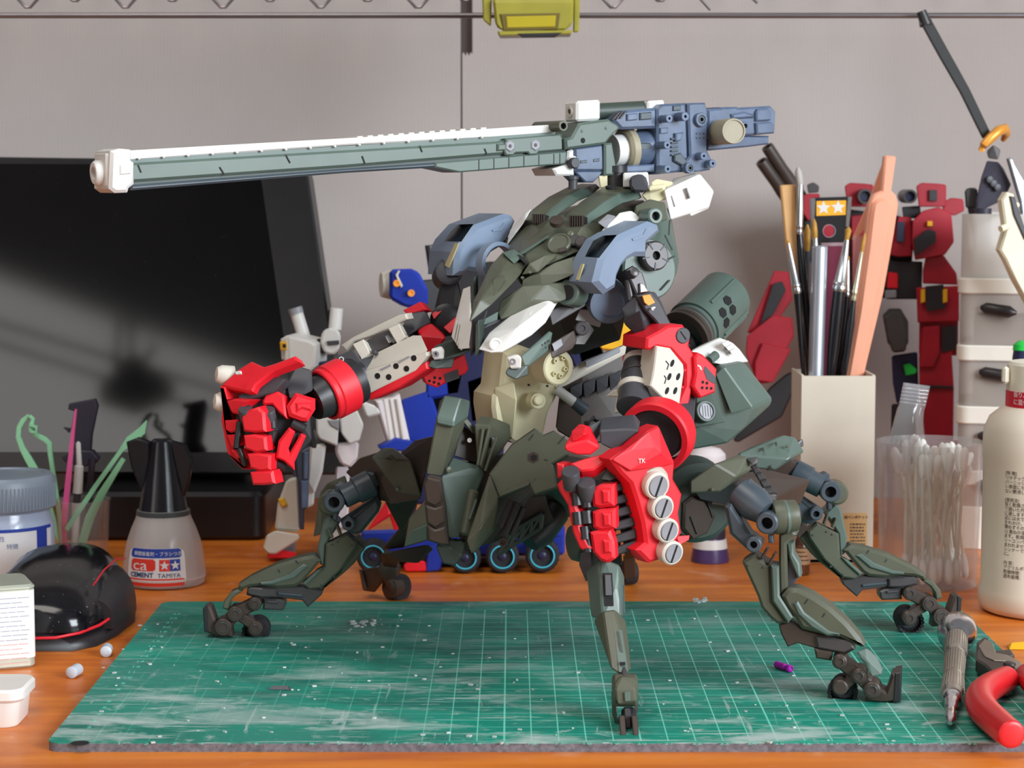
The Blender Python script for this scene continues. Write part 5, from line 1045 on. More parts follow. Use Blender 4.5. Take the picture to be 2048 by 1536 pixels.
# tail: can, box, white deck
t0, t1 = P(1366, 676, 19.5), P(1452, 592, 22.5)
ta = (t1 - t0); tl = ta.length; R = cm(57, 21)
tail = obj('tail_can', [lathe(t0, ta, [(0.5, R * 0.92), (1.0, R * 0.92), (1.0, R), (tl - 0.1, R), (tl, R - 0.1), (tl, R - 0.3), (tl - 0.6, R - 0.35)], 48)], green, mech, 'green tail canister with hexagonal ports')
for k in range(3): obj('can_band', [ringm(t0 + ta.normalized() * (0.1 + k * 0.26), ta, R * (0.97 - 0.02 * k), R * 0.7, 0.2, 48)], brown if k < 2 else gunm, tail)
axn, au, av = frame_of(ta)
best = max(range(360), key=lambda d: (au * math.cos(math.radians(d)) + av * math.sin(math.radians(d))).dot(Vector((0.5, -0.85, 0.0))))
for da, al in ((-14, 1.75), (9, 1.75), (-2, 2.5), (20, 2.5)):
    aa = math.radians(best + da); nn = au * math.cos(aa) + av * math.sin(aa); tt = axn.cross(nn)
    c_ = t0 + axn * (al) + nn * R
    q = [c_ + axn * 0.28 * math.cos(math.radians(60 * i)) + tt * 0.25 * math.sin(math.radians(60 * i)) for i in range(6)]
    obj('hexagonal_port', [bridge([[v + nn * 0.03 for v in q], [v - nn * 0.12 for v in q]])], hole, tail)
for da in (-62, -50, -38, 40):
    aa = math.radians(best + da); nn = au * math.cos(aa) + av * math.sin(aa)
    obj('can_rib', [cyl(t0 + axn * 1.6 + nn * R, t0 + axn * (tl - 0.3) + nn * R, 0.09, seg=8)], green, tail)
tb_ = PLane(1430, 800, 15.0, 30, 20)
tbox = obj('tail_box', [hull([P(*q) for q in [(x, y, 14.6) for x, y in cC([(1320, 1252), (1345, 1000), (1480, 965), (1562, 735)])] + [(x, y, 16.0) for x, y in cC([(1740, 702), (1982, 1012), (1962, 1072)])] + [(x, y, 15.0) for x, y in cC([(1812, 1092), (1630, 1142), (1720, 1290), (1600, 1392), (1262, 1452)])] + [(1380, 700, 20), (1480, 720, 21), (1540, 800, 20), (1400, 890, 20)]])], green, mech, 'grey-green tail box', bev=0.08)
obj('box_facet', [hull([P(*q) for q in [(x, y, 14.5) for x, y in cC([(1498, 805), (1562, 742), (1812, 1092), (1630, 1142)])] + [(1460, 790, 16)]])], green, tbox, bev=0.03)
obj('box_ledge', [hull([P(*q) for q in [(x, y, 14.3) for x, y in cC([(1318, 1255), (1335, 1000), (1470, 980), (1585, 1215)])] + [(1400, 830, 15.6)]])], green, tbox, bev=0.03)
vp = PLane(*cC([(1430, 1110)])[0], 14.1, 24, 15)
vd = obj('round_vent', [ringp(vp, *cC([(1420, 1118)])[0], 22, 17, 0.6, 0.05, 32, 0.03)], dkgreen, tbox)
obj('vent_face', [disc(vp, *cC([(1428, 1115)])[0], 17.5, 0.3, -0.02, 28)], greydisc, tbox)
for k in range(5):
    x = 1385 + 22 * k; obj('vent_line', [slab(vp, cC([(x, 1070), (x + 4, 1070), (x + 12, 1165), (x + 8, 1165)]), 0.03, 0.0)], charcoal, tbox)
obj('tail_deck', [hull([P(*q) for q in [(x, y, 15.2) for x, y in cC([(1285, 605), (1320, 690), (1550, 722)])] + [(x, y, 17) for x, y in cC([(1530, 490), (1640, 532), (1700, 590), (1782, 702)])] + [(1400, 690, 20), (1480, 700, 20)]])], white, tbox, bev=0.06)
for k in range(3): obj('deck_step', [hp(*[(x, y, Y) for (x, y), Y in zip(cC([(1545 + 34 * k, 540 + 32 * k), (1600 + 34 * k, 512 + 32 * k), (1640 + 30 * k, 540 + 32 * k), (1580 + 30 * k, 575 + 32 * k), (1590 + 30 * k, 540 + 30 * k)]), (15.8, 16.2, 16.2, 15.6, 17.5))])], white, tbox, bev=0.03)
obj('deck_rod', [cyl(P(*cC([(1440, 690)])[0], 15.0), P(*cC([(1500, 640)])[0], 15.4), 0.2)], green, tbox)
# dark hull behind the arm with a pale top beam
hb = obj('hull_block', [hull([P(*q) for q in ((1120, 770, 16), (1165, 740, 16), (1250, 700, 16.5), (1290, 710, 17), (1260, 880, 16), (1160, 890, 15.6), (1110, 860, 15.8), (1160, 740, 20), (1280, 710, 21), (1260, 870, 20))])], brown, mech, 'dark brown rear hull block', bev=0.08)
obj('top_beam', [hp((1112, 757, 15.5), (1170, 722, 15.6), (1250, 690, 16), (1282, 676, 16.4), (1284, 692, 16.4), (1172, 742, 15.5), (1120, 778, 15.4), (1170, 720, 17.2), (1280, 676, 18))], offwhite, hb, bev=0.05)
obj('top_beam_step', [hp((1170, 722, 15.3), (1240, 692, 15.6), (1242, 704, 15.6), (1172, 737, 15.2), (1200, 712, 16.4))], greydisc, hb, bev=0.03)
for k in range(4): obj('hull_rib', [hp((1140 + 26 * k, 775 - 8 * k, 15.6), (1165 + 26 * k, 762 - 8 * k, 15.7), (1163 + 26 * k, 790 - 8 * k, 15.4), (1142 + 26 * k, 806 - 8 * k, 15.4), (1155 + 26 * k, 785 - 8 * k, 17))], charcoal, hb, bev=0.03)

# ================================================================ legs
def mirror(pts, c0, c1): return [(c1[0] - (x - c0[0]), c1[1] + (y - c0[1])) for x, y in pts]
def side_leg(pm, Y, yaw, hand, lit=olive):
    """a leg seen from the side; pm maps traced points, Y depth of the leg, hand=+1 foot to the right"""
    z = PLane(*pm([(1200, 900)])[0], Y, yaw)
    leg = obj('leg', [slab(z, pm([(862, 742), (930, 682), (1090, 762), (1100, 930), (1160, 960), (1262, 1050), (1215, 1092), (1120, 1082), (980, 950), (872, 792)]), 1.0, 0.3, 0.08, 0.08)], olive, mech, 'leg with wheeled foot')
    obj('thigh_rear', [slab(z, pm([(800, 790), (868, 722), (905, 740), (985, 955), (1120, 1080), (1100, 1085), (960, 975), (880, 900)]), 1.6, -0.1, 0.08)], olive, leg)
    obj('thigh_edge', [slab(z, pm([(990, 610), (1060, 540), (1102, 570), (1152, 790), (1132, 905), (1095, 930), (1085, 762)]), 1.4, 0.1, 0.08)], green, leg)
    obj('thigh_lip', [slab(z, pm([(1110, 935), (1160, 955), (1262, 1048), (1240, 1066), (1150, 985)]), 0.6, 0.42, 0.06)], green, leg)
    for k in (0, 1): obj('thigh_rib', [slab(z, pm([(975 + 62 * k, 690 + 24 * k), (1002 + 62 * k, 620 + 24 * k), (1018 + 62 * k, 626 + 24 * k), (992 + 62 * k, 698 + 24 * k)]), 0.4, 0.36, 0.03)], olive, leg)
    for x, y in ((900, 770), (1000, 745), (1040, 765), (1030, 1000), (1120, 1060)): obj('rivet', [disc(z, *pm([(x, y)])[0], 2.2, 0.1, 0.34, 8, 0.01)], dkgreen, leg)
    # hip motor
    m0 = z.at(*pm([(745, 305)])[0], 0.2); m1 = z.at(*pm([(965, 418)])[0], 0.6)
    obj('hip_motor', [lathe(m0, m1 - m0, [(0, 0.5), (0.12, 0.62), ((m1 - m0).length * .55, 0.62), ((m1 - m0).length * .6, 0.52), ((m1 - m0).length, 0.5)], 24)], steel, leg)
    obj('motor_plate', [slab(z, pm([(705, 330), (735, 242), (800, 232), (820, 250), (780, 300), (740, 360)]), 0.9, 0.5, 0.08)], steel, leg)
    for k in range(3): obj('motor_rib', [slab(z, pm([(862 + 20 * k, 388 - 8 * k), (876 + 20 * k, 374 - 8 * k), (935 + 16 * k, 425 - 8 * k), (920 + 16 * k, 438 - 8 * k)]), 0.3, 0.95, 0.03)], steel, leg)
    obj('motor_shroud', [slab(z, pm([(930, 345), (1000, 318), (1025, 330), (1022, 390), (960, 420)]), 0.9, 0.7, 0.08)], steel, leg)
    obj('knee_ring', [ringp(z, *pm([(1030, 455)])[0], 21.5, 11.5, 1.0, 1.15, 32, 0.06)], steel, leg)
    obj('knee_bore', [disc(z, *pm([(1030, 455)])[0], 12, 0.2, 0.75, 20)], hole, leg)
    obj('knee_cap', [lathe(z.at(*pm([(1050, 440)])[0], -0.6), z.n, [(0, 0.52), (1.0, 0.52), (1.1, 0.42)], 24)], olive, leg)
    obj('knee_peg', [slab(z, pm([(1005, 530), (1035, 530), (1040, 585), (1008, 585)]), 0.5, 0.4, 0.04)], steel, leg)
    obj('hip_piston', [slab(z, pm([(690, 480), (712, 405), (985, 592), (962, 652), (880, 692), (830, 682), (702, 525)]), 1.0, 0.35, 0.14, 0.1)], steel, leg)
    obj('piston_line', lines(z, [(*pm([(720, 440)])[0], *pm([(900, 590)])[0])], 0.025, 0.37), lined, leg)
    obj('piston_ring', [ringp(z, *pm([(925, 615)])[0], 13.5, 6.5, 0.7, 0.8, 24, 0.05)], steel, leg)
    obj('piston_bore', [disc(z, *pm([(925, 615)])[0], 7, 0.1, 0.6, 16)], hole, leg)
    # shin
    obj('shin', [slab(z, pm([(1125, 882), (1182, 842), (1280, 860), (1450, 910), (1640, 1000), (1732, 1060), (1722, 1102), (1640, 1072), (1560, 1066), (1440, 1084), (1310, 1072), (1260, 1042), (1192, 962)]), 1.1, 0.35, 0.14, 0.1)], olive, leg)
    obj('shin_ridge', [slab(z, pm([(1215, 920), (1255, 905), (1350, 975), (1490, 1030), (1570, 1040), (1565, 1060), (1480, 1058), (1320, 1010)]), 0.4, 0.46, 0.06)], green, leg)
    for a_, b_ in (((1310, 880), (1290, 905)), ((1440, 945), (1425, 968))): obj('shin_slot', lines(z, [(*pm([a_])[0], *pm([b_])[0])], 0.03, 0.362), lined, leg)
    obj('shin_underframe', [slab(z, pm([(1110, 1100), (1250, 1070), (1660, 1068), (1672, 1132), (1560, 1165), (1440, 1150), (1262, 1172), (1222, 1222), (1120, 1132)]), 0.8, 0.15, 0.06)], gunm, leg)
    obj('underframe_rail', [slab(z, pm([(1260, 1130), (1440, 1112), (1442, 1132), (1262, 1150)]), 0.3, 0.25, 0.04)], steel, leg)
    obj('underframe_block', [slab(z, pm([(1455, 1090), (1640, 1075), (1668, 1092), (1660, 1128), (1560, 1150), (1455, 1150)]), 0.8, 0.32, 0.06)], gunm, leg)
    obj('underframe_box', [slab(z, pm([(1388, 1180), (1420, 1165), (1545, 1160), (1552, 1240), (1405, 1246), (1390, 1225)]), 0.9, 0.2, 0.08)], gunm, leg)
    obj('box_rib', [slab(z, pm([(1440, 1180), (1520, 1175), (1520, 1190), (1440, 1196)]), 0.2, 0.3, 0.03)], charcoal, leg)
    obj('ankle_guard', [slab(z, pm([(1702, 1108), (1730, 1092), (1785, 1112), (1832, 1172), (1846, 1228), (1802, 1246), (1792, 1190), (1760, 1145)]), 0.8, 0.2, 0.06)], olive, leg)
    # foot
    def link(a, b, w_):
        (x0, y0), (x1, y1) = a, b; d = math.hypot(x1 - x0, y1 - y0); nx, ny = -(y1 - y0) / d * w_, (x1 - x0) / d * w_
        return slab(z, pm([(x0 + nx, y0 + ny), (x1 + nx, y1 + ny), (x1 - nx, y1 - ny), (x0 - nx, y0 - ny)]), 0.7, 0.3, 0.06)
    foot = obj('foot', [link((1610, 1200), (1755, 1272), 44), link((1755, 1272), (1845, 1370), 48), link((1740, 1280), (1600, 1370), 34)], brown, leg)
    for x, y, r in ((1610, 1200, 50), (1755, 1275, 58), (1842, 1370, 64)):
        obj('foot_joint', [disc(z, *pm([(x, y)])[0], r / 3.657, 1.0, 0.5, 24, 0.05)], brown, leg)
        obj('joint_cap', [ringp(z, *pm([(x, y)])[0], r / 3.657 * 0.66, r / 3.657 * 0.5, 0.1, 0.54, 20, 0.02)], gunm, leg)
    obj('foot_wheel', [ringp(z, *pm([(1592, 1382)])[0], 25, 12, 0.8, -0.15, 32, 0.14)] + [lathe(z.at(*pm([(1592, 1382)])[0], -0.95) + (z.u * math.cos(a) + z.v * math.sin(a)) * cm(24.3, Y), z.n, [(0, 0.09), (0.78, 0.09)], 6) for a in [k * math.pi / 10 for k in range(20)]], tyre, leg)
    obj('wheel_hub', [disc(z, *pm([(1606, 1380)])[0], 15, 1.0, 0.35, 24, 0.06)], brown, leg)
    obj('hub_cap', [ringp(z, *pm([(1606, 1380)])[0], 9.5, 7, 0.1, 0.39, 20, 0.02)], gunm, leg)
    obj('toe', [slab(z, pm([(1885, 1352), (1932, 1222), (1960, 1208), (1986, 1232), (1972, 1402), (1885, 1440), (1772, 1442), (1790, 1330)]), 1.0, 0.2, 0.1, 0.1)], brown, leg)
    obj('toe_sole', [slab(z, pm([(1955, 1215), (1990, 1232), (1978, 1402), (1950, 1410)]), 1.1, 0.25, 0.05)], black, leg)
    return leg
cs, cc0 = (1380 + 1030 / 3.657, 860 + 455 / 3.657), (380 + 1105 / 3.8396, 880 + 480 / 3.8396)
side_leg(cF, 17.1, 0, 1)
lgl = side_leg(lambda l: mirror(cF(l), cs, cc0), 16.3, 0, -1)
obj('knee_shell', [hull([P(*q) for q in ((640, 985, 17.6), (655, 965, 17.6), (690, 950, 17.9), (700, 980, 17.6), (668, 1050, 17.6), (640, 1070, 17.6), (626, 1075, 17.8), (650, 1000, 19.6), (690, 980, 19.6))])], olive, lgl, bev=0.05)

# near right leg, traced on its own
z = PLane(1600, 1150, 5.0, -12)
leg2 = obj('leg', [slab(z, cG([(250, 332), (312, 290), (350, 275), (480, 360), (490, 640), (620, 812), (530, 822), (470, 772), (402, 692), (372, 600)]), 1.3, 0.1, 0.12, 0.1)], olive, mech, 'leg with wheeled foot')
obj('thigh_edge', [slab(z, cG([(478, 360), (540, 368), (546, 600), (655, 770), (612, 815), (492, 640)]), 1.2, 0.3, 0.07)], green, leg2)
obj('thigh_inner', [slab(z, cG([(542, 112), (640, 60), (682, 120), (602, 192), (612, 542), (546, 592), (540, 370)]), 1.3, 0.0, 0.1)], olive, leg2)
obj('thigh_strip', [slab(z, cG([(600, 182), (656, 180), (658, 270), (702, 342), (716, 450), (690, 462), (655, 380), (622, 300)]), 0.9, -0.2, 0.07)], green, leg2)
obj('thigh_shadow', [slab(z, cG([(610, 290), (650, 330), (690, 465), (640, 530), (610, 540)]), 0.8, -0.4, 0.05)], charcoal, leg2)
for q in ([(395, 300), (445, 215), (465, 225), (415, 312)], [(455, 345), (505, 255), (522, 266), (475, 358)]): obj('thigh_rib', [slab(z, cG(q), 0.4, 0.22, 0.04)], brown, leg2)
for x, y in ((300, 360), (420, 375), (490, 790), (440, 740)): obj('rivet', [disc(z, *cG([(x, y)])[0], 2.4, 0.1, 0.14, 8, 0.01)], dkgreen, leg2)
m0, m1 = z.at(*cF([(360, 450)])[0], -0.3), z.at(*cF([(560, 610)])[0], 0.4)
obj('hip_motor', [lathe(m0, m1 - m0, [(0, 0.5), (0.15, 0.68), ((m1 - m0).length * .6, 0.7), ((m1 - m0).length, 0.5)], 24)], steel, leg2)
obj('motor_plate', [slab(z, cF([(335, 405), (430, 375), (520, 470), (620, 520), (600, 545), (500, 540), (420, 430)]), 0.9, 0.2, 0.08)], steel, leg2)
for k in range(2): obj('motor_rib', [slab(z, cF([(405 + 28 * k, 560 - 10 * k), (420 + 28 * k, 550 - 10 * k), (455 + 28 * k, 620 - 10 * k), (440 + 28 * k, 628 - 10 * k)]), 0.3, 0.72, 0.03)], steel, leg2)
kr = Vector((-0.25, -0.95, 0.0)).normalized()
kp = P(*cF([(565, 680)])[0], 4.2)
obj('knee_ring', [ringm(kp - kr * 0.7, kr, cm(22, 5.3), cm(12, 5.3), 0.8, 32, 0.06)], steel, leg2)
obj('knee_bore', [lathe(kp - kr * 0.4, kr, [(0, 0.26), (0.1, 0.26)], 18)], hole, leg2)
kc = (z.u * 0.95 + Vector((0, 0.35, 0.06))).normalized()
obj('knee_cap', [lathe(z.at(*cF([(600, 640)])[0], 0.3), kc, [(0, 0.62), (0.1, 0.68), (0.95, 0.62), (1.05, 0.45)], 28)], olive, leg2)
obj('knee_band', [ringm(z.at(*cF([(600, 645)])[0], 0.3) + kc * 0.45, kc, 0.68, 0.5, 0.14, 28, 0.02)], green, leg2)
obj('hip_piston', [slab(z, cF([(252, 562), (300, 540), (440, 760), (530, 830), (500, 895), (432, 892), (290, 762)]), 1.2, 0.5, 0.14, 0.1)], steel, leg2)
obj('piston_ring', [ringp(z, *cF([(465, 840)])[0], 16, 7.5, 0.7, 0.95, 24, 0.05)], steel, leg2)
obj('piston_bore', [disc(z, *cF([(465, 840)])[0], 8, 0.1, 0.7, 16)], hole, leg2)
obj('knee_peg', [slab(z, cF([(570, 770), (605, 770), (610, 828), (575, 828)]), 0.5, 0.4, 0.04)], steel, leg2)
obj('shin', [slab(z, cG([(560, 602), (612, 540), (690, 542), (800, 592), (950, 692), (1080, 812), (1182, 932), (1216, 1000), (1190, 1006), (1030, 930), (880, 902), (720, 862), (672, 782), (602, 692)]), 1.2, 0.25, 0.16, 0.1)], olive, leg2)
obj('shin_ridge', [slab(z, cG([(655, 660), (690, 640), (742, 730), (940, 878), (1022, 898), (1015, 915), (920, 915), (800, 850), (690, 745)]), 0.4, 0.36, 0.07)], green, leg2)
for a_, b_ in (((770, 625), (745, 660)), ((905, 735), (885, 765))): obj('shin_slot', lines(z, [(*cG([a_])[0], *cG([b_])[0])], 0.03, 0.262), lined, leg2)
obj('shin_underframe', [slab(z, cG([(540, 832), (640, 800), (720, 862), (1112, 952), (1142, 1022), (1060, 1062), (830, 1012), (690, 972), (612, 1002), (560, 902)]), 0.8, 0.0, 0.06)], brown, leg2)
obj('underframe_block', [slab(z, cG([(830, 920), (990, 935), (1112, 955), (1135, 1012), (1060, 1050), (850, 1010)]), 0.8, 0.15, 0.06)], gunm, leg2)
obj('underframe_box', [slab(z, cG([(818, 1012), (960, 1035), (955, 1112), (835, 1092)]), 0.9, 0.1, 0.08)], brown, leg2)
obj('ankle_guard', [hull([z.at(*cG([a])[0], o) for a, o in (((1150, 1035), 0.5), ((1232, 1002), 0.3), ((1322, 1080), 0.2), ((1366, 1180), 0.2), ((1352, 1222), 0.3), ((1272, 1238), 0.5), ((1245, 1120), 0.6), ((1300, 1100), -0.5), ((1340, 1200), -0.4))])], green, leg2, bev=0.05)
def lk(a, b, w_, off=0.2):
    (x0, y0), (x1, y1) = a, b; d = math.hypot(x1 - x0, y1 - y0); nx, ny = -(y1 - y0) / d * w_, (x1 - x0) / d * w_
    return slab(z, cG([(x0 + nx, y0 + ny), (x1 + nx, y1 + ny), (x1 - nx, y1 - ny), (x0 - nx, y0 - ny)]), 0.8, off, 0.06)
ft = obj('foot', [lk((1020, 1120), (1170, 1230), 50), lk((1170, 1230), (1280, 1345), 50), lk((1160, 1230), (1040, 1320), 36)], brown, leg2)
for x, y, r in ((1020, 1120, 60), (1172, 1232, 62), (1275, 1345, 70)):
    obj('foot_joint', [disc(z, *cG([(x, y)])[0], r / 3.938, 1.1, 0.42, 24, 0.06)], brown, leg2)
    obj('joint_cap', [ringp(z, *cG([(x, y)])[0], r / 3.938 * .66, r / 3.938 * .5, 0.1, 0.46, 20, 0.02)], gunm, leg2)
obj('foot_wheel', [ringp(z, *cG([(1050, 1332)])[0], 26.5, 12, 0.8, -0.2, 32, 0.15)] + [lathe(z.at(*cG([(1050, 1332)])[0], -0.98) + (z.u * math.cos(a) + z.v * math.sin(a)) * cm(26, 6), z.n, [(0, 0.09), (0.76, 0.09)], 6) for a in [k * math.pi / 10 for k in range(20)]], tyre, leg2)
obj('wheel_hub', [disc(z, *cG([(1024, 1322)])[0], 16, 1.0, 0.35, 24, 0.06)], brown, leg2)
obj('toe', [slab(z, cG([(1218, 1430), (1240, 1350), (1320, 1320), (1385, 1352), (1432, 1212), (1500, 1200), (1492, 1432), (1350, 1446)]), 1.1, 0.1, 0.1, 0.1)], brown, leg2)
obj('toe_sole', [slab(z, cG([(1455, 1205), (1508, 1196), (1500, 1436), (1440, 1440)]), 1.2, 0.14, 0.05)], black, leg2)

# front leg, seen end on
q = lambda a: cH([a])[0]
leg3 = obj('leg', [hull([P(*q(a), Y) for a, Y in (((178, 210), 5.2), ((240, 150), 4.6), ((300, 130), 4.4), ((400, 168), 4.4), ((432, 245), 5.0), ((440, 500), 4.2), ((410, 520), 3.6), ((285, 535), 3.4), ((212, 520), 4.2), ((205, 330), 4.8), ((270, 330), 3.9), ((380, 330), 3.9), ((200, 220), 8), ((420, 240), 8), ((420, 500), 6.6), ((230, 510), 6.6))])], green, mech, 'front leg seen end on', bev=0.06)
obj('hip_link', [hp((1180, 1080, 6.5), (1240, 1075, 6.5), (1245, 1130, 6), (1180, 1140, 6), (1185, 1080, 9), (1240, 1080, 9))], dkgreen, leg3, bev=0.05)
obj('shin_slot', [hp(*[(*q(a), Y) for a, Y in (((284, 222), 4.1), ((352, 222), 4.1), ((362, 445), 3.6), ((300, 445), 3.6), ((320, 330), 5))])], hole, leg3)
obj('chrome_rod', [hp(*[(*q(a), Y) for a, Y in (((300, 230), 3.9), ((345, 230), 3.9), ((352, 375), 3.6), ((305, 378), 3.6), ((325, 300), 4.8))])], chrome, leg3, bev=0.03)
obj('side_strip', [hp(*[(*q(a), Y) for a, Y in (((392, 290), 4.2), ((434, 300), 4.6), ((436, 500), 4.0), ((400, 480), 3.7), ((415, 400), 5.5))])], steel, leg3, bev=0.03)
obj('shin', [hull([P(*q(a), Y) for a, Y in (((228, 540), 3.8), ((288, 480), 3.1), ((372, 468), 3.1), ((440, 540), 3.7), ((462, 700), 3.0), ((478, 880), 1.9), ((400, 905), 1.3), ((342, 862), 1.5), ((330, 700), 2.2), ((410, 640), 2.3), ((260, 560), 6), ((430, 560), 6), ((440, 850), 3.6), ((350, 850), 3.4))])], olive, leg3, bev=0.06)
obj('shin_plate', [hull([P(*q(a), Y) for a, Y in (((358, 602), 2.5), ((420, 600), 2.5), ((462, 892), 1.3), ((392, 895), 1.3), ((390, 700), 3.2), ((430, 860), 2.4))])], green, leg3, bev=0.04)
obj('shin_groove', [hp(*[(*q(a), Y) for a, Y in (((385, 615), 2.38), ((398, 615), 2.38), ((425, 750), 1.82), ((410, 752), 1.82), ((400, 680), 2.8))])], dkgreen, leg3)
obj('shin_latch', [hp(*[(*q(a), Y) for a, Y in (((402, 822), 1.5), ((440, 822), 1.5), ((440, 842), 1.4), ((404, 842), 1.4), ((420, 830), 2.2))])], hole, leg3)
obj('ankle_rod', [cyl(P(*q((430, 860)), 1.6), P(*q((438, 960)), 1.0), 0.14, seg=12)], gunm, leg3)
obj('ankle', [lathe(P(*q((352, 1010)), 1.3), Vector((1, 0.0, 0.0)), [(0, 0.5), (0.1, 0.62), (0.85, 0.62), (0.95, 0.5)], 28)], olive, leg3)
obj('ankle_guard', [hull([P(*q(a), Y) for a, Y in (((356, 952), 1.0), ((412, 915), 0.9), ((500, 920), 0.9), ((516, 1090), 0.4), ((385, 1112), 0.4), ((370, 1000), 0.5), ((505, 1000), 0.5), ((400, 950), 2), ((500, 1060), 1.8))])], olive, leg3, bev=0.06)
obj('ankle_buckle', [hp(*[(*q(a), Y) for a, Y in (((430, 1022), 0.38), ((472, 1018), 0.38), ((475, 1088), 0.3), ((436, 1092), 0.3), ((455, 1050), 1))])], green, leg3, bev=0.03)
obj('wheel_fork', [hp(*[(*q(a), Y) for a, Y in (((345, 1020), 1.4), ((375, 1000), 1.2), ((385, 1180), 0.7), ((370, 1240), 1.0), ((350, 1180), 1.4), ((370, 1100), 2.4))]), hp(*[(*q(a), Y) for a, Y in (((500, 1010), 1.2), ((528, 1030), 1.4), ((525, 1170), 1.2), ((500, 1180), 0.8), ((515, 1100), 2.4))])], brown, leg3, bev=0.04)
obj('foot_wheel', [ringm(P(*q((415, 1215)), 1.0) , Vector((1, 0, 0)), 0.5, 0.2, 0.55, 28, 0.12)], tyre, leg3)
for xs in ((395, 445), (480, 530)):
    obj('toe', [hull([P(*q(a), Y) for a, Y in (((xs[0], 1182), 0.0), ((xs[1] - 10, 1180), 0.0), ((xs[1], 1362), -0.7), ((xs[0] + 12, 1368), -0.7), ((xs[0], 1200), 1.2), ((xs[1] - 5, 1200), 1.2), ((xs[1], 1320), 0.8), ((xs[0] + 10, 1320), 0.8))])], brown, leg3, bev=0.04)
obj('toe_bridge', [hp(*[(*q(a), Y) for a, Y in (((430, 1130), 0.3), ((475, 1130), 0.3), ((480, 1270), 0.2), ((440, 1270), 0.2), ((455, 1200), 0.9), ((455, 1300), 0.6))])], gunm, leg3, bev=0.04)
obj('hip_wheel', [lathe(P(1158, 1085, 7.4), Vector((-1, -0.4, 0)), [(-.4, 0.75), (0, 0.8), (0.3, 0.7), (0.35, 0.4)], 28)], dkgreen, leg3)
obj('hip_fork', [hp((1160, 1105, 6.4), (1182, 1100, 6.2), (1186, 1150, 5.6), (1172, 1165, 5.8), (1158, 1130, 6.2), (1170, 1130, 7.6))], gunm, leg3, bev=0.04)

# rear left leg in the shade under the body, and the foot of the rear one
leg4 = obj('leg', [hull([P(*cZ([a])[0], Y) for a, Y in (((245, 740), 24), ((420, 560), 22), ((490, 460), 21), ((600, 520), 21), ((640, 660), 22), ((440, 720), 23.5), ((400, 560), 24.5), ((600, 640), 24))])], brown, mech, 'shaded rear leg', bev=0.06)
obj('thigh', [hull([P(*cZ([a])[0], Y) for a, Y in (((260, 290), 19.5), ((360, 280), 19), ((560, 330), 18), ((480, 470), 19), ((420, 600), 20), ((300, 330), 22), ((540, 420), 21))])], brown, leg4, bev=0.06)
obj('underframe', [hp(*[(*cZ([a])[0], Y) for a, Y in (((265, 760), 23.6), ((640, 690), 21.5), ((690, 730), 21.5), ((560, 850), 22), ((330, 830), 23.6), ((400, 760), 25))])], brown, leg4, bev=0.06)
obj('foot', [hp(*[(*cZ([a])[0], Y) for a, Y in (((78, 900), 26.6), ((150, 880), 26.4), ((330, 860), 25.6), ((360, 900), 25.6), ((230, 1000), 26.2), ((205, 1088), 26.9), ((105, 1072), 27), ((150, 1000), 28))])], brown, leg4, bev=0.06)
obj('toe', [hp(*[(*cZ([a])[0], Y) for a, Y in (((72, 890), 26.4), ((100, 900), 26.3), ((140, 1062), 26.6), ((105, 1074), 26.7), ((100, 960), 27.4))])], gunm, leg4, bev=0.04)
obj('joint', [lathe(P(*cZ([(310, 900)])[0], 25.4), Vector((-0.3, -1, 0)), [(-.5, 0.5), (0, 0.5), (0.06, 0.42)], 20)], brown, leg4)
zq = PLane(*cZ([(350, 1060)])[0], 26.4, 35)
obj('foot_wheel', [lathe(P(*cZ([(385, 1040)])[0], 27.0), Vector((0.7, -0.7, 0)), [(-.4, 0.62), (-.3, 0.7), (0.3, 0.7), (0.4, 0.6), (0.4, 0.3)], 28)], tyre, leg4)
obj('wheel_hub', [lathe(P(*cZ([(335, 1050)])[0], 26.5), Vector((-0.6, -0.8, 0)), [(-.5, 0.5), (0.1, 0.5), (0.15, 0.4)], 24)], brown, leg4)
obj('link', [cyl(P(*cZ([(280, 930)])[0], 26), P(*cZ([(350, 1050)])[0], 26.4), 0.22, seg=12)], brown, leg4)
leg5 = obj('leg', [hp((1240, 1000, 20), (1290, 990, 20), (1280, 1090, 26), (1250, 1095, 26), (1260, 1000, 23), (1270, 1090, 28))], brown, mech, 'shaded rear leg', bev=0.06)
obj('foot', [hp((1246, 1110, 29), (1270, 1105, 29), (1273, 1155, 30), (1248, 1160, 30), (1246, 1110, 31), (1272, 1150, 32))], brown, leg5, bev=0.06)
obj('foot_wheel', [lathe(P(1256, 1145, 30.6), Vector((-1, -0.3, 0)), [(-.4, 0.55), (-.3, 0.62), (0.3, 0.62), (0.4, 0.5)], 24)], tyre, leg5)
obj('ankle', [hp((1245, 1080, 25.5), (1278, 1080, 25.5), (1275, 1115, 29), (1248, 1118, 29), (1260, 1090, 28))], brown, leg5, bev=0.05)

obj('hip_arm', [hull([P(*q) for q in ((690, 945, 17.6), (720, 915, 17), (768, 900, 16), (800, 940, 15), (800, 1010, 15), (752, 1000, 16.6), (730, 960, 17), (740, 930, 19.5), (800, 980, 18))])], brown, pel, bev=0.06)
obj('shin_link', [hp(*[(*cZ([a])[0], Y) for a, Y in (((250, 760), 24), ((420, 740), 24), ((390, 900), 25.4), ((270, 900), 25.8), ((330, 800), 26.5))])], brown, leg4, bev=0.06)

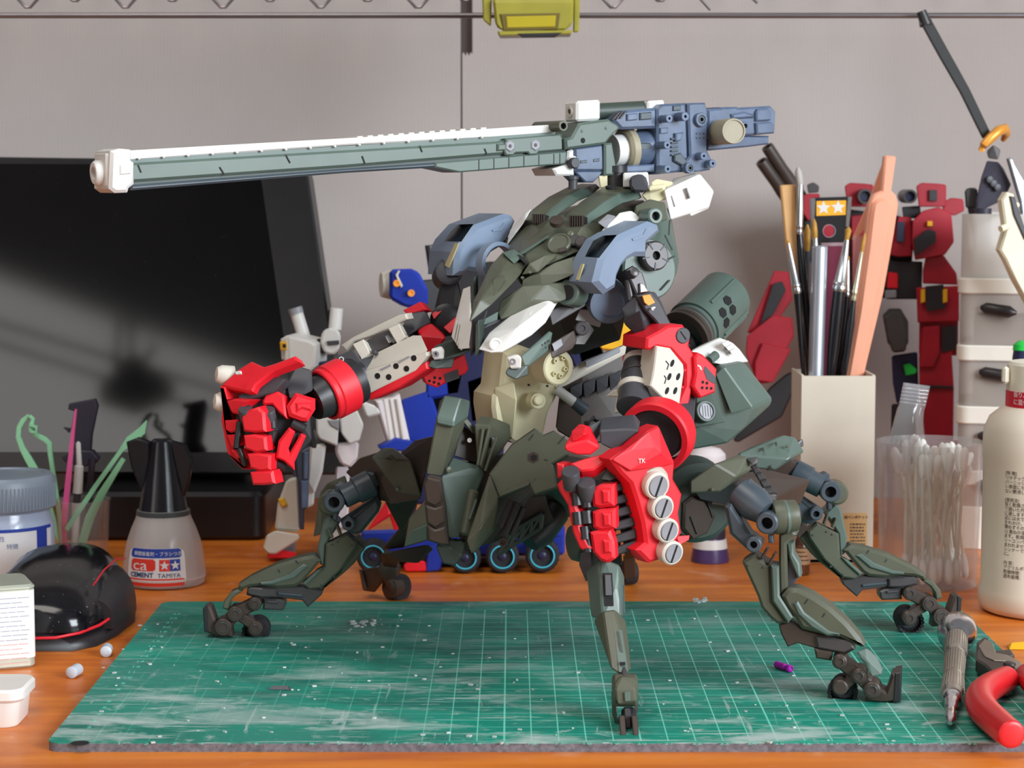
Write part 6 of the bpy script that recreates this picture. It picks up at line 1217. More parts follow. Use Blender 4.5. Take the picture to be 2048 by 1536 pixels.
# inner frame joining tail, hips and legs
frm = obj('inner_frame', hp((1235, 940, 15), (1240, 1005, 15), (1520, 940, 16), (1520, 985, 16), (1235, 940, 18), (1240, 1005, 18), (1520, 940, 18.5), (1520, 985, 18.5)), black, mech, bev=0.06)
obj('tail_spine', hp((1270, 670, 18), (1285, 850, 18), (1400, 710, 19), (1410, 820, 19), (1350, 680, 20.5), (1290, 840, 21), (1400, 820, 21)), black, frm, bev=0.06)
obj('can_mount', hp((1330, 680, 18.4), (1380, 690, 18.4), (1400, 720, 19), (1340, 720, 18.4), (1390, 660, 20.4), (1360, 700, 21)), black, frm, bev=0.05)
obj('hip_link', hp((1535, 925, 15.6), (1580, 915, 16), (1610, 945, 17), (1590, 975, 17), (1530, 965, 16), (1560, 930, 18.6)), brown, frm, bev=0.05)
obj('front_link', hp((1195, 1040, 8.6), (1235, 1040, 8.6), (1230, 1085, 8.4), (1190, 1085, 8.4), (1110, 960, 13.5), (1200, 960, 14), (1190, 1010, 14)), black, frm, bev=0.05)
# round hip housing on the right, in front of the rear leg
hh = PLane(1405, 1015, 11.5, 14, -8)
obj('hip_housing', [disc(hh, 1400, 1010, 84, 1.6, 0, 40, 0.3)], dkgreen, pel)
obj('housing_plate', [slab(hh, cD([(1340, 960), (1420, 900), (1540, 930), (1640, 1090), (1560, 1250), (1420, 1310), (1330, 1200)]), 0.4, 0.2, 0.1)], brown, pel)
for q in ([(1400, 1090), (1412, 1085), (1475, 1245), (1462, 1252)], [(1560, 965), (1572, 960), (1622, 1095), (1610, 1102)]):
    obj('housing_ridge', [slab(hh, cD(q), 0.15, 0.28, 0.02)], gunm, pel)
obj('housing_arm', [hp((1370, 960, 10.6), (1440, 955, 10.4), (1500, 985, 10.6), (1500, 1020, 11), (1400, 1000, 11), (1430, 980, 13))], charcoal, pel, bev=0.06)

# soles and tyres rest flat on the mat (or on the desk behind it)
for o in [x for x in mech.children_recursive if x.type == 'MESH']:
    if o.name.split('.')[0] in ('foot_wheel', 'toe', 'toe_bridge', 'wheel_hub', 'foot_joint', 'toe_sole', 'foot'):
        for v in o.data.vertices:
            wv = v.co / S + WL[o]
            lim = 0.012 if wv.y < MY1 + 0.05 else DESK + 0.012
            if wv.z < lim: v.co.z += (lim - wv.z) * S
# ================================================================ things on the left of the desk
def gprism(pts, z0, z1, ch=0.0):
    return prism_z([(G(x, y, z1).x, G(x, y, z1).y) for x, y in pts], z0, z1, ch)
# ---------------------------------------------------------------- screen
scrm = mat('glossy_black_screen', (7, 7, 9), 0.07, var=0.3, scale=2.0, spec=0.55)
bezm = mat('black_screen_frame', (16, 15, 18), 0.3, var=0.3)
MYY = 50.0
mon = thing('monitor', 'black glossy screen standing behind the cement bottle', 'monitor', P(300, 1010, MYY) * 1.0)
mpl = PLane(300, 620, MYY, -6, 6)
obj('panel', slab(mpl, [(-260, 310), (608, 322), (617, 355), (654, 614), (702, 950), (-260, 945)], 1.6, 0, 0.12, 0.1), bezm, mon)
obj('screen_glass', slab(mpl, [(-240, 326), (515, 330), (524, 368), (600, 905), (-240, 905)], 0.1, 0.02, 0.02), scrm, mon)
bxl = P(90, 985, 42).x; bxr = P(521, 985, 42).x
b0 = G(300, 1082, DESK).y
zt_ = P(300, 985, b0).z
obj('base', prism_z(rrect((bxl + bxr) / 2, b0 + 6, (bxr - bxl) / 2, 6, 0.9), DESK + 0.01, zt_, 0.25), bezm, mon)
obj('stand_neck', box(((bxl + bxr) / 2, b0 + 9.0, 5.0), (4, 1.0, 5)), bezm, mon)

# desk lamp standing off to the left; the screen mirrors its arm and head
def RP(px_, py_, t_):
    d_ = ray(px_, py_); n_ = mpl.n; h_ = mpl.at(px_, py_); r_ = (d_ - n_ * 2 * d_.dot(n_)).normalized()
    return h_ + r_ * t_
lm = thing('desk_lamp', 'dark sprung desk lamp mirrored in the black screen', 'lamp', (RP(270, 800, 85).x, RP(270, 800, 85).y, DESK))
lbk = mat('dark_lamp_metal', (40, 40, 42), 0.4, 0.4)
for q0, q1 in (((-120, 610), (470, 790)), ((-120, 650), (440, 830)), ((230, 765), (238, 640)), ((262, 765), (262, 640)), ((262, 765), (310, 690))):
    obj('arm_bar', cyl(RP(*q0, 85), RP(*q1, 85), 0.28, seg=10), lbk, lm)
obj('head', hull([RP(x, y, t) for x, y, t in ((195, 775, 84), (235, 735, 84), (265, 700, 84), (300, 735, 84), (355, 772, 84), (340, 805, 84), (275, 832, 84), (200, 808, 84), (270, 770, 90), (300, 800, 90), (230, 800, 90))]), lbk, lm, bev=0.15)
lp_ = RP(-120, 625, 85)
obj('stand', cyl(Vector((lp_.x, lp_.y, -70)), lp_ + Vector((0, 0, 3)), 0.6, seg=14), lbk, lm)
obj('base', lathe(Vector((lp_.x, lp_.y, -71.9)), Vector((0, 0, 1)), [(0, 9), (1.2, 9), (2, 7), (2.2, 1)], 32), lbk, lm)
# ---------------------------------------------------------------- jar with grey lid
JY = 30.0
jc = P(4, 1010, JY); jz = DESK + 0.01
jr = cm(107, JY)
jar = thing('paint_jar', 'clear jar with a ribbed grey lid and a blue and white label', 'jar', (jc.x, JY, jz))
zl0, zl1 = P(0, 1030, JY - jr).z, P(0, 962, JY - jr).z
obj('jar_body', lathe(Vector((jc.x, JY, jz)), Vector((0, 0, 1)), [(0, jr * 0.9), (0.15, jr * 0.97), (zl0 - jz - 0.9, jr * 0.97), (zl0 - jz - 0.35, jr * 0.9), (zl0 - jz, jr * 0.86)], 48), mat('pale_blue_clear_jar', (176, 186, 208), 0.15, var=0.05), jar)
ribs = [lathe(Vector((jc.x, JY, zl0)), Vector((0, 0, 1)), [(0, jr * 0.98), (0.08, jr), (zl1 - zl0 - 0.25, jr), (zl1 - zl0, jr * 0.93), (zl1 - zl0 + 0.02, jr * 0.8), (zl1 - zl0 - 0.05, jr * 0.78)], 48)]
lid = obj('lid', ribs, mat('grey_jar_lid', (128, 138, 152), 0.4), jar)
for k in range(44):
    a = math.pi * (-0.5 + k / 43.0)
    obj('lid_rib', cyl(Vector((jc.x + jr * math.sin(a), JY - jr * math.cos(a), zl0 + 0.1)), Vector((jc.x + jr * math.sin(a), JY - jr * math.cos(a), zl1 - 0.45)), 0.045, seg=6), MATS['grey_jar_lid'], lid)
def band(c, R, a0, a1, z0, z1, t=0.02, n=24, rz=None):
    ro, ri = [], []
    V, Fc = [], []
    for i in range(n + 1):
        a = a0 + (a1 - a0) * i / n
        for z in (z0, z1):
            for r in (R + t, R - 0.03): V.append(Vector((c.x + r * math.sin(a), c.y - r * math.cos(a), z)))
    for i in range(n):
        o = i * 4; p = o + 4
        Fc += [(o, p, p + 2, o + 2), (o + 1, o + 3, p + 3, p + 1), (o + 2, p + 2, p + 3, o + 3), (o, o + 1, p + 1, p)]
    Fc += [(0, 2, 3, 1), (n * 4, n * 4 + 1, n * 4 + 3, n * 4 + 2)]
    return V, Fc
labw = mat('white_label', (226, 226, 228), 0.55); labb = mat('blue_label_print', (30, 60, 160), 0.5); labr = mat('red_label_print', (226, 60, 46), 0.5)
jcen = Vector((jc.x, JY, 0))
zb0, zb1 = P(0, 1110, JY - jr).z - 1.2, P(0, 1062, JY - jr).z
lb = obj('label', band(jcen, jr * 0.97, -0.9, 1.35, zb0, zb1), labw, jar, 'white label with blue print')
obj('label_band', band(jcen, jr * 0.97, -0.9, 1.35, zb1 - 0.14, zb1 + 0.02, 0.03), labb, jar)
obj('label_band', band(jcen, jr * 0.97, 0.92, 1.2, zb0, zb1, 0.03), labb, jar)
txm = mat('grey_blue_print', (96, 104, 150), 0.6)
for i, (s_, zz_, sz) in enumerate((('水性', zb1 - 0.55, 0.3), ('特徴', zb1 - 0.95, 0.3), ('ml', zb1 - 1.3, 0.26))):
    obj('label_print', text_shape(s_, sz, None, Vector((1, 0, 0)), Vector((0, 0, 1)), thick=0.004, wrap=(Vector((jc.x, JY, zz_)), jr * 0.97 + 0.025, 0.05 + 0.25 * (i % 2))), txm, jar)

# ---------------------------------------------------------------- clear cup with sticks
CY_ = 36.0
cc = P(166, 1060, CY_); cr = cm(55, CY_); ctop = P(166, 998, CY_).z; cz = DESK + 0.01
cupm = clear_mat('clear_plastic_cup', (226, 222, 224), 0.10, 0.1, 0.3)
cup = thing('clear_cup', 'small clear plastic cup of sticks behind the black mouse', 'cup', (cc.x, CY_, cz))
def cupshape(c, z0, z1, r0, r1, t=0.06, seg=40):
    H = z1 - z0
    return lathe(Vector((c.x, c.y, z0)), Vector((0, 0, 1)), [(0, r0), (H - 0.12, r1), (H - 0.06, r1 + 0.05), (H, r1 + 0.05), (H, r1 - t), (0.12, r0 - t), (0.1, 0.0)], seg, True, True)
obj('cup_wall', cupshape(Vector((cc.x, CY_, 0)), cz, ctop, cr * 0.86, cr), cupm, cup)
mint = mat('mint_green_plastic', (150, 216, 172), 0.4, var=0.04)
pinkm = mat('pink_plastic_stick', (226, 92, 150), 0.35)
dkp = mat('dark_violet_plastic', (44, 40, 56), 0.5)
def stick(name, label, cat, pts, rad, m, Y=CY_, flat=1.0):
    t = thing(name, label, cat, P(*pts[-1], Y))
    path = [P(x, y, Y + (dy if dy else 0)) for x, y, dy in [(p[0], p[1], p[2] if len(p) > 2 else 0) for p in pts]]
    return t, path
def bar(path, w, th, n=Vector((0, -1, 0))):
    """flat strip of given half-width and half-thickness along a path in the picture plane"""
    rings = []
    for i, p in enumerate(path):
        a = path[max(i - 1, 0)]; b = path[min(i + 1, len(path) - 1)]
        t = (b - a).normalized(); s_ = t.cross(n).normalized(); ww = w[i] if isinstance(w, (list, tuple)) else w
        rings.append([p + s_ * ww + n * th, p + s_ * ww - n * th, p - s_ * ww - n * th, p - s_ * ww + n * th])
    return bridge(rings)
def pathV(l, Y, lean=0.0):
    return [P(x, y, Y) for x, y in cV(l)]
tw_ = thing('plastic_tweezers', 'mint green plastic tweezers with a curled tip behind the grey lidded jar', 'tweezers', P(105, 1090, 37.5))
obj('arm', bar(pathV([(272, 236), (215, 285), (180, 350), (172, 440), (210, 545), (270, 650), (350, 790), (440, 1000), (560, 1420)], 37.5), [0.1, 0.14, 0.14, 0.14, 0.16, 0.2, 0.2, 0.16, 0.12], 0.12), mint, tw_, bev=0.03)
obj('arm', bar(pathV([(275, 240), (310, 270), (290, 330), (290, 370), (350, 425), (420, 460), (462, 500), (470, 600), (500, 800), (560, 1200), (580, 1420)], 37.2), [0.1, 0.1, 0.13, 0.15, 0.13, 0.14, 0.15, 0.13, 0.12, 0.12, 0.1], 0.1), mint, tw_, bev=0.03)
obj('tip_pad', bar(pathV([(280, 320), (345, 345), (340, 390), (290, 385)], 37.0), 0.06, 0.15), mint, tw_)
pk = tag(obj('pink_stick', bar(pathV([(708, 180), (680, 400), (640, 800), (600, 1200), (600, 1420)], 35.4), [0.05, 0.09, 0.14, 0.16, 0.12], 0.08), pinkm), 'thin pink plastic stick leaning in the clear cup', 'stick')
wp_ = thing('white_marker', 'slim white marker with a black ring in the clear cup', 'pen', P(150, 1090, 36))
wpt = pathV([(728, 480), (738, 700), (738, 705), (722, 960)], 36.2)
obj('tip', lathe(wpt[0], wpt[1] - wpt[0], [(0, 0.06), (0.1, 0.13), ((wpt[1] - wpt[0]).length, 0.15)], 16), white, wp_)
obj('cap', lathe(wpt[1], wpt[3] - wpt[1], [(0, 0.18), (0.06, 0.24), ((wpt[3] - wpt[1]).length, 0.26)], 20), white, wp_)
wq = pathV([(720, 960), (712, 1050), (700, 1430)], 36.2)
obj('ring', cyl(wq[0], wq[1], 0.2, seg=16), charcoal, wp_)
obj('barrel', cyl(wq[1], wq[2], 0.24, 0.2, seg=20), white, wp_)
dk = thing('toy_gun_part', 'dark violet plastic toy gun part upright in the clear cup', 'toy part', P(180, 1090, 37))
obj('body', sl(cV([(640, 130), (880, 85), (906, 150), (850, 420), (838, 600), (700, 560), (650, 640), (660, 360), (690, 200), (632, 180)]), 37.2, 0.5, 0, 0, 0.06), dkp, dk)
obj('bracket', sl(cV([(570, 630), (700, 560), (850, 570), (912, 640), (880, 690), (770, 720), (600, 670)]), 37.0, 0.8, 0, 0, 0.06), dkp, dk)
obj('trigger', sl(cV([(588, 350), (650, 360), (640, 400)]), 37.3, 0.3, 0, 0, 0.02), dkp, dk)
obj('rod', cyl(P(*cV([(860, 640)])[0], 37), P(*cV([(800, 1400)])[0], 37), 0.18, seg=12), dkp, dk)
sp1 = tag(obj('mint_spatula', bar(pathV([(1365, 285), (1320, 380), (1210, 470), (1130, 560), (900, 880), (760, 1090), (620, 1300)], 35.0), [0.03, 0.22, 0.24, 0.11, 0.12, 0.13, 0.12], 0.07), mint, smooth=0), 'mint green spatula with a leaf-shaped blade leaning in the clear cup', 'spatula')
sp2 = tag(obj('mint_strip', bar(pathV([(1150, 640), (950, 960), (840, 1180), (760, 1440)], 35.9), [0.12, 0.2, 0.24, 0.22], 0.07), mint, smooth=0), 'plain mint green strip leaning below the leaf-bladed spatula', 'strip')

# ---------------------------------------------------------------- cement bottle
BY = 31.0
bc = P(328, 1100, BY); bz = DESK + 0.01
def zb(py): return P(328, py, BY).z
botm = clear_mat('frosted_clear_plastic', (228, 220, 218), 0.42, 0.2, 0.3)
bot = thing('cement_bottle', 'frosted cement bottle with a black winged cap and red and blue label', 'bottle', (bc.x, BY, bz))
prof = [(0, 1.9), (0.1, 2.05), (0.5, 2.1)]
for py, r in ((1150, 84), (1110, 80), (1080, 74), (1055, 65), (1035, 56), (1018, 51)): prof.append((zb(py) - bz, cm(r, BY)))
H_ = prof[-1][0]
inner = [(H_, prof[-1][1] - 0.1), (1.2, 1.7), (0.15, 1.7)]
obj('bottle_body', lathe(Vector((bc.x, BY, bz)), Vector((0, 0, 1)), prof + inner + [(0.12, 0.0)], 48), botm, bot)
obj('inner_cone', lathe(Vector((bc.x, BY, zb(1105))), Vector((0, 0, 1)), [(0, 0.5), (zb(1060) - zb(1105), 0.75), (zb(1022) - zb(1105), 1.12)], 32), clear_mat('milky_plastic', (225, 214, 212), 0.55, 0.3), bot)
obj('glue', lathe(Vector((bc.x, BY, bz + 0.14)), Vector((0, 0, 1)), [(0, 1.65), (0.5, 1.68), (0.55, 1.6)], 32), clear_mat('clear_glue', (214, 190, 176), 0.2, 0.05), bot)
capb = mat('black_gloss_cap', (20, 20, 26), 0.22, var=0.1)
cap = obj('cap', lathe(Vector((bc.x, BY, zb(1028))), Vector((0, 0, 1)), [(0, 1.2), (0.12, 1.3), (zb(1010) - zb(1028), 1.22), (zb(960) - zb(1028), 0.98), (zb(910) - zb(1028), 0.72), (zb(882) - zb(1028), 0.58), (zb(878) - zb(1028), 0.45), (zb(880) - zb(1028), 0.3)], 40), capb, bot)
obj('cap_rim', ringm(Vector((bc.x, BY, zb(1030))), Vector((0, 0, 1)), 1.38, 1.1, 0.3, 40), mat('grey_green_ring', (66, 72, 72), 0.4), bot)
for q in ([(252, 885), (275, 876), (300, 885), (300, 985), (285, 990), (262, 935)], [(340, 882), (370, 890), (384, 920), (378, 965), (366, 1000), (340, 1000)]):
    obj('cap_wing', sl(q, BY - 0.3, 0.6, 0, 0, 0.1, 0.1), capb, bot)
def Rat(z):
    for (h0, r0), (h1, r1) in zip(prof, prof[1:]):
        if h0 <= z - bz <= h1: return r0 + (r1 - r0) * (z - bz - h0) / max(h1 - h0, 1e-6)
    return prof[-1][1] if z - bz > 1 else prof[2][1]
def onb(u, v, lift=0.0):      # u cm right of the label's middle, v height
    r = Rat(v) + 0.02 + lift; a = LA + u / 2.0
    return Vector((bc.x + r * math.sin(a), BY - r * math.cos(a), v))
LA = -0.06
lz0, lz1 = P(328, 1174, BY - 2.0).z, P(328, 1097, BY - 1.8).z
def patch(u0, u1, v0, v1, lift, m, name, rnd=0.0, n=18, k=6):
    V, Fc = [], []
    for s_ in (lift, lift - 0.015):
        for j in range(k + 1):
            v = v0 + (v1 - v0) * j / k
            d = min(v - v0, v1 - v)
            ins = 0.0 if d >= rnd else rnd - math.sqrt(max(0, rnd * rnd - (rnd - d) ** 2))
            for i in range(n + 1): V.append(onb(u0 + ins + (u1 - u0 - 2 * ins) * i / n, v, s_))
    N_ = (n + 1) * (k + 1)
    for j in range(k):
        for i in range(n):
            a = j * (n + 1) + i
            Fc.append((a, a + 1, a + n + 2, a + n + 1)); Fc.append((N_ + a, N_ + a + n + 1, N_ + a + n + 2, N_ + a + 1))
    edge = [j * (n + 1) for j in range(k + 1)] + [k * (n + 1) + i for i in range(1, n + 1)] + [j * (n + 1) + n for j in range(k - 1, -1, -1)] + [i for i in range(n - 1, 0, -1)]
    for a, b in zip(edge, edge[1:] + edge[:1]): Fc.append((a, b, b + N_, a + N_))
    return obj(name, (V, Fc), m, bot)
patch(-1.62, 1.52, lz0, lz1, 0.0, labw, 'label', 0.25, 18, 12)
hL = lz1 - lz0
patch(-1.45, 1.35, lz1 - hL * 0.24, lz1 - 0.01, 0.008, labb, 'label_band', 0.12)
patch(-1.58, 1.46, lz0 + 0.02, lz0 + hL * 0.22, 0.008, labr, 'label_band', 0.12)
def wl(u, v, lift=0.018): return lambda x, y, z: onb(u + x, v + y, lift + z)
obj('label_text', text_shape('瞬間接着剤・ブラシつき', 0.235, None, Vector((1, 0, 0)), Vector((0, 0, 1)), thick=0.003, wrap=wl(-1.22, lz1 - hL * 0.18)), labw, bot)
obj('label_text', text_shape('CEMENT', 0.33, None, Vector((1, 0, 0)), Vector((0, 0, 1)), thick=0.003, wrap=wl(-1.36, lz0 + hL * 0.26), bold=0.008), mat('navy_print', (24, 60, 110), 0.5), bot)
obj('label_text', text_shape('TAMIYA', 0.31, None, Vector((1, 0, 0)), Vector((0, 0, 1)), thick=0.003, wrap=wl(0.12, lz0 + hL * 0.25)), MATS['navy_print'], bot)
v0_, v1_ = lz0 + hL * 0.42, lz0 + hL * 0.72
patch(-1.36, 0.02, v0_, v1_ + 0.02, 0.010, labr, 'logo_plate', 0.12)
obj('logo_letters', text_shape('ca', 0.95, None, Vector((1, 0, 0)), Vector((0, 0, 1)), thick=0.003, wrap=lambda x, y, z: onb(-1.24 + x * 1.05, v0_ + 0.05 + y * 0.78, 0.02 + z), bold=0.0), labw, bot)
patch(0.2, 0.72, v0_, v1_, 0.012, labr, 'star_square')
patch(0.72, 1.24, v0_, v1_, 0.012, labb, 'star_square')
def star(cx, cy, r): return [(cx + (r if i % 2 == 0 else r * 0.42) * math.sin(math.pi * i / 5), cy + (r if i % 2 == 0 else r * 0.42) * math.cos(math.pi * i / 5)) for i in range(10)]
for cx_ in (0.46, 0.98):
    s_ = star(cx_, (v0_ + v1_) / 2 - 0.01, 0.25)
    obj('star', bridge([[onb(u, v, 0.024) for u, v in s_], [onb(u, v, 0.01) for u, v in s_]]), labw, bot)

# ---------------------------------------------------------------- black mouse with red trim
mmat = mat('black_gloss_mouse', (16, 15, 19), 0.16, var=0.4, scale=14)
speckle(mmat, (150, 148, 150), 60, 0.72, 0.6)
speckle(scrm, (60, 60, 66), 50, 0.74, 0.5)
mmatt = mat('black_rubber_side', (30, 27, 30), 0.42, var=0.15)
mxc = P(92, 1200, 18).x
mo = thing('computer_mouse', 'glossy black computer mouse with red trim lines beside the mat', 'mouse', (mxc, 19, DESK))
def dome(sections, n=18, top=1.0):
    rings = []
    for y, xc, w_, h_, z0 in sections:
        w_ *= 0.9; h_ *= 0.93
        r = []
        for i in range(n + 1):
            a = math.pi * i / n
            ca, sa = math.cos(a), math.sin(a)
            r.append(Vector((xc + w_ * math.copysign(abs(ca) ** 0.75, ca), y, z0 + h_ * (sa ** 0.8 if sa > 0 else 0))))
        r.append(Vector((xc, y, z0 - 0.01)))
        rings.append(r)
    return bridge(rings)
sec = [(14.5, mxc - 0.3, 2.2, 0.9, DESK + 0.75), (15.0, mxc - 0.2, 2.75, 1.5, DESK + 0.7), (16.5, mxc, 3.05, 2.3, DESK + 0.6), (18.5, mxc + 0.05, 3.2, 3.0, DESK + 0.5), (21, mxc, 3.15, 3.3, DESK + 0.5), (23.5, mxc - 0.1, 2.8, 3.0, DESK + 0.5), (25.5, mxc - 0.2, 2.2, 2.2, DESK + 0.4), (26.3, mxc - 0.2, 1.5, 1.2, DESK + 0.4)]
obj('shell', dome(sec), mmat, mo, smooth=60)
sec2 = [(14.2, mxc - 0.3, 2.35, 0.75, DESK + 0.02), (15.2, mxc - 0.1, 3.1, 0.85, DESK + 0.02), (17.5, mxc + 0.1, 3.45, 1.0, DESK + 0.02), (20.5, mxc + 0.2, 3.6, 1.3, DESK + 0.02), (23.5, mxc, 3.3, 1.2, DESK + 0.02), (26, mxc - 0.2, 2.3, 0.9, DESK + 0.02)]
obj('skirt', dome(sec2), mmatt, mo, smooth=60)
sidep = [(16.6, mxc + 1.9, 1.45, 1.5, DESK + 0.5), (18.5, mxc + 2.0, 1.65, 2.0, DESK + 0.5), (21, mxc + 2.0, 1.6, 2.3, DESK + 0.5), (23.4, mxc + 1.7, 1.2, 1.9, DESK + 0.5)]
obj('side_grip', dome(sidep), mmatt, mo, smooth=60)
redl = mat('red_trim', (200, 24, 40), 0.35)
obj('trim_line', tube([Vector((mxc + x, y, DESK + z)) for x, y, z in ((-2.1, 14.1, 0.62), (-0.3, 13.95, 0.64), (1.1, 14.0, 0.66), (2.0, 14.7, 0.72), (2.7, 15.7, 0.86), (3.1, 17.2, 1.02))], 0.07, 8), redl, mo)
obj('trim_line', tube([Vector((mxc + x, y, DESK + z)) for x, y, z in ((1.9, 16.55, 2.05), (2.2, 17.4, 2.45), (2.3, 19, 2.75), (2.5, 21, 2.9), (2.6, 23, 2.6))], 0.04, 8), redl, mo)
obj('scroll_ridge', lathe(Vector((mxc - 1.25, 15.5, DESK + 2.2)), Vector((0.1, 0.5, 0.75)), [(0, 0.1), (0.15, 0.34), (0.9, 0.36), (1.2, 0.1)], 18), mmatt, mo)

# ---------------------------------------------------------------- tin, tub, offcuts
tp_ = G(46, 1338, DESK)
tin = thing('metal_tin', 'pale metal tin with a printed paper label at the desk edge', 'tin', (tp_.x - 2.4, tp_.y + 1.2, DESK))
def rot2(pts, c, a): return [(c[0] + (x - c[0]) * math.cos(a) - (y - c[1]) * math.sin(a), c[1] + (x - c[0]) * math.sin(a) + (y - c[1]) * math.cos(a)) for x, y in pts]
tcx, tcy = tp_.x - 2.75, tp_.y + 0.6
ta_ = math.radians(22)
tz = P(44, 1178, tp_.y).z
tinm = mat('pale_tin_metal', (188, 192, 176), 0.35, 0.4)
obj('can', prism_z(rot2(rrect(tcx, tcy, 2.9, 1.5, 0.35), (tcx, tcy), ta_), DESK + 0.01, tz + 0.15, 0.1), tinm, tin)
obj('top_rim', prism_z(rot2(rrect(tcx, tcy, 2.95, 1.55, 0.4), (tcx, tcy), ta_), tz - 0.05, tz + 0.1, 0.05), tinm, tin)
lab = prism_z(rot2(rrect(tcx, tcy, 2.93, 1.53, 0.37), (tcx, tcy), ta_), DESK + 0.45, tz - 0.1)
obj('paper_label', lab, mat('pale_paper', (226, 224, 220), 0.7), tin)
ux_ = Vector((math.cos(ta_), math.sin(ta_), 0)); nn_ = Vector((math.sin(ta_), -math.cos(ta_), 0))
fo = Vector((tcx, tcy, 0)) + nn_ * 1.535
greyp = mat('grey_print', (164, 168, 186), 0.7); redp = mat('pale_red_print', (222, 168, 164), 0.7)
for k in range(15):
    zz_ = tz - 0.4 - k * 0.2
    x_ = 0.1
    while x_ < 2.3:
        w_ = min(random.uniform(0.2, 0.7), 2.65 - x_)
        a = fo + ux_ * x_ + Vector((0, 0, zz_))
        obj('print_line', bridge([[a, a + ux_ * w_, a + ux_ * w_ + Vector((0, 0, 0.032)), a + Vector((0, 0, 0.032))], [v - nn_ * 0.02 + nn_ * 0.03 for v in (a, a + ux_ * w_, a + ux_ * w_ + Vector((0, 0, 0.032)), a + Vector((0, 0, 0.032)))]]), redp if k > 9 else greyp, tin)
        x_ += w_ + 0.05
tb0 = G(20, 1462, DESK)
tub = thing('plastic_tub', 'small white plastic tub with a lid at the near desk corner', 'tub', (tb0.x - 1, tb0.y + 1.4, DESK))
milk = mat('milky_white_plastic', (226, 220, 214), 0.4, var=0.03)
tcx, tcy = tb0.x - 1.35, tb0.y + 1.6
zt2 = P(20, 1402, tb0.y).z
obj('tub_body', bridge([[Vector((x, y, z)) for x, y in rrect(tcx, tcy, hx, hx * 0.8, 0.5)] for hx, z in ((1.45, DESK + 0.01), (1.5, DESK + 0.1), (1.6, zt2 - 0.1))]), milk, tub)
obj('tub_lid', prism_z(rrect(tcx, tcy, 1.78, 1.42, 0.6), zt2 - 0.15, zt2 + 0.35, 0.1), milk, tub)
greycut = mat('light_grey_offcut', (186, 192, 202), 0.4)
for (x0, y0), (x1, y1), lb_ in (((660, 1330), (760, 1275), 'grey plastic rod offcut lying nearer the tin'), ((985, 1135), (1010, 1065), 'grey plastic rod offcut lying against the mat edge')):
    a, b = cW([(x0, y0), (x1, y1)])
    p0, p1 = G(a[0], a[1], DESK + 0.26), G(b[0], b[1], DESK + 0.26)
    d = (p1 - p0).normalized(); p1 = p0 + d * 0.75
    tag(obj('rod_offcut', lathe(p0, d, [(0, 0.2), (0.04, 0.25), (0.71, 0.25), (0.75, 0.2)], 20), greycut), lb_, 'offcut')

mo.location.y += 0.8 * S; WL[mo].y += 0.8
# ================================================================ models behind the walker
# ---------------------------------------------------------------- white robot model (plain)
RY = 39.0
wr_ = thing('white_robot', 'white robot model standing behind the left red fist', 'model kit', (P(640, 1000, RY).x, RY, DESK))
pinkw = mat('pinkish_white_plastic', (222, 212, 214), 0.45)
def blk_(name, pts, Y, t, m, parent, yaw=0, tilt=0, ch=0.12): return obj(name, sl(pts, Y, t, yaw, tilt, ch, min(ch, t * 0.3)), m, parent)
def yb(l): return cY(l)
obj('torso', hq(yb([(350, 400), (520, 370), (560, 520), (520, 640), (380, 640), (340, 520)]), RY - 0.6, yb([(350, 400), (520, 380), (540, 640), (360, 640)]), RY + 2), navy, wr_, bev=0.1)
obj('head', hq(yb([(395, 230), (430, 205), (480, 215), (500, 250), (490, 330), (450, 360), (410, 345), (385, 290)]), RY - 0.7, yb([(400, 230), (490, 230), (480, 340), (400, 340)]), RY + 1), white, wr_, bev=0.12)
obj('visor', hq(yb([(420, 280), (490, 275), (490, 300), (425, 306)]), RY - 0.85, yb([(425, 280), (485, 280), (485, 300)]), RY - 0.4), charcoal, wr_, bev=0.03)
obj('head_side', hq(yb([(365, 270), (395, 262), (412, 330), (400, 352), (365, 330)]), RY - 0.3, yb([(365, 270), (400, 330)]), RY + 0.8), black, wr_, bev=0.05)
sh_ = blk_('shoulder', yb([(165, 270), (200, 250), (330, 280), (362, 300), (355, 420), (310, 460), (240, 420), (170, 380)]), RY - 1.2, 2.6, white, wr_, -10)
obj('shoulder_vent', sl(yb([(162, 285), (200, 282), (204, 330), (166, 332)]), RY - 1.35, 0.4, -10, 0, 0.05), yellow, sh_)
obj('vent_slot', sl(yb([(178, 298), (196, 296), (197, 316), (180, 318)]), RY - 1.4, 0.2, -10, 0, 0), hole, sh_)
obj('shoulder_band', sl(yb([(190, 262), (205, 258), (208, 400), (192, 392)]), RY - 1.32, 0.2, -10, 0, 0.02), offwhite, sh_)
obj('back_rod', cyl(P(*yb([(250, 110)])[0], RY + 1), P(*yb([(302, 275)])[0], RY + 1), 0.36, seg=16), white, wr_)
obj('rod_tip', cyl(P(*yb([(246, 98)])[0], RY + 1), P(*yb([(256, 130)])[0], RY + 1), 0.4, seg=16), greydisc, wr_)
obj('back_rod', cyl(P(*yb([(476, 100)])[0], RY + 1.5), P(*yb([(466, 215)])[0], RY + 1.5), 0.36, seg=16), white, wr_)
obj('back_fin', sl(yb([(430, 110), (450, 100), (452, 200), (425, 190)]), RY + 2, 0.4), black, wr_)
obj('waist_skirt', hq(yb([(360, 640), (420, 625), (490, 700), (480, 860), (380, 820), (365, 790)]), RY - 1.4, yb([(370, 640), (480, 700), (470, 840), (380, 800)]), RY + 0.5), white, wr_, bev=0.1)
obj('waist_skirt', hq(yb([(490, 690), (580, 640), (625, 740), (600, 830), (545, 850), (500, 790)]), RY - 1.2, yb([(500, 690), (600, 700), (590, 820)]), RY + 0.6), white, wr_, bev=0.1)
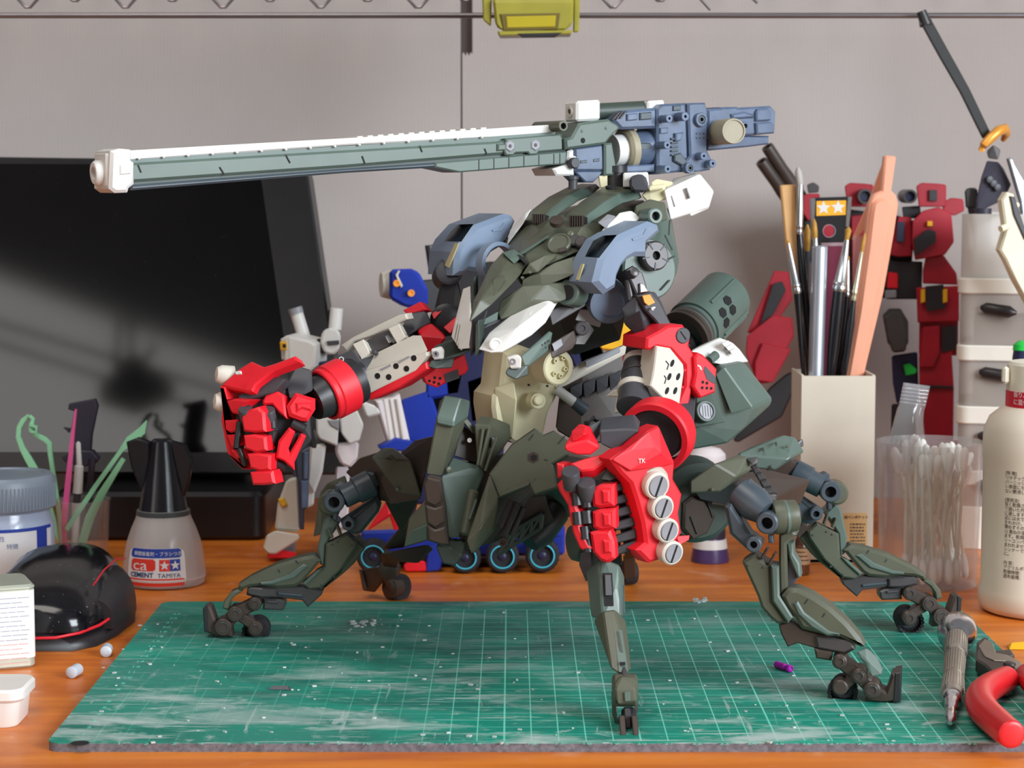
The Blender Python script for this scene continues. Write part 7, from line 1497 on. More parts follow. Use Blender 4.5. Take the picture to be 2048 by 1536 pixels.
obj('skirt_mark', sl(yb([(425, 715), (488, 712), (486, 770), (440, 745)]), RY - 1.5, 0.2), greydisc, wr_)
obj('thigh', hq(yb([(470, 840), (600, 830), (590, 930), (550, 980), (500, 960), (465, 890)]), RY - 0.8, yb([(480, 840), (590, 840), (560, 960), (490, 920)]), RY + 1), pinkw, wr_, bev=0.15)
obj('thigh', hq(yb([(330, 850), (420, 840), (400, 1000), (350, 1130), (310, 1060)]), RY - 1.0, yb([(340, 850), (410, 860), (350, 1100)]), RY + 0.8), white, wr_, bev=0.15)
obj('shin', hq(yb([(200, 1040), (265, 1020), (280, 1160), (270, 1330), (135, 1320), (150, 1170)]), RY - 1.6, yb([(210, 1040), (270, 1040), (265, 1320), (145, 1310)]), RY + 0.4), offwhite, wr_, bev=0.15)
obj('knee_vent', sl(yb([(152, 1150), (185, 1140), (205, 1180), (175, 1195)]), RY - 1.75, 0.3), yellow, wr_)
obj('shin', hq(yb([(300, 1000), (360, 1000), (350, 1180), (300, 1200)]), RY - 0.6, yb([(300, 1000), (350, 1180)]), RY + 0.6), white, wr_, bev=0.1)
obj('ankle', hq(yb([(130, 1330), (260, 1335), (245, 1450), (140, 1440)]), RY - 1.3, yb([(140, 1340), (250, 1440)]), RY + 0.3), greydisc, wr_, bev=0.1)
obj('foot', hq(yb([(70, 1420), (90, 1345), (140, 1320), (270, 1340), (270, 1370), (150, 1370), (140, 1450), (100, 1448)]), RY - 2.2, yb([(90, 1350), (260, 1350), (140, 1440)]), RY + 0.6), offwhite, wr_, bev=0.08)
obj('sole', hq(yb([(95, 1448), (140, 1420), (255, 1440), (250, 1472), (100, 1472)]), RY - 2, yb([(100, 1440), (250, 1450)]), RY - 0.2), red, wr_, bev=0.05)
obj('foot', hq(yb([(440, 1300), (540, 1300), (560, 1400), (430, 1400)]), RY + 2, yb([(440, 1300), (540, 1370)]), RY + 4), offwhite, wr_, bev=0.1)
obj('arm', hq(yb([(600, 600), (700, 640), (720, 680), (640, 700)]), RY + 0.5, yb([(600, 610), (700, 690)]), RY + 2), white, wr_, bev=0.1)
rg = thing('toy_rifle', 'blue-grey toy rifle pointing down beside the white robot', 'toy rifle', P(600, 1055, 36.5))
obj('barrel', sl(yb([(245, 900), (330, 860), (320, 1190), (298, 1210), (298, 1315), (275, 1315), (262, 1040)]), 36.4, 0.8, 12, 0, 0.08), mat('slate_plastic', (58, 62, 78), 0.35), rg)
obj('side_plate', sl(yb([(296, 890), (322, 888), (318, 1040), (296, 1040)]), 36.25, 0.3, 12, 0, 0.05), bluegrey, rg)
obj('side_plate', sl(yb([(280, 1050), (322, 1045), (316, 1195), (284, 1200)]), 36.25, 0.3, 12, 0, 0.05), bluegrey, rg)
obj('grip', sl(yb([(330, 780), (350, 770), (365, 830), (360, 870), (335, 865)]), 36.5, 0.6), black, rg)
shd = thing('toy_shield', 'pale ribbed toy shield beside the white robot, edged in blue', 'toy part', P(795, 890, 42))
obj('plate', sl(yb([(690, 610), (790, 590), (822, 570), (878, 825), (760, 840), (740, 780)]), 42.4, 0.8, 12, 0, 0.1), pinkw, shd)
for x in (730, 765, 800): obj('plate_rib', sl(yb([(x, 600), (x + 12, 598), (x + 50, 825), (x + 36, 828)]), 42.3, 0.2, 12, 0, 0.04), offwhite, shd)
obj('blue_edge', sl(yb([(700, 860), (800, 810), (900, 835), (900, 890), (720, 880)]), 42.2, 0.9, 5, 0, 0.1), blue, shd)

obj('hip_core', hq(yb([(380, 780), (560, 780), (560, 880), (350, 900)]), RY + 0.3, yb([(390, 790), (550, 790), (540, 880), (360, 890)]), RY + 1.6), charcoal, wr_, bev=0.08)
obj('knee', hq(yb([(235, 990), (340, 1010), (330, 1100), (240, 1090)]), RY - 0.4, yb([(245, 1000), (330, 1020), (320, 1090)]), RY + 0.8), charcoal, wr_, bev=0.08)
obj('rear_shin', hq(yb([(470, 970), (545, 970), (540, 1310), (450, 1310)]), RY + 1.6, yb([(480, 970), (540, 1300), (460, 1300)]), RY + 3.4), pinkw, wr_, bev=0.1)
# ---------------------------------------------------------------- blue robot model (plain)
bY = 46.0
br = thing('blue_robot', 'blue and black robot model with a yellow waist behind the walker', 'model kit', (P(960, 900, bY).x, bY, DESK))
obj('torso', hp((870, 540, bY), (990, 520, bY), (1150, 560, bY), (1180, 700, bY), (1000, 800, bY - .5), (880, 760, bY), (860, 620, bY), (900, 560, bY + 5), (1150, 600, bY + 5), (1000, 780, bY + 5)), black, br, bev=0.2)
shb = obj('shoulder', hq(cK([(400, 200), (470, 195), (660, 190), (720, 250), (800, 400), (800, 580), (700, 600), (560, 590), (500, 510), (400, 500)]), bY - 2.5, cK([(420, 200), (700, 250), (780, 560), (420, 490)]), bY + 1.5), blue, br, bev=0.2)
obj('shoulder_thruster', lathe(P(*cK([(405, 355)])[0], bY - 1.2), Vector((-1, -0.25, 0)), [(-.5, 0.8), (0, 0.85), (0.5, 0.7), (0.5, 0.5)], 28), offwhite, br)
for x, y in ((628, 440), (480, 340)): obj('shoulder_bolt', lathe(P(*cK([(x, y)])[0], bY - 2.65), Vector((0, -1, 0)), [(0, 0.2), (0.15, 0.2), (0.15, 0.1), (0.1, 0.08)], 16), orange, br)
obj('shoulder_stripe', sl(cK([(465, 255), (495, 210), (512, 215), (490, 262), (540, 370), (520, 385)]), bY - 2.7, 0.2, 0, 0, 0.03), offwhite, br)
obj('shoulder_joint', hp((836, 560, bY - 1), (885, 556, bY), (890, 640, bY), (840, 612, bY - 1), (850, 580, bY + 2.5), (890, 620, bY + 3)), black, br, bev=0.1)
obj('hip_frame', hp((850, 760, bY - 0.5), (1010, 760, bY - 0.5), (1000, 1040, bY - 0.5), (890, 1040, bY - 0.5), (870, 800, bY + 3), (1000, 1030, bY + 1)), black, br, bev=0.1)
obj('backpack_rod', cyl(P(858, 490, bY), P(866, 545, bY), 0.25, seg=12), black, br)
for q, m, nm in (([(855, 730), (890, 710), (935, 720), (920, 790), (850, 800)], blue, 'forearm'), ([(800, 800), (860, 780), (880, 840), (870, 900), (810, 880)], blue, 'thigh'), ([(880, 690), (1000, 690), (1010, 860), (900, 870)], navy, 'thigh'), ([(930, 760), (985, 740), (1000, 830), (940, 850)], blue, 'skirt'), ([(800, 900), (1010, 880), (1000, 1000), (820, 1010)], navy, 'shin'), ([(1100, 620), (1200, 600), (1230, 720), (1150, 740)], navy, 'arm'), ([(1150, 690), (1230, 680), (1235, 725), (1160, 735)], blue, 'forearm'), ([(900, 990), (1000, 980), (1010, 1060), (890, 1064)], black, 'foot')):
    x0 = sum(p[0] for p in q) / len(q); y0 = sum(p[1] for p in q) / len(q)
    obj(nm, hq(q, bY - 2, [(x0 + (a - x0) * .9, y0 + (b - y0) * .9) for a, b in q], bY + 1.5), m, br, bev=0.15)
wy = obj('waist_armour', hp((1195, 668, bY - 3), (1225, 632, bY - 3), (1290, 628, bY - 3), (1300, 690, bY - 3), (1265, 706, bY - 3), (1200, 700, bY - 3), (1210, 650, bY), (1295, 680, bY)), yellow, br, bev=0.12)
obj('armour_bolt', lathe(P(1234, 668, bY - 3.1), Vector((0, -1, 0)), [(0, 0.2), (0.1, 0.15)], 12), charcoal, br)
obj('collar', hp((1200, 680, bY - 2.5), (1245, 672, bY - 2.5), (1250, 700, bY - 2.5), (1205, 708, bY - 2.5), (1225, 690, bY - 1)), white, br, bev=0.08)

# ---------------------------------------------------------------- blue toy truck
tY = 34.0
tr_ = thing('toy_truck', 'blue toy truck with cyan-rimmed wheels behind the walker legs', 'toy truck', (P(920, 1140, tY).x, tY, DESK))
cyan = mat('cyan_rim', (70, 190, 220), 0.35)
obj('chassis', hp((722, 1062, tY + 1), (1130, 1050, tY + 1), (1130, 1110, tY + 1), (722, 1118, tY + 1), (722, 1060, tY + 5), (1130, 1048, tY + 5), (1130, 1105, tY + 5), (722, 1110, tY + 5)), blue, tr_, bev=0.15)
obj('cargo_body', hp((900, 1040, tY + 1.4), (1110, 1000, tY + 1.4), (1128, 1060, tY + 1.4), (900, 1070, tY + 1.4), (900, 1040, tY + 5), (1110, 1000, tY + 5)), navy, tr_, bev=0.15)
obj('rear_wing', hp((1092, 1050, tY + .6), (1112, 1020, tY + .6), (1128, 1040, tY + .6), (1126, 1075, tY + .6), (1100, 1075, tY + .6), (1110, 1040, tY + 2)), blue, tr_, bev=0.1)
obj('bumper', hp((854, 1095, tY), (872, 1085, tY), (888, 1120, tY), (880, 1142, tY), (850, 1146, tY), (870, 1120, tY + 2)), blue, tr_, bev=0.1)
obj('bumper_red', hp((805, 1130, tY), (822, 1118, tY), (852, 1122, tY), (854, 1143, tY), (810, 1144, tY), (830, 1130, tY + 2)), red, tr_, bev=0.08)
obj('front_fin', hp((732, 1064, tY - 1.2), (776, 996, tY - 1.2), (803, 1018, tY - 1.2), (778, 1030, tY - 1.6), (770, 1012, tY), (800, 1020, tY)), red, tr_, bev=0.05)
obj('front_fin', hp((778, 1030, tY - 1.2), (803, 1016, tY - 1.2), (804, 1056, tY - 1), (788, 1062, tY - 1), (790, 1030, tY), (800, 1050, tY)), red, tr_, bev=0.05)
for px_, py_, r in ((746, 1114, 33), (1005, 1114, 33), (1085, 1112, 34), (930, 1116, 32)):
    c_ = P(px_, py_, tY - 0.4); R_ = cm(r, tY); R_ = min(R_, c_.z - DESK - 0.01)
    w0 = obj('wheel', lathe(c_ + Vector((0, 1.1, 0)), Vector((0, -1, 0)), [(0, R_ * .8), (0.1, R_), (1.0, R_), (1.12, R_ * 0.88), (1.12, R_ * .7), (0.9, R_ * .68)], 36), tyre, tr_)
    for k in range(22):
        a = 2 * math.pi * k / 22
        obj('tread', cyl(c_ + Vector((R_ * math.cos(a) * .97, 1.0, R_ * math.sin(a) * .97)), c_ + Vector((R_ * math.cos(a) * .97, 0.12, R_ * math.sin(a) * .97)), 0.06, seg=5), tyre, w0)
    obj('rim', ringm(c_ + Vector((0, 0.12, 0)), Vector((0, -1, 0)), R_ * 0.74, R_ * 0.66, 0.16, 36, 0.02), cyan, w0)
    obj('hub', lathe(c_ + Vector((0, 0.35, 0)), Vector((0, -1, 0)), [(0, R_ * .66), (0.02, R_ * .4), (0.1, R_ * .25), (0.25, R_ * .22), (0.3, R_ * .1)], 28), navy, w0)

# ---------------------------------------------------------------- small pots behind the legs
pY = 37.5
purp = mat('purple_cap', (72, 54, 100), 0.35)
pc_ = P(1420, 1110, pY)
pp_ = thing('paint_pot', 'purple pot with a white band and round white top behind the hip', 'paint pot', (pc_.x, pY, DESK))
rb = cm(38, pY)
zpt = P(1420, 1075, pY).z
obj('cup', lathe(Vector((pc_.x, pY, DESK + 0.01)), Vector((0, 0, 1)), [(0, rb), (0.1, rb * 1.02), (zpt - DESK - 0.3, rb * 0.86), (zpt - DESK, rb * 0.8)], 36), purp, pp_)
obj('band', lathe(Vector((pc_.x, pY, zpt - 0.55)), Vector((0, 0, 1)), [(0, rb * 0.91), (0.0, rb * 0.93), (0.5, rb * 0.86), (0.55, rb * 0.5)], 36), white, pp_)
obj('top', lathe(Vector((pc_.x, pY, zpt)), Vector((0, 0, 1)), [(0, rb * .8), (0.1, rb * .82), (1.0, rb * 0.78), (1.2, rb * .6)], 32), dkp, pp_)
am = mat('amber_brown_glass', (104, 62, 40), 0.2, var=0.1)
ac = P(1603, 1110, 33.5); ra = cm(17, 33.5)
ab = thing('brown_bottle', 'small amber brown bottle standing behind the right legs', 'bottle', (ac.x, 33.5, DESK))
za = P(1603, 1075, 33.5).z
obj('bottle_body', lathe(Vector((ac.x, 33.5, DESK + 0.01)), Vector((0, 0, 1)), [(0, ra * .85), (0.12, ra), (za - DESK - 0.4, ra), (za - DESK, ra * .6), (za - DESK + 0.5, ra * .55)], 28), am, ab)
obj('cap', lathe(Vector((ac.x, 33.5, za + 0.45)), Vector((0, 0, 1)), [(0, ra * .66), (0.9, ra * .66), (1.0, ra * .5)], 24), black, ab)
obj('label', band(Vector((ac.x, 33.5, 0)), ra, -1.4, 1.4, DESK + 0.6, za - 0.5, 0.015), mat('tan_label', (178, 140, 104), 0.6), ab)
for k in range(7):
    obj('label_print', band(Vector((ac.x, 33.5, 0)), ra + 0.006, -0.9, 0.9 - 0.3 * (k % 3), DESK + 0.8 + k * 0.22, DESK + 0.86 + k * 0.22, 0.014, 10), brown, ab)
zc_ = P(1412, 930, pY).z
obj('tall_body', lathe(Vector((pc_.x, pY, zpt + 1.0)), Vector((0, 0, 1)), [(0, rb * .7), (zc_ - zpt - 1.2, rb * .66), (zc_ - zpt - 1.0, rb * .6)], 32), dkp, pp_)
obj('white_cap', lathe(Vector((pc_.x - 0.2, pY, zc_)), Vector((0, 0, 1)), [(0, rb * .9), (0.2, rb * 1.0), (0.6, rb * .98), (0.9, rb * .7), (1.0, rb * .3)], 32), pinkw, pp_)

# ---------------------------------------------------------------- crimson robot model (plain) behind the brushes
rY = 54.5
rr = thing('crimson_robot', 'dark red robot model with twin brown cannons behind the brush box', 'model kit', (P(1720, 900, rY).x, rY, DESK))
def rb_(name, pts, m=crimson, y0=-1.5, y1=2.0, sc_=0.97, bev=0.06, cr_=cQ, parent=None):
    p = cr_(pts); mx = mid(p)
    return obj(name, hq(p, rY + y0, [(mx[0] + (x - mx[0]) * sc_, mx[1] + (y - mx[1]) * sc_) for x, y in p], rY + y1), m, parent or rr, bev=bev)
rb_('torso', [(560, 560), (900, 640), (1300, 660), (1420, 700), (1400, 1000), (1300, 1300), (700, 1250), (580, 900)], black, 0, 4)
rb_('shoulder', [(560, 500), (600, 488), (690, 490), (690, 660), (600, 700), (560, 640)])
rb_('chest', [(1290, 665), (1395, 670), (1395, 970), (1290, 975), (1230, 960)], y0=-2)
rb_('chest_window', [(1285, 705), (1338, 705), (1332, 862), (1278, 858)], mat('slate_window', (52, 62, 84), 0.3), -2.2, -1.5, 0.9, 0.03)
rb_('chest', [(930, 660), (1010, 650), (1040, 900), (1230, 980), (1230, 1200), (940, 1180)], y0=-1.2)
rb_('head', [(590, 420), (640, 400), (685, 430), (680, 480), (600, 485)], gunm, -1, 1)
for x0, x1 in ((880, 1100), (1430, 1660)):
    rb_('launcher', [(x0, 430), (x0 + 40, 405), (x1 - 60, 412), (x1, 420), (x1, 590), (x0 + 20, 590)], y0=-2.2)
for cx_, cy_, r in ((1040, 510, 56), (1385, 510, 52)):
    c_ = P(*cQ([(cx_, cy_)])[0], rY - 3.0)
    obj('launcher_tube', lathe(c_ + Vector((0, 2, 0)), Vector((0, -1, 0)), [(0, cm(r / 3.84, rY)), (2.0, cm(r / 3.84, rY)), (2.0, cm(r / 3.84, rY) * .72), (1.6, cm(r / 3.84, rY) * .7)], 28), gunm, rr)
    obj('launcher_lens', lathe(c_ + Vector((0, 0.4, 0)), Vector((0, -1, 0)), [(0, cm(r / 3.84, rY) * .68), (0.1, cm(r / 3.84, rY) * .6)], 24), navy, rr)
rb_('launcher_slot', [(1530, 460), (1590, 460), (1590, 545), (1530, 545)], black, -2.4, -2, 0.95, 0.02)
rb_('neck_block', [(1320, 590), (1460, 580), (1470, 680), (1330, 680)], black, -1.5, 1)
rb_('shoulder', [(1400, 700), (1480, 620), (1600, 590), (1700, 640), (1720, 860), (1650, 960), (1420, 1000), (1395, 860)], y0=-2.6)
rb_('shoulder_recess', [(1410, 840), (1520, 760), (1580, 780), (1580, 860), (1420, 970)], black, -2.9, -2.4, 0.95, 0.03)
rb_('shoulder_mark', [(1515, 700), (1555, 700), (1555, 738), (1515, 740)], yellow, -2.85, -2.5, 0.95, 0.02)
rb_('collar', [(1620, 560), (1700, 520), (1790, 530), (1800, 620), (1720, 660), (1640, 620)], y0=-1.8)
rb_('upper_arm', [(1480, 1080), (1500, 980), (1640, 960), (1660, 1040), (1740, 1100), (1750, 1190), (1480, 1180)], y0=-2)
rb_('forearm', [(1430, 1210), (1760, 1195), (1760, 1470), (1440, 1480)], y0=-2.4)
rb_('forearm_recess', [(1500, 1200), (1640, 1185), (1650, 1370), (1510, 1395)], black, -2.7, -2.2, 0.95, 0.03)
for x in (1465, 1635): rb_('forearm_stripe', [(x, 1225), (x + 34, 1220), (x + 34, 1320), (x, 1330)], yellow, -2.8, -2.3, 0.95, 0.02)
rb_('hand', [(1170, 1420), (1220, 1370), (1310, 1370), (1370, 1470), (1370, 1640), (1300, 1700), (1210, 1640)], gunm, -3, 0)
rb_('hip', [(1190, 1000), (1480, 1010), (1470, 1300), (1200, 1300)], black, -1.4, 2)
rb_('belt', [(1190, 1230), (1280, 1228), (1280, 1290), (1190, 1296)], greydisc, -1.8, -1)
rb_('core', [(1215, 1090), (1290, 1100), (1290, 1220), (1205, 1215)], red, -1.7, -1)
rb_('thigh', [(1455, 0), (1755, -5), (1750, 350), (1450, 350)], y0=-2, cr_=cR)
rb_('thigh_recess', [(1625, 130), (1745, 120), (1740, 300), (1625, 330)], black, -2.3, -1.8, 0.95, 0.03, cR)
rb_('thigh_block', [(1480, 130), (1610, 120), (1610, 320), (1560, 440), (1450, 440)], crimson, -2.5, -1, 0.95, 0.06, cR)
rb_('shin', [(1450, 350), (1560, 340), (1700, 280), (1720, 600), (1715, 1000), (1500, 1010), (1455, 620)], y0=-2.2, cr_=cR)
rb_('shin_band', [(1450, 575), (1715, 585), (1715, 605), (1450, 600)], black, -2.4, -2, 0.98, 0.02, cR)
rb_('foot', [(1440, 1010), (1760, 1000), (1790, 1180), (1410, 1190)], crimson, -4, 2, 0.95, 0.1, cR)
rb_('ankle', [(1240, 350), (1440, 320), (1450, 720), (1280, 720), (1250, 560)], navy, -1.8, 1, 0.95, 0.1, cR)
rb_('green_lens', [(1330, 420), (1380, 410), (1440, 460), (1425, 490), (1350, 505)], mat('green_plastic_bit', (30, 190, 70), 0.35), -2.2, -1.6, 0.9, 0.05, cR)
rb_('lower_arm', [(1180, 60), (1250, 0), (1330, 40), (1365, 200), (1350, 320), (1250, 330), (1200, 200)], gunm, -3.2, -1, 0.95, 0.12, cR)
rb_('other_leg', [(1240, 720), (1420, 720), (1440, 1180), (1230, 1180)], black, -1.5, 2, 0.95, 0.1, cR)
# its other arm hanging to the left
rb_('upper_arm', [(340, 1080), (450, 1090), (480, 1300), (300, 1560), (130, 1560)], y0=-3)
rb_('arm_slot', [(330, 1180), (400, 1160), (430, 1230), (280, 1520), (230, 1500)], black, -3.3, -2.8, 0.95, 0.03)
rb_('forearm', [(330, 40), (480, 60), (490, 200), (300, 560), (210, 570), (120, 330), (130, 200)], y0=-3.6, cr_=cR)
rb_('forearm_plate', [(250, 250), (350, 270), (470, 300), (330, 560), (190, 540), (190, 400)], crimson, -3.9, -3, 0.95, 0.06, cR)
rb_('hand', [(300, 600), (420, 500), (500, 460), (490, 620), (400, 820), (260, 900), (60, 1020), (20, 1000), (200, 850)], black, -3, -1, 0.95, 0.1, cR)
for (x0, y0), (x1, y1) in (((285, 128), (700, 760)), ((240, 240), (640, 800))):
    a, b = cQ([(x0, y0), (x1, y1)]); p0, p1 = P(*a, rY - 1.0), P(*b, rY + 1)
    r_ = cm(12.5, rY)
    obj('cannon_barrel', lathe(p0, p1 - p0, [(0.3, r_ * .6), (0, r_ * .62), (0, r_ * .95), (0.1, r_), (1.8, r_), (2.4, r_ * 1.12), ((p1 - p0).length, r_ * 1.1)], 28), brown, rr)
    obj('barrel_bore', lathe(p0 + (p1 - p0).normalized() * 0.25, p1 - p0, [(0, r_ * .6), (0.05, r_ * .6)], 20), hole, rr)
# ================================================================ things on the right
# ---------------------------------------------------------------- brush box
xY = 37.0
bx0, bx1 = P(1601, 950, xY).x, P(1748, 950, xY).x
bzt = P(1670, 752, xY).z
beige = mat('beige_card', (206, 196, 180), 0.55, var=0.03)
pbx = thing('brush_box', 'tall beige box holding brushes, with small print near its foot', 'box', ((bx0 + bx1) / 2, xY + 2, DESK))
D_ = 4.2; wt = 0.14
obj('front_panel', box(((bx0 + bx1) / 2, xY + wt / 2, (bzt + DESK) / 2), ((bx1 - bx0) / 2, wt / 2, (bzt - DESK) / 2)), beige, pbx)
obj('back_panel', box(((bx0 + bx1) / 2, xY + D_, (bzt + DESK) / 2), ((bx1 - bx0) / 2, wt / 2, (bzt - DESK) / 2)), beige, pbx)
for x in (bx0 + wt / 2, bx1 - wt / 2): obj('side_panel', box((x, xY + wt + D_ / 2, (bzt + DESK) / 2 + 0.02), (wt / 2, D_ / 2 - 0.02, (bzt - DESK) / 2 + 0.02)), beige, pbx)
obj('bottom', box(((bx0 + bx1) / 2, xY + D_ / 2, DESK + 0.1), ((bx1 - bx0) / 2, D_ / 2, 0.08)), beige, pbx)
fp = PLane(1690, 1060, xY - 0.005)
obj('print_panel', slab(fp, [(1686, 1026), (1734, 1026), (1734, 1102), (1686, 1102)], 0.02, 0.004), mat('tan_print_panel', (214, 176, 122), 0.6), pbx)
inkm = mat('dark_ink', (70, 56, 46), 0.7)
def flat_text(s_, size, px_, py_, pl, m, parent, off=0.012, align='LEFT', name='printed_text', bold=0.0):
    return obj(name, text_shape(s_, size, pl.at(px_, py_, off), pl.u, pl.v, align, 0.003, bold=bold), m, parent)
flat_text('用ペンポケット', 0.19, 1688, 1037, fp, inkm, pbx, bold=0.004)
for k in range(8):
    x_ = 1700
    y_ = 1047 + k * 6.6
    while x_ < 1728:
        w_ = random.uniform(2, 6)
        obj('print_line', slab(fp, [(x_, y_), (min(x_ + w_, 1730), y_), (min(x_ + w_, 1730), y_ + 3), (x_, y_ + 3)], 0.01, 0.012), inkm, pbx); x_ += w_ + 1.5

# ---------------------------------------------------------------- brushes and sticks in the box
IY = xY + 2.2
gold = mat('golden_bristle', (176, 130, 50), 0.6, var=0.2, scale=30); clearb = mat('pale_bristle', (170, 165, 160), 0.6)
blk = mat('black_lacquer', (18, 18, 22), 0.25, var=0.1); silver = mat('silver_ferrule', (206, 208, 210), 0.25, 1.0, var=0.04)
wood = mat('pale_wood', (214, 166, 110), 0.55, var=0.12, scale=3)
def pq(p, Y): return P(*cQ([p])[0], Y)
def brush(label, tip, fer0, fer1, tail, rw, Y, bm=gold, fm=silver, hm=blk, flat=False):
    """tip, ferrule start, ferrule end, tail: points from top to bottom; rw: half widths at each, in crop pixels"""
    t = thing('paint_brush', label, 'brush', pq(tail, Y), 'brushes in the beige box')
    a, b, c, d = pq(tip, Y), pq(fer0, Y), pq(fer1, Y), pq(tail, Y)
    w0, w1, w2, w3 = [cm(x / 3.84, Y) for x in rw]
    L1 = (b - a).length
    obj('bristles', lathe(a, b - a, [(0, w0 * .25), (L1 * .25, w0), (L1 * .7, w1 * 1.05), (L1, w1 * .9)], 14), bm, t)
    L2 = (c - b).length
    obj('ferrule', lathe(b, c - b, [(0, w1), (L2 * .8, w2), (L2 * .82, w2 * 1.15), (L2 * .86, w2 * 1.15), (L2 * .88, w2), (L2 * .93, w2 * 1.12), (L2 * .97, w2 * 1.1), (L2, w2)], 18), fm, t)
    L3 = (d - c).length
    obj('handle', lathe(c, d - c, [(0, w2 * .95), (L3 * .25, w3 * 1.15), (L3 * .6, w3), (L3, w3 * .5)], 18), hm, t)
    return t
ws = thing('wooden_stick', 'flat pale wooden stick standing at the left of the brush box', 'stick', pq((470, 1900), IY))
obj('blade', sl(cQ([(388, 432), (398, 424), (496, 418), (502, 426), (512, 950), (535, 1300), (600, 1960), (572, 1960), (490, 1180), (430, 880)]), IY + 0.2, 0.5, 0, 0, 0.08, 0.06), wood, ws)
brush('brush with a bare silver tip and sparse pale hairs, next to the wooden stick', (520, 285), (538, 420), (532, 800), (640, 2000), (26, 27, 26, 30), IY - 0.1, clearb)
brush('brush with a slender flared silver ferrule, lowest at the left of the box', (444, 845), (448, 872), (518, 1255), (572, 2000), (8, 14, 32, 20), IY - 0.6, gold)
brush('brush with long golden hairs and a clear sleeve beside the silver tube', (595, 725), (590, 930), (580, 1340), (600, 2000), (28, 24, 20, 22), IY + 1.2, gold, steel)
brush('brush with golden hairs peeking over the silver tube', (645, 680), (655, 830), (668, 1200), (640, 2000), (18, 20, 20, 22), IY + 0.4, gold)
brush('flat brush with golden hairs and a flared silver ferrule right of the card', (912, 745), (897, 845), (838, 1240), (760, 2000), (26, 20, 50, 46), IY - 0.6, gold)
brush('thin brush with a plain silver ferrule behind the flared one', (905, 960), (905, 1000), (900, 1280), (815, 2000), (10, 14, 22, 24), IY + 0.6, gold)
brush('brush with a brass-coloured ferrule leaning against the peach handle', (1036, 790), (1012, 935), (948, 1310), (860, 2000), (16, 14, 20, 28), IY - 0.9, gold, mat('brass_ferrule', (208, 200, 170), 0.3, 0.9))
tu = thing('silver_tube', 'thick plain aluminium tube pen in the brush box', 'pen', pq((655, 2000), IY))
a, b = pq((690, 892), IY - 0.9), pq((655, 2000), IY - 0.9)
alum = mat('brushed_aluminium', (198, 204, 216), 0.38, 0.85, var=0.05)
obj('barrel', lathe(a, b - a, [(0, 0.36), (0.05, cm(60 / 3.84, IY)), ((b - a).length, cm(58 / 3.84, IY))], 28), alum, tu)
obj('end_cap', lathe(a - (b - a).normalized() * 0.03, b - a, [(0, 0.2), (0.02, 0.38), (0.05, 0.38)], 24), greydisc, tu)
# star card in a clear sleeve
cdp = PLane(*cQ([(775, 690)])[0], IY + 1.0, -3)
cd_ = thing('tool_card', 'black tool card with two white stars on yellow in the box', 'card', pq((780, 1900), IY + 1))
obj('card', slab(cdp, cQ([(640, 520), (905, 512), (885, 862), (660, 866)]), 0.12, 0), mat('black_card', (18, 17, 20), 0.4), cd_)
obj('yellow_panel', slab(cdp, cQ([(664, 546), (892, 540), (888, 652), (664, 660)]), 0.03, 0.015), mat('yellow_print', (236, 166, 26), 0.5), cd_)
for cx_, cy_ in ((718, 598), (830, 594)): obj('star', slab(cdp, cQ([(x, y) for x, y in [(cx_ + (56 if i % 2 == 0 else 25) * math.sin(math.pi * i / 5), cy_ - (56 if i % 2 == 0 else 25) * math.cos(math.pi * i / 5)) for i in range(10)]]), 0.02, 0.03), white, cd_)
obj('red_dot', slab(cdp, cQ([(755 + 44 * math.cos(t * math.pi / 12), 775 + 52 * math.sin(t * math.pi / 12)) for t in range(24)]), 0.02, 0.02), mat('dark_red_print', (150, 18, 40), 0.5), cd_)
obj('red_dot_rim', ringp(cdp, *cQ([(762, 776)])[0], 13, 11.8, 0.02, 0.026, 28, 0.002), greydisc, cd_)
for q in ([(614, 528), (656, 522), (640, 840), (628, 840)], [(905, 514), (938, 512), (915, 760), (888, 740)]):
    obj('side_rail', slab(cdp, cQ(q), 0.2, 0.05, 0.03), silver, cd_)
obj('card_tail', slab(cdp, cQ([(700, 866), (880, 862), (870, 1900), (700, 1900)]), 0.1, 0), mat('maroon_card', (112, 36, 60), 0.4), cd_)
obj('sleeve_ridge', slab(cdp, cQ([(700, 868), (882, 864), (880, 892), (700, 896)]), 0.1, 0.05, 0.03), clear_mat('clear_sleeve', (220, 200, 206), 0.4, 0.1), cd_)
ps = thing('clear_strip', 'narrow clear plastic strip between the brushes and the peach handle', 'strip', pq((960, 1900), IY + 1))
obj('strip', slab(PLane(*cQ([(975, 1000)])[0], IY + 0.7), cQ([(948, 815), (1012, 815), (1005, 1900), (930, 1900)]), 0.15, 0, 0.03), clear_mat('pink_clear', (224, 190, 186), 0.3, 0.1), ps)
peach = mat('peach_plastic', (232, 158, 128), 0.4, var=0.03)
pp2 = thing('peach_handle', 'large peach plastic sanding handle with a narrow neck in the box', 'sanding stick', pq((1000, 1950), IY))
pkp = PLane(*cQ([(1130, 1000)])[0], IY - 0.1, 3)
obj('plate', slab(pkp, cQ([(1190, 205), (1205, 196), (1268, 202), (1277, 212), (1240, 465), (1275, 500), (1294, 570), (1260, 800), (1180, 1250), (1002, 2000), (860, 2000), (960, 1400), (1030, 900), (1062, 650), (1075, 555), (1110, 490), (1165, 465)]), 0.7, 0, 0.1, 0.1), peach, pp2)
obj('raised_grip', slab(pkp, cQ([(1100, 560), (1140, 528), (1190, 520), (1240, 540), (1262, 600), (1230, 820), (1150, 1250), (990, 1990), (880, 1990), (985, 1400), (1055, 900), (1085, 640)]), 0.4, 0.22, 0.18), peach, pp2)
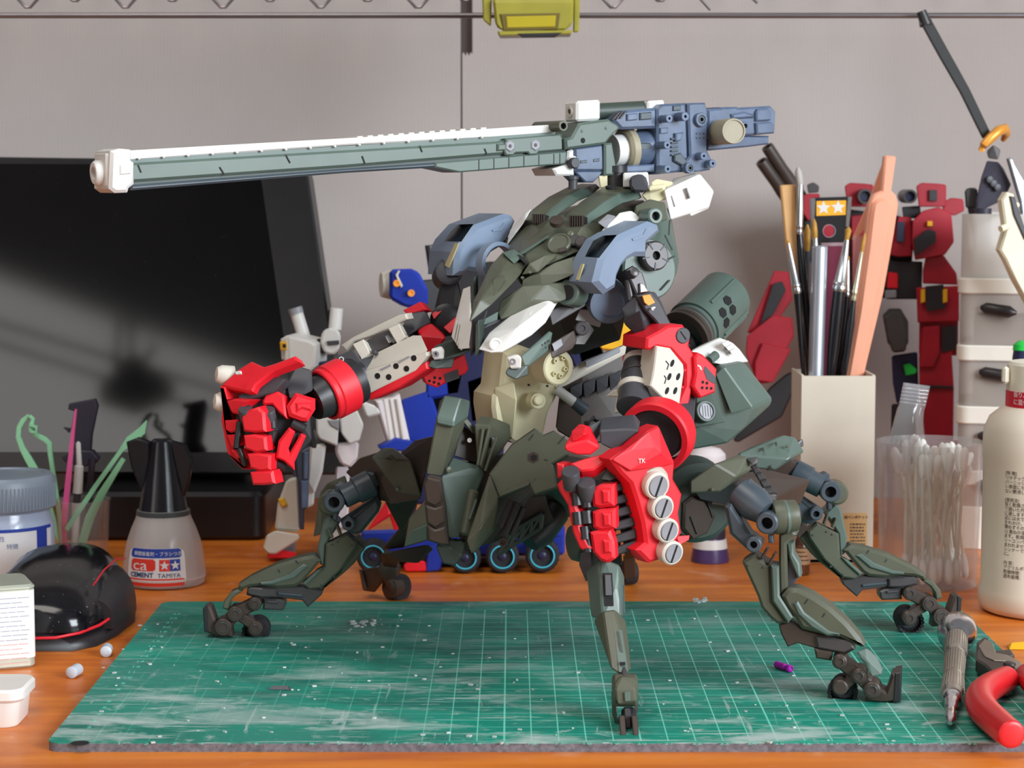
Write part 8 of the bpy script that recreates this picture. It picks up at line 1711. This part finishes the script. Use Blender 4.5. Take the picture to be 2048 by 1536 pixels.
obj('rear_wing', slab(PLane(*cQ([(1080, 600)])[0], IY + 0.9, 0), cQ([(1190, 205), (1215, 210), (1165, 480), (1085, 700), (960, 850), (940, 840), (1060, 560)]), 0.15, 0, 0.03), peach, pp2)

# ---------------------------------------------------------------- swab cup
uY = 31.0
uc = P(1858, 1000, uY); ur = cm(106, uY)
uz1 = P(1858, 882, uY).z
sw = thing('swab_cup', 'tall clear plastic cup full of cotton swabs', 'cup', (uc.x, uY, DESK))
obj('cup_wall', cupshape(Vector((uc.x, uY, 0)), DESK + 0.01, uz1, ur * 0.92, ur, 0.06, 56), clear_mat('clear_cup_plastic', (230, 228, 230), 0.14, 0.15, 0.3), sw)
stickm = mat('paper_stick', (232, 222, 206), 0.6); cott = mat('cotton', (242, 240, 236), 0.9, bump=0.2, bscale=40)
def make_swab(p0, p1):
    t = thing('cotton_swab', 'white cotton swab standing in the clear cup', 'cotton swab', p0, 'cotton swabs in the clear cup')
    d = (p1 - p0); L = d.length
    obj('stick', cyl(p0 + d * 0.06, p1 - d * 0.06, 0.085, seg=8), stickm, t)
    for e, s_ in ((p0, 1), (p1, -1)):
        obj('cotton_tip', lathe(e, d * s_, [(0, 0.05), (0.1, 0.16), (0.4, 0.21), (0.9, 0.19), (1.25, 0.1)], 10), cott, t)
rnd = random.Random(11)
n_sw = 0
segs_ = []
def segdist(p1, q1, p2, q2):
    d1, d2, r = q1 - p1, q2 - p2, p1 - p2
    a, e, f = d1.dot(d1), d2.dot(d2), d2.dot(r); c = d1.dot(r); b = d1.dot(d2); den = a * e - b * b
    s_ = max(0, min(1, (b * f - c * e) / den)) if den > 1e-9 else 0
    t = max(0, min(1, (b * s_ + f) / e)); s_ = max(0, min(1, (b * t - c) / a))
    return ((p1 + d1 * s_) - (p2 + d2 * t)).length
tries = 0
while n_sw < 62 and tries < 110000:
    tries += 1
    need = 0.175
    a = rnd.uniform(0, 2 * math.pi); r = ur * 0.78 * math.sqrt(rnd.random())
    b0 = Vector((uc.x + 0.2 + r * 0.9 * math.cos(a), uY + r * math.sin(a), DESK + 0.2 + rnd.uniform(0, .25)))
    x1_ = -(b0.x - uc.x) * 0.35 + rnd.uniform(-2.1, 2.2)
    x1_ = max(-ur * .84, min(ur * .84, x1_))
    ymax = math.sqrt(max(0.05, (ur * .88) ** 2 - x1_ ** 2)); y1_ = rnd.uniform(-ymax, ymax)
    if x1_ < -0.5 and y1_ < 0.1: continue
    L = rnd.uniform(6.3, 7.3)
    dx, dy = uc.x + x1_ - b0.x, uY + y1_ - b0.y
    p1_ = b0 + Vector((dx, dy, math.sqrt(max(20, L * L - dx * dx - dy * dy))))
    d_ = p1_ - b0
    ok = True
    for (q0, q1) in segs_:
        e_ = q1 - q0
        if segdist(b0, p1_, q0, q1) < need: ok = False; break
        if min(segdist(b0, b0 + d_ * .18, q0, q0 + e_ * .18), segdist(p1_ - d_ * .18, p1_, q1 - e_ * .18, q1)) < need + 0.22: ok = False; break
        if min(segdist(b0, b0 + d_ * .18, q0, q1), segdist(p1_ - d_ * .18, p1_, q0, q1), segdist(q0, q0 + e_ * .18, b0, p1_), segdist(q1 - e_ * .18, q1, b0, p1_)) < need + 0.10: ok = False; break
    if ok:
        segs_.append((b0, p1_)); make_swab(b0, p1_); n_sw += 1
# squeezed clear tube standing in the cup
ct = thing('clear_tube', 'squeezed clear plastic tube with a ribbed end in the swab cup', 'tube', (uc.x - 1.5, uY - 0.5, DESK + 1))
def oval(c, ux, rx, ry, n=20): return [c + ux * rx * math.cos(2 * math.pi * i / n) + Vector((0, 1, 0)) * ry * math.sin(2 * math.pi * i / n) for i in range(n)]
tubm = clear_mat('clear_tube_plastic', (232, 232, 238), 0.24, 0.08, 0.5)
rings = []
for (x0, y0), (x1, y1), ry in (((190, 185), (342, 205), .15), ((165, 310), (315, 325), .2), ((155, 330), (308, 340), .3), ((120, 460), (296, 480), .45), ((100, 560), (240, 560), .5), ((105, 700), (225, 700), .5)):
    a, b = cS([(x0, y0), (x1, y1)]); a, b = P(*a, uY - 0.6), P(*b, uY - 0.6)
    rings.append(oval((a + b) / 2, (b - a).normalized(), (b - a).length / 2, ry))
obj('tube_wall', bridge(rings, False, False), tubm, ct)
for k in range(5):
    y = 215 + k * 20
    a, b = cS([(184 - k * 4, y), (336 - k * 5, y + 18)]); a, b = P(*a, uY - 0.6), P(*b, uY - 0.6)
    obj('rib', tube(oval((a + b) / 2, (b - a).normalized(), (b - a).length / 2, .17, 16), 0.025, 6, True), tubm, ct)

# ---------------------------------------------------------------- white bottle with printed label
oY = 24.0
ol = P(1965, 1000, oY).x; orad = 3.05
oc = Vector((ol + orad, oY, 0))
wb = thing('white_bottle', 'large off-white bottle with Japanese label print and red cap band', 'bottle', (oc.x, oY, DESK))
ivory = mat('ivory_plastic', (226, 214, 196), 0.42, var=0.02)
def zo(py): return P(2040, py, oY - orad * .8).z
prof_o = [(0, orad * .88), (0.15, orad * .98), (0.4, orad * 1.02), (zo(1195) - DESK, orad * 1.02), (zo(1188) - DESK, orad * .985), (zo(930) - DESK, orad * .985), (zo(915) - DESK, orad * 1.0), (zo(870) - DESK, orad * .985), (zo(845) - DESK, orad * .9), (zo(828) - DESK, orad * .74), (zo(822) - DESK, orad * .66)]
obj('bottle_body', lathe(Vector((oc.x, oY, DESK + 0.01)), Vector((0, 0, 1)), prof_o, 64), ivory, wb)
rc_ = orad * 0.66
obj('cap', lathe(Vector((oc.x, oY, zo(824))), Vector((0, 0, 1)), [(0, rc_), (zo(738) - zo(824), rc_ * .97), (zo(732) - zo(824), rc_ * .9), (zo(732) - zo(824), 0.0)], 48), mat('ivory_cap', (232, 226, 208), 0.42), wb)
obj('cap_tab', hull([Vector((oc.x - rc_ - 0.3 + i * 0.3, oY - 0.6 + j * 0.5, zo(775) + k * 0.8)) for i in (0, 1) for j in (0, 1) for k in (0, 1)]), MATS['ivory_cap'], wb, bev=0.1)
obj('red_band', band(oc, rc_ + 0.01, -1.6, 1.0, zo(823), zo(790), 0.02, 32), mat('red_band_print', (204, 30, 50), 0.5), wb)
for i, s_ in enumerate(('振り、細い線', 'に混ぜてください')):
    obj('band_text', text_shape(s_, 0.3, None, Vector((1, 0, 0)), Vector((0, 0, 1)), thick=0.004, wrap=(Vector((oc.x, oY, zo(800 + i * 15))), rc_ + 0.03, -1.15)), labw, wb)
oink = mat('label_ink', (96, 84, 76), 0.7)
ltx = ['[特 徴]', 'リキテックス バ', 'バーニッシュは乾', 'い表面にも塗布で', 'ない艶消しの水性', '', '[使用法]', '良く乾燥させた作', 'て描いた作品の保', 'に適します。', '足には水で薄めず', 'をれかけ、静かに', '薄めずそのまま使', '12 重ねの塗り方', 'ます。乾燥後は耐', 'リーコンパウンド', 'まわれません。', 'シンナーで溶解', 'に。', '', '内 容：', 'アクリルポリマー', '乾燥時間：', '塗布面積：']
for i, s_ in enumerate(ltx):
    if not s_: continue
    zz_ = zo(952 + i * 9.0)
    obj('label_text', text_shape(s_, 0.215, None, Vector((1, 0, 0)), Vector((0, 0, 1)), thick=0.003, wrap=(Vector((oc.x, oY, zz_)), orad * .985 + 0.006, -0.92)), oink, wb)
obj('label_text', text_shape('120ml', 0.32, None, Vector((1, 0, 0)), Vector((0, 0, 1)), thick=0.003, wrap=(Vector((oc.x, oY, zo(1168))), orad * .985 + 0.006, -0.42), bold=0.006), inkm, wb)
# green topped pot behind the bottle
gp_ = thing('marker_pen', 'dark blue marker pen with a bright green dome behind the bottle cap', 'pen', (P(2046, 700, 36).x, 36, DESK))
gx_ = P(2046, 700, 36)
obj('barrel', lathe(Vector((gx_.x, 36, DESK + 0.01)), Vector((0, 0, 1)), [(0, 0.6), (0.3, 0.65), (gx_.z - DESK - 0.4, 0.55), (gx_.z - DESK, 0.5)], 24), navy, gp_)
obj('dome', lathe(Vector((gx_.x, 36, gx_.z)), Vector((0, 0, 1)), [(0, 0.55), (0.3, 0.5), (0.5, 0.25), (0.52, 0.05)], 24), MATS['green_plastic_bit'], gp_)

# ---------------------------------------------------------------- drawer tower with tray
wY = 41.5
dw_ = thing('drawer_tower', 'white plastic drawer tower with translucent drawers behind the bottle', 'drawers', (P(2010, 900, wY).x, wY, DESK))
dx0 = P(1912, 700, wY).x; dx1 = dx0 + 11.5
ang = math.radians(-14)
whp = mat('white_drawer_plastic', (226, 220, 210), 0.4, var=0.03)
trl = clear_mat('smoky_translucent_drawer', (196, 186, 178), 0.5, 0.25, 0.2)
blkh = mat('black_drawer_pull', (30, 24, 26), 0.4)
def rp_(pts): return rot2(pts, (dx0, wY), ang)
def levels(py): return P(1914, py, wY).z
cxd, cyd = (dx0 + dx1) / 2, wY + 4.0
fr_ = rp_([(cxd + (x - 0) , cyd + y) for x, y in rrect(0, 0, (dx1 - dx0) / 2, 4.0, 0.8)])
for a, b in ((556, 588), (690, 722), (812, 848), (940, 970)):
    obj('shelf_rim', prism_z(fr_, levels(b), levels(a), 0.08), whp, dw_)
inn = lambda m: rp_([(cxd + x, cyd + y) for x, y in rrect(0, 0, (dx1 - dx0) / 2 - m, 4.0 - m, 0.7)])
for a, b in ((588, 690), (722, 812), (848, 940), (970, 1012)):
    dr = obj('drawer', prism_z(inn(0.15), levels(b) + 0.02, levels(a) - 0.02), trl, dw_)
    obj('drawer_inside', prism_z(inn(0.9), levels(b) + 0.06, levels(b) + (levels(a) - levels(b)) * .5), mat('drawer_clutter', (120, 108, 100), 0.8, var=0.4, scale=8), dr)
    m_ = Vector((rp_([(dx0 + 2.4, wY)])[0][0], rp_([(dx0 + 2.4, wY)])[0][1], levels((a + b) / 2 - 18)))
    obj('drawer_pull', lathe(m_ + Vector((-1.1, 0.2, 0.2)), Vector((1, -0.25, -0.15)), [(0, 0.1), (0.3, 0.32), (1.6, 0.34), (2.0, 0.1)], 14), blkh, dr)
obj('foot_frame', prism_z(fr_, DESK + 0.01, levels(1012), 0.05), whp, dw_)
ty = thing('tray', 'milky plastic tray standing on top of the drawer tower', 'tray', (cxd, cyd, levels(556)))
tro = rp_([(cxd + x, cyd + y) for x, y in rrect(0, 0, (dx1 - dx0) / 2 - 0.15, 3.8, 0.9)])
tri = rp_([(cxd + x, cyd + y) for x, y in rrect(0, 0, (dx1 - dx0) / 2 - 0.3, 3.65, 0.85)])
zt0, zt1 = levels(556) + 0.01, levels(428)
milkt = clear_mat('milky_tray', (228, 224, 220), 0.66, 0.3, 0.2)
obj('tray_wall', bridge([[Vector((x, y, z)) for x, y in q] for q, z in ((tro, zt0), (tro, zt1), (tri, zt1), (tri, zt0 + 0.15))]), milkt, ty)
obj('tray_contents', prism_z([(cxd + (x - cxd) * .93, cyd + (y - cyd) * .93) for x, y in tri], zt0 + 0.2, levels(500)), mat('tan_scraps', (176, 156, 132), 0.8, var=0.3, scale=10, bump=0.6, bscale=12), ty)

# ---------------------------------------------------------------- toy sword, grip, blade, cream frame above the tray
kY = 45.0
ks = thing('toy_sword', 'black sheathed toy sword with a gold crescent guard leaning over the tray', 'toy sword', P(*cU([(640, 1500)])[0], kY))
def ku(p, Y=kY): return P(*cU([p])[0], Y)
obj('scabbard', bar([ku((118, 160)), ku((250, 400)), ku((420, 700)), ku((590, 1050))], [0.3, 0.3, 0.28, 0.26], 0.16), mat('black_scabbard', (26, 26, 26), 0.4, var=0.3), ks, bev=0.05)
obj('scabbard_tip', [cyl(ku((85, 85)), ku((125, 190)), 0.28, 0.34, 14), cyl(ku((75, 185)), ku((165, 175)), 0.2, seg=12)], black, ks)
goldm = mat('gold_plastic', (220, 150, 60), 0.35, 0.3, var=0.1)
gpth = [ku(p, Y) for p, Y in (((545, 1155), 44.4), ((570, 1110), 44.2), ((620, 1060), 44.2), ((680, 1005), 44.4), ((725, 990), 44.8), ((742, 1025), 45.4), ((715, 1075), 45.8))]
obj('guard', tube(gpth, [0.18, 0.26, 0.3, 0.3, 0.3, 0.26, 0.16], 10), goldm, ks)
obj('collar', hp(*[(*cU([a])[0], Y) for a, Y in (((585, 1160), 44.6), ((640, 1110), 44.5), ((700, 1150), 44.6), ((680, 1230), 44.6), ((600, 1220), 44.6), ((640, 1170), 45.6))]), gunm, ks, bev=0.06)
obj('grip', hp(*[(*cU([a])[0], Y) for a, Y in (((590, 1230), 44.4), ((680, 1240), 44.3), ((720, 1290), 44.4), ((780, 1420), 44.4), ((720, 1540), 44.5), ((510, 1640), 44.5), ((505, 1540), 44.5), ((545, 1360), 44.4), ((620, 1400), 46), ((700, 1420), 46))]), dkp, ks, bev=0.12)
for k in range(3): obj('grip_ring', lathe(ku((610 + 30 * k, 1380 + 30 * k), 44.25), Vector((0.2, -1, 0)), [(0, 0.2), (0.1, 0.2), (0.12, 0.14)], 14), charcoal, ks)
obj('support', cyl(ku((560, 1600), 44.8), Vector((ku((560, 1600), 44.8).x, 44.8, levels(500) + 0.02)), 0.5, seg=14), dkp, ks)
gb = thing('grey_block', 'small dark grey block part at the left end of the tray', 'toy part', P(*cQ([(1850, 600)])[0], 46))
obj('block', hq(cQ([(1800, 460), (1830, 442), (1900, 445), (1905, 600), (1810, 605)]), 45.2, cQ([(1810, 460), (1900, 450), (1900, 600), (1815, 600)]), 46.6), gunm, gb, bev=0.12)
obj('prop', cyl(P(*cQ([(1858, 600)])[0], 46), P(*cQ([(1905, 880)])[0], 46), 0.25, seg=12), gunm, gb)
bl = thing('toy_weapon', 'wide silver toy blade standing in the tray at the picture edge', 'toy part', ku((840, 1550), 43.5))
obj('blade', sl(cU([(758, 1220), (778, 1210), (900, 1420), (960, 1600), (900, 1900), (850, 1540)]), 43.6, 0.35, 10, 0, 0.08), mat('silver_plastic', (178, 190, 200), 0.25, 0.7), bl)
obj('blade_edge', sl(cU([(770, 1222), (785, 1225), (880, 1500), (862, 1510)]), 43.55, 0.2, 10, 0, 0.02), chrome, bl)
cf = thing('cream_toy_frame', 'cream toy arm frame with a black inset hanging over the tray edge', 'toy part', P(2030, 560, 38.4))
obj('frame', sl([(2004, 400), (2014, 384), (2028, 388), (2036, 420), (2048, 470), (2075, 500), (2075, 640), (2030, 560), (2012, 520), (2000, 500), (2012, 460)], 38.4, 0.7, 8, 0, 0.1), mat('cream_toy_plastic', (222, 216, 190), 0.45), cf)
hk_ = P(2034, 410, 38.8)
obj('hook', cyl(hk_, Vector((hk_.x, 42.0, zt1 + 0.16)), 0.15, seg=10), MATS['cream_toy_plastic'], cf)
obj('inset', sl([(2020, 392), (2030, 394), (2048, 450), (2060, 470), (2050, 480), (2028, 430)], 38.3, 0.3, 8, 0, 0.05), charcoal, cf)
obj('peg', cyl(P(2001, 458, 38.1), P(2016, 452, 38.4), 0.18, seg=12), MATS['cream_toy_plastic'], cf)

# ---------------------------------------------------------------- pin vise
pv = thing('pin_vise', 'knurled steel pin vise lying on the mat beside the red pliers', 'hand drill', G(1905, 1350))
p0, p1 = G(1914, 1268, 0.92), G(1900, 1446, 0.3)
d = p1 - p0; L = d.length
def at_(f): return L * f
knm = mat('knurled_steel', (178, 174, 166), 0.3, 0.9, var=0.12, scale=20)
obj('ball_cap', lathe(p0 - d * 0.06, d, [(-0.5, 0.3), (-0.35, 0.62), (0.1, 0.84), (0.7, 0.84), (1.2, 0.66), (1.5, 0.46)], 32), chrome, pv)
body = obj('body', lathe(p0, d, [(at_(.06), 0.46), (at_(.25), 0.46), (at_(.26), 0.40), (at_(.285), 0.40), (at_(.295), 0.44), (at_(.52), 0.40), (at_(.54), 0.42), (at_(.70), 0.46), (at_(.74), 0.40)], 32), knm, pv)
ax_, u_, v_ = frame_of(d)
for k in range(26):
    a = 2 * math.pi * k / 26; o_ = u_ * math.cos(a) + v_ * math.sin(a)
    obj('knurl', [cyl(p0 + ax_ * at_(.07) + o_ * 0.46, p0 + ax_ * at_(.245) + o_ * 0.46, 0.025, seg=5), cyl(p0 + ax_ * at_(.30) + o_ * 0.435, p0 + ax_ * at_(.52) + o_ * 0.4, 0.022, seg=5), cyl(p0 + ax_ * at_(.55) + o_ * 0.42, p0 + ax_ * at_(.70) + o_ * 0.455, 0.024, seg=5)], knm, body)
obj('chuck', lathe(p0, d, [(at_(.74), 0.36), (at_(.77), 0.36), (at_(.78), 0.28), (at_(.80), 0.30), (at_(.82), 0.24), (at_(.86), 0.25), (at_(.87), 0.2), (at_(.91), 0.2), (at_(.92), 0.22), (at_(.97), 0.2), (at_(1.0), 0.08)], 24), chrome, pv)
# ---------------------------------------------------------------- pliers
redg = mat('red_rubber_grip', (204, 30, 36), 0.36, var=0.05)
nip = thing('nippers', 'side cutter pliers with red rubber grips lying on the mat corner', 'pliers', G(1990, 1400))
def gt(p, z): 
    q_ = cT([p])[0]; return G(q_[0], q_[1], z) + Vector((0.34, 0, 0))
hp_ = [gt(p, 0.62) for p in ((690, 760), (620, 790), (520, 840), (450, 900), (440, 980), (490, 1060), (580, 1140), (660, 1210), (715, 1250))]
def smoothp(pts, n=3):
    for _ in range(n):
        out = [pts[0]]
        for a, b in zip(pts, pts[1:]): out += [a.lerp(b, .25), a.lerp(b, .75)]
        pts = out + [pts[-1]]
    return pts
hpp = smoothp(hp_); m_ = len(hpp)
rad = []
for i in range(m_):
    t = i / (m_ - 1); r = 0.5 + 0.08 * math.sin(math.pi * t)
    if t > 0.95: r *= math.sqrt(max(0.05, 1 - ((t - 0.95) / 0.05) ** 2))
    if t < 0.06: r *= math.sqrt(max(0.3, 1 - ((0.06 - t) / 0.06) ** 2))
    rad.append(r)
obj('grip', tube(hpp, rad, 20), redg, nip, smooth=60)
hp2 = [gt(p, 0.62) for p in ((850, 730), (900, 800), (960, 860), (1060, 940), (1200, 1050))]
hpp = smoothp(hp2); obj('grip', tube(hpp, [0.5 if 2 < i < len(hpp) - 3 else 0.4 for i in range(len(hpp))], 20), redg, nip, smooth=60)
jawm = mat('dark_forged_steel', (78, 68, 66), 0.4, 0.5, var=0.15); jawl = mat('ground_steel', (168, 158, 150), 0.32, 0.8)
obj('jaw', gprism([cT([p])[0] for p in ((490, 440), (545, 400), (600, 420), (660, 520), (790, 505), (815, 550), (760, 590), (880, 640), (880, 700), (760, 760), (640, 720), (560, 640), (480, 590))], 0.15, 0.75, 0.08), jawm, nip)
obj('jaw_face', gprism([cT([p])[0] for p in ((505, 480), (560, 420), (625, 450), (655, 540), (760, 560), (870, 620), (895, 660), (820, 670), (740, 610), (640, 605), (560, 570))], 0.74, 0.80, 0.02), jawl, nip)
obj('pivot', lathe(gt((700, 650), 0.76), Vector((0, 0, 1)), [(0, 0.25), (0.12, 0.25), (0.15, 0.18)], 20), jawm, nip)
obj('tang', gprism([cT([p])[0] for p in ((640, 620), (760, 620), (800, 680), (800, 800), (740, 820), (660, 720))], 0.1, 0.6, 0.06), jawm, nip)
yb_ = G(2036, 1296, DESK)
tag(obj('yellow_offcut', hull([yb_ + Vector(v) for v in ((-.5, -.4, 0.02), (.6, -.5, 0.02), (.7, .4, 0.02), (-.4, .5, 0.02), (-.3, 0, .25), (.5, .1, .3))]), yellow, bev=0.03), 'yellow plastic offcut on the desk behind the pliers', 'offcut')
a, b = cG([(520, 1135), (640, 1175)])
pa, pb = G(a[0], a[1], 0.16), G(b[0], b[1], 0.16)
dd = (pb - pa).normalized(); ll = (pb - pa).length
prp = mat('magenta_purple_plastic', (150, 24, 150), 0.4)
pbit = thing('purple_peg', 'short purple plastic peg lying on the cutting mat', 'peg', (pa.x, pa.y, 0))
obj('peg_body', lathe(pa, dd, [(0, 0.1), (0.04, 0.15), (ll * .62, 0.15), (ll * .66, 0.1)], 18), prp, pbit)
obj('peg_head', lathe(pa, dd, [(ll * .66, 0.1), (ll * .75, 0.1), (ll * .78, 0.155), (ll * .95, 0.155), (ll, 0.1), (ll - 0.05, 0.06)], 18), prp, pbit)
pbk = G(560, 1378, 0.02)
tag(obj('dark_offcut', hull([pbk + Vector(v) for v in ((-.45, -.1, 0), (.4, -.14, 0), (.45, .1, 0), (-.4, .12, 0), (-.3, 0, .14), (.3, 0, .14))]), charcoal), 'dark plastic sliver lying on the left half of the mat', 'offcut')
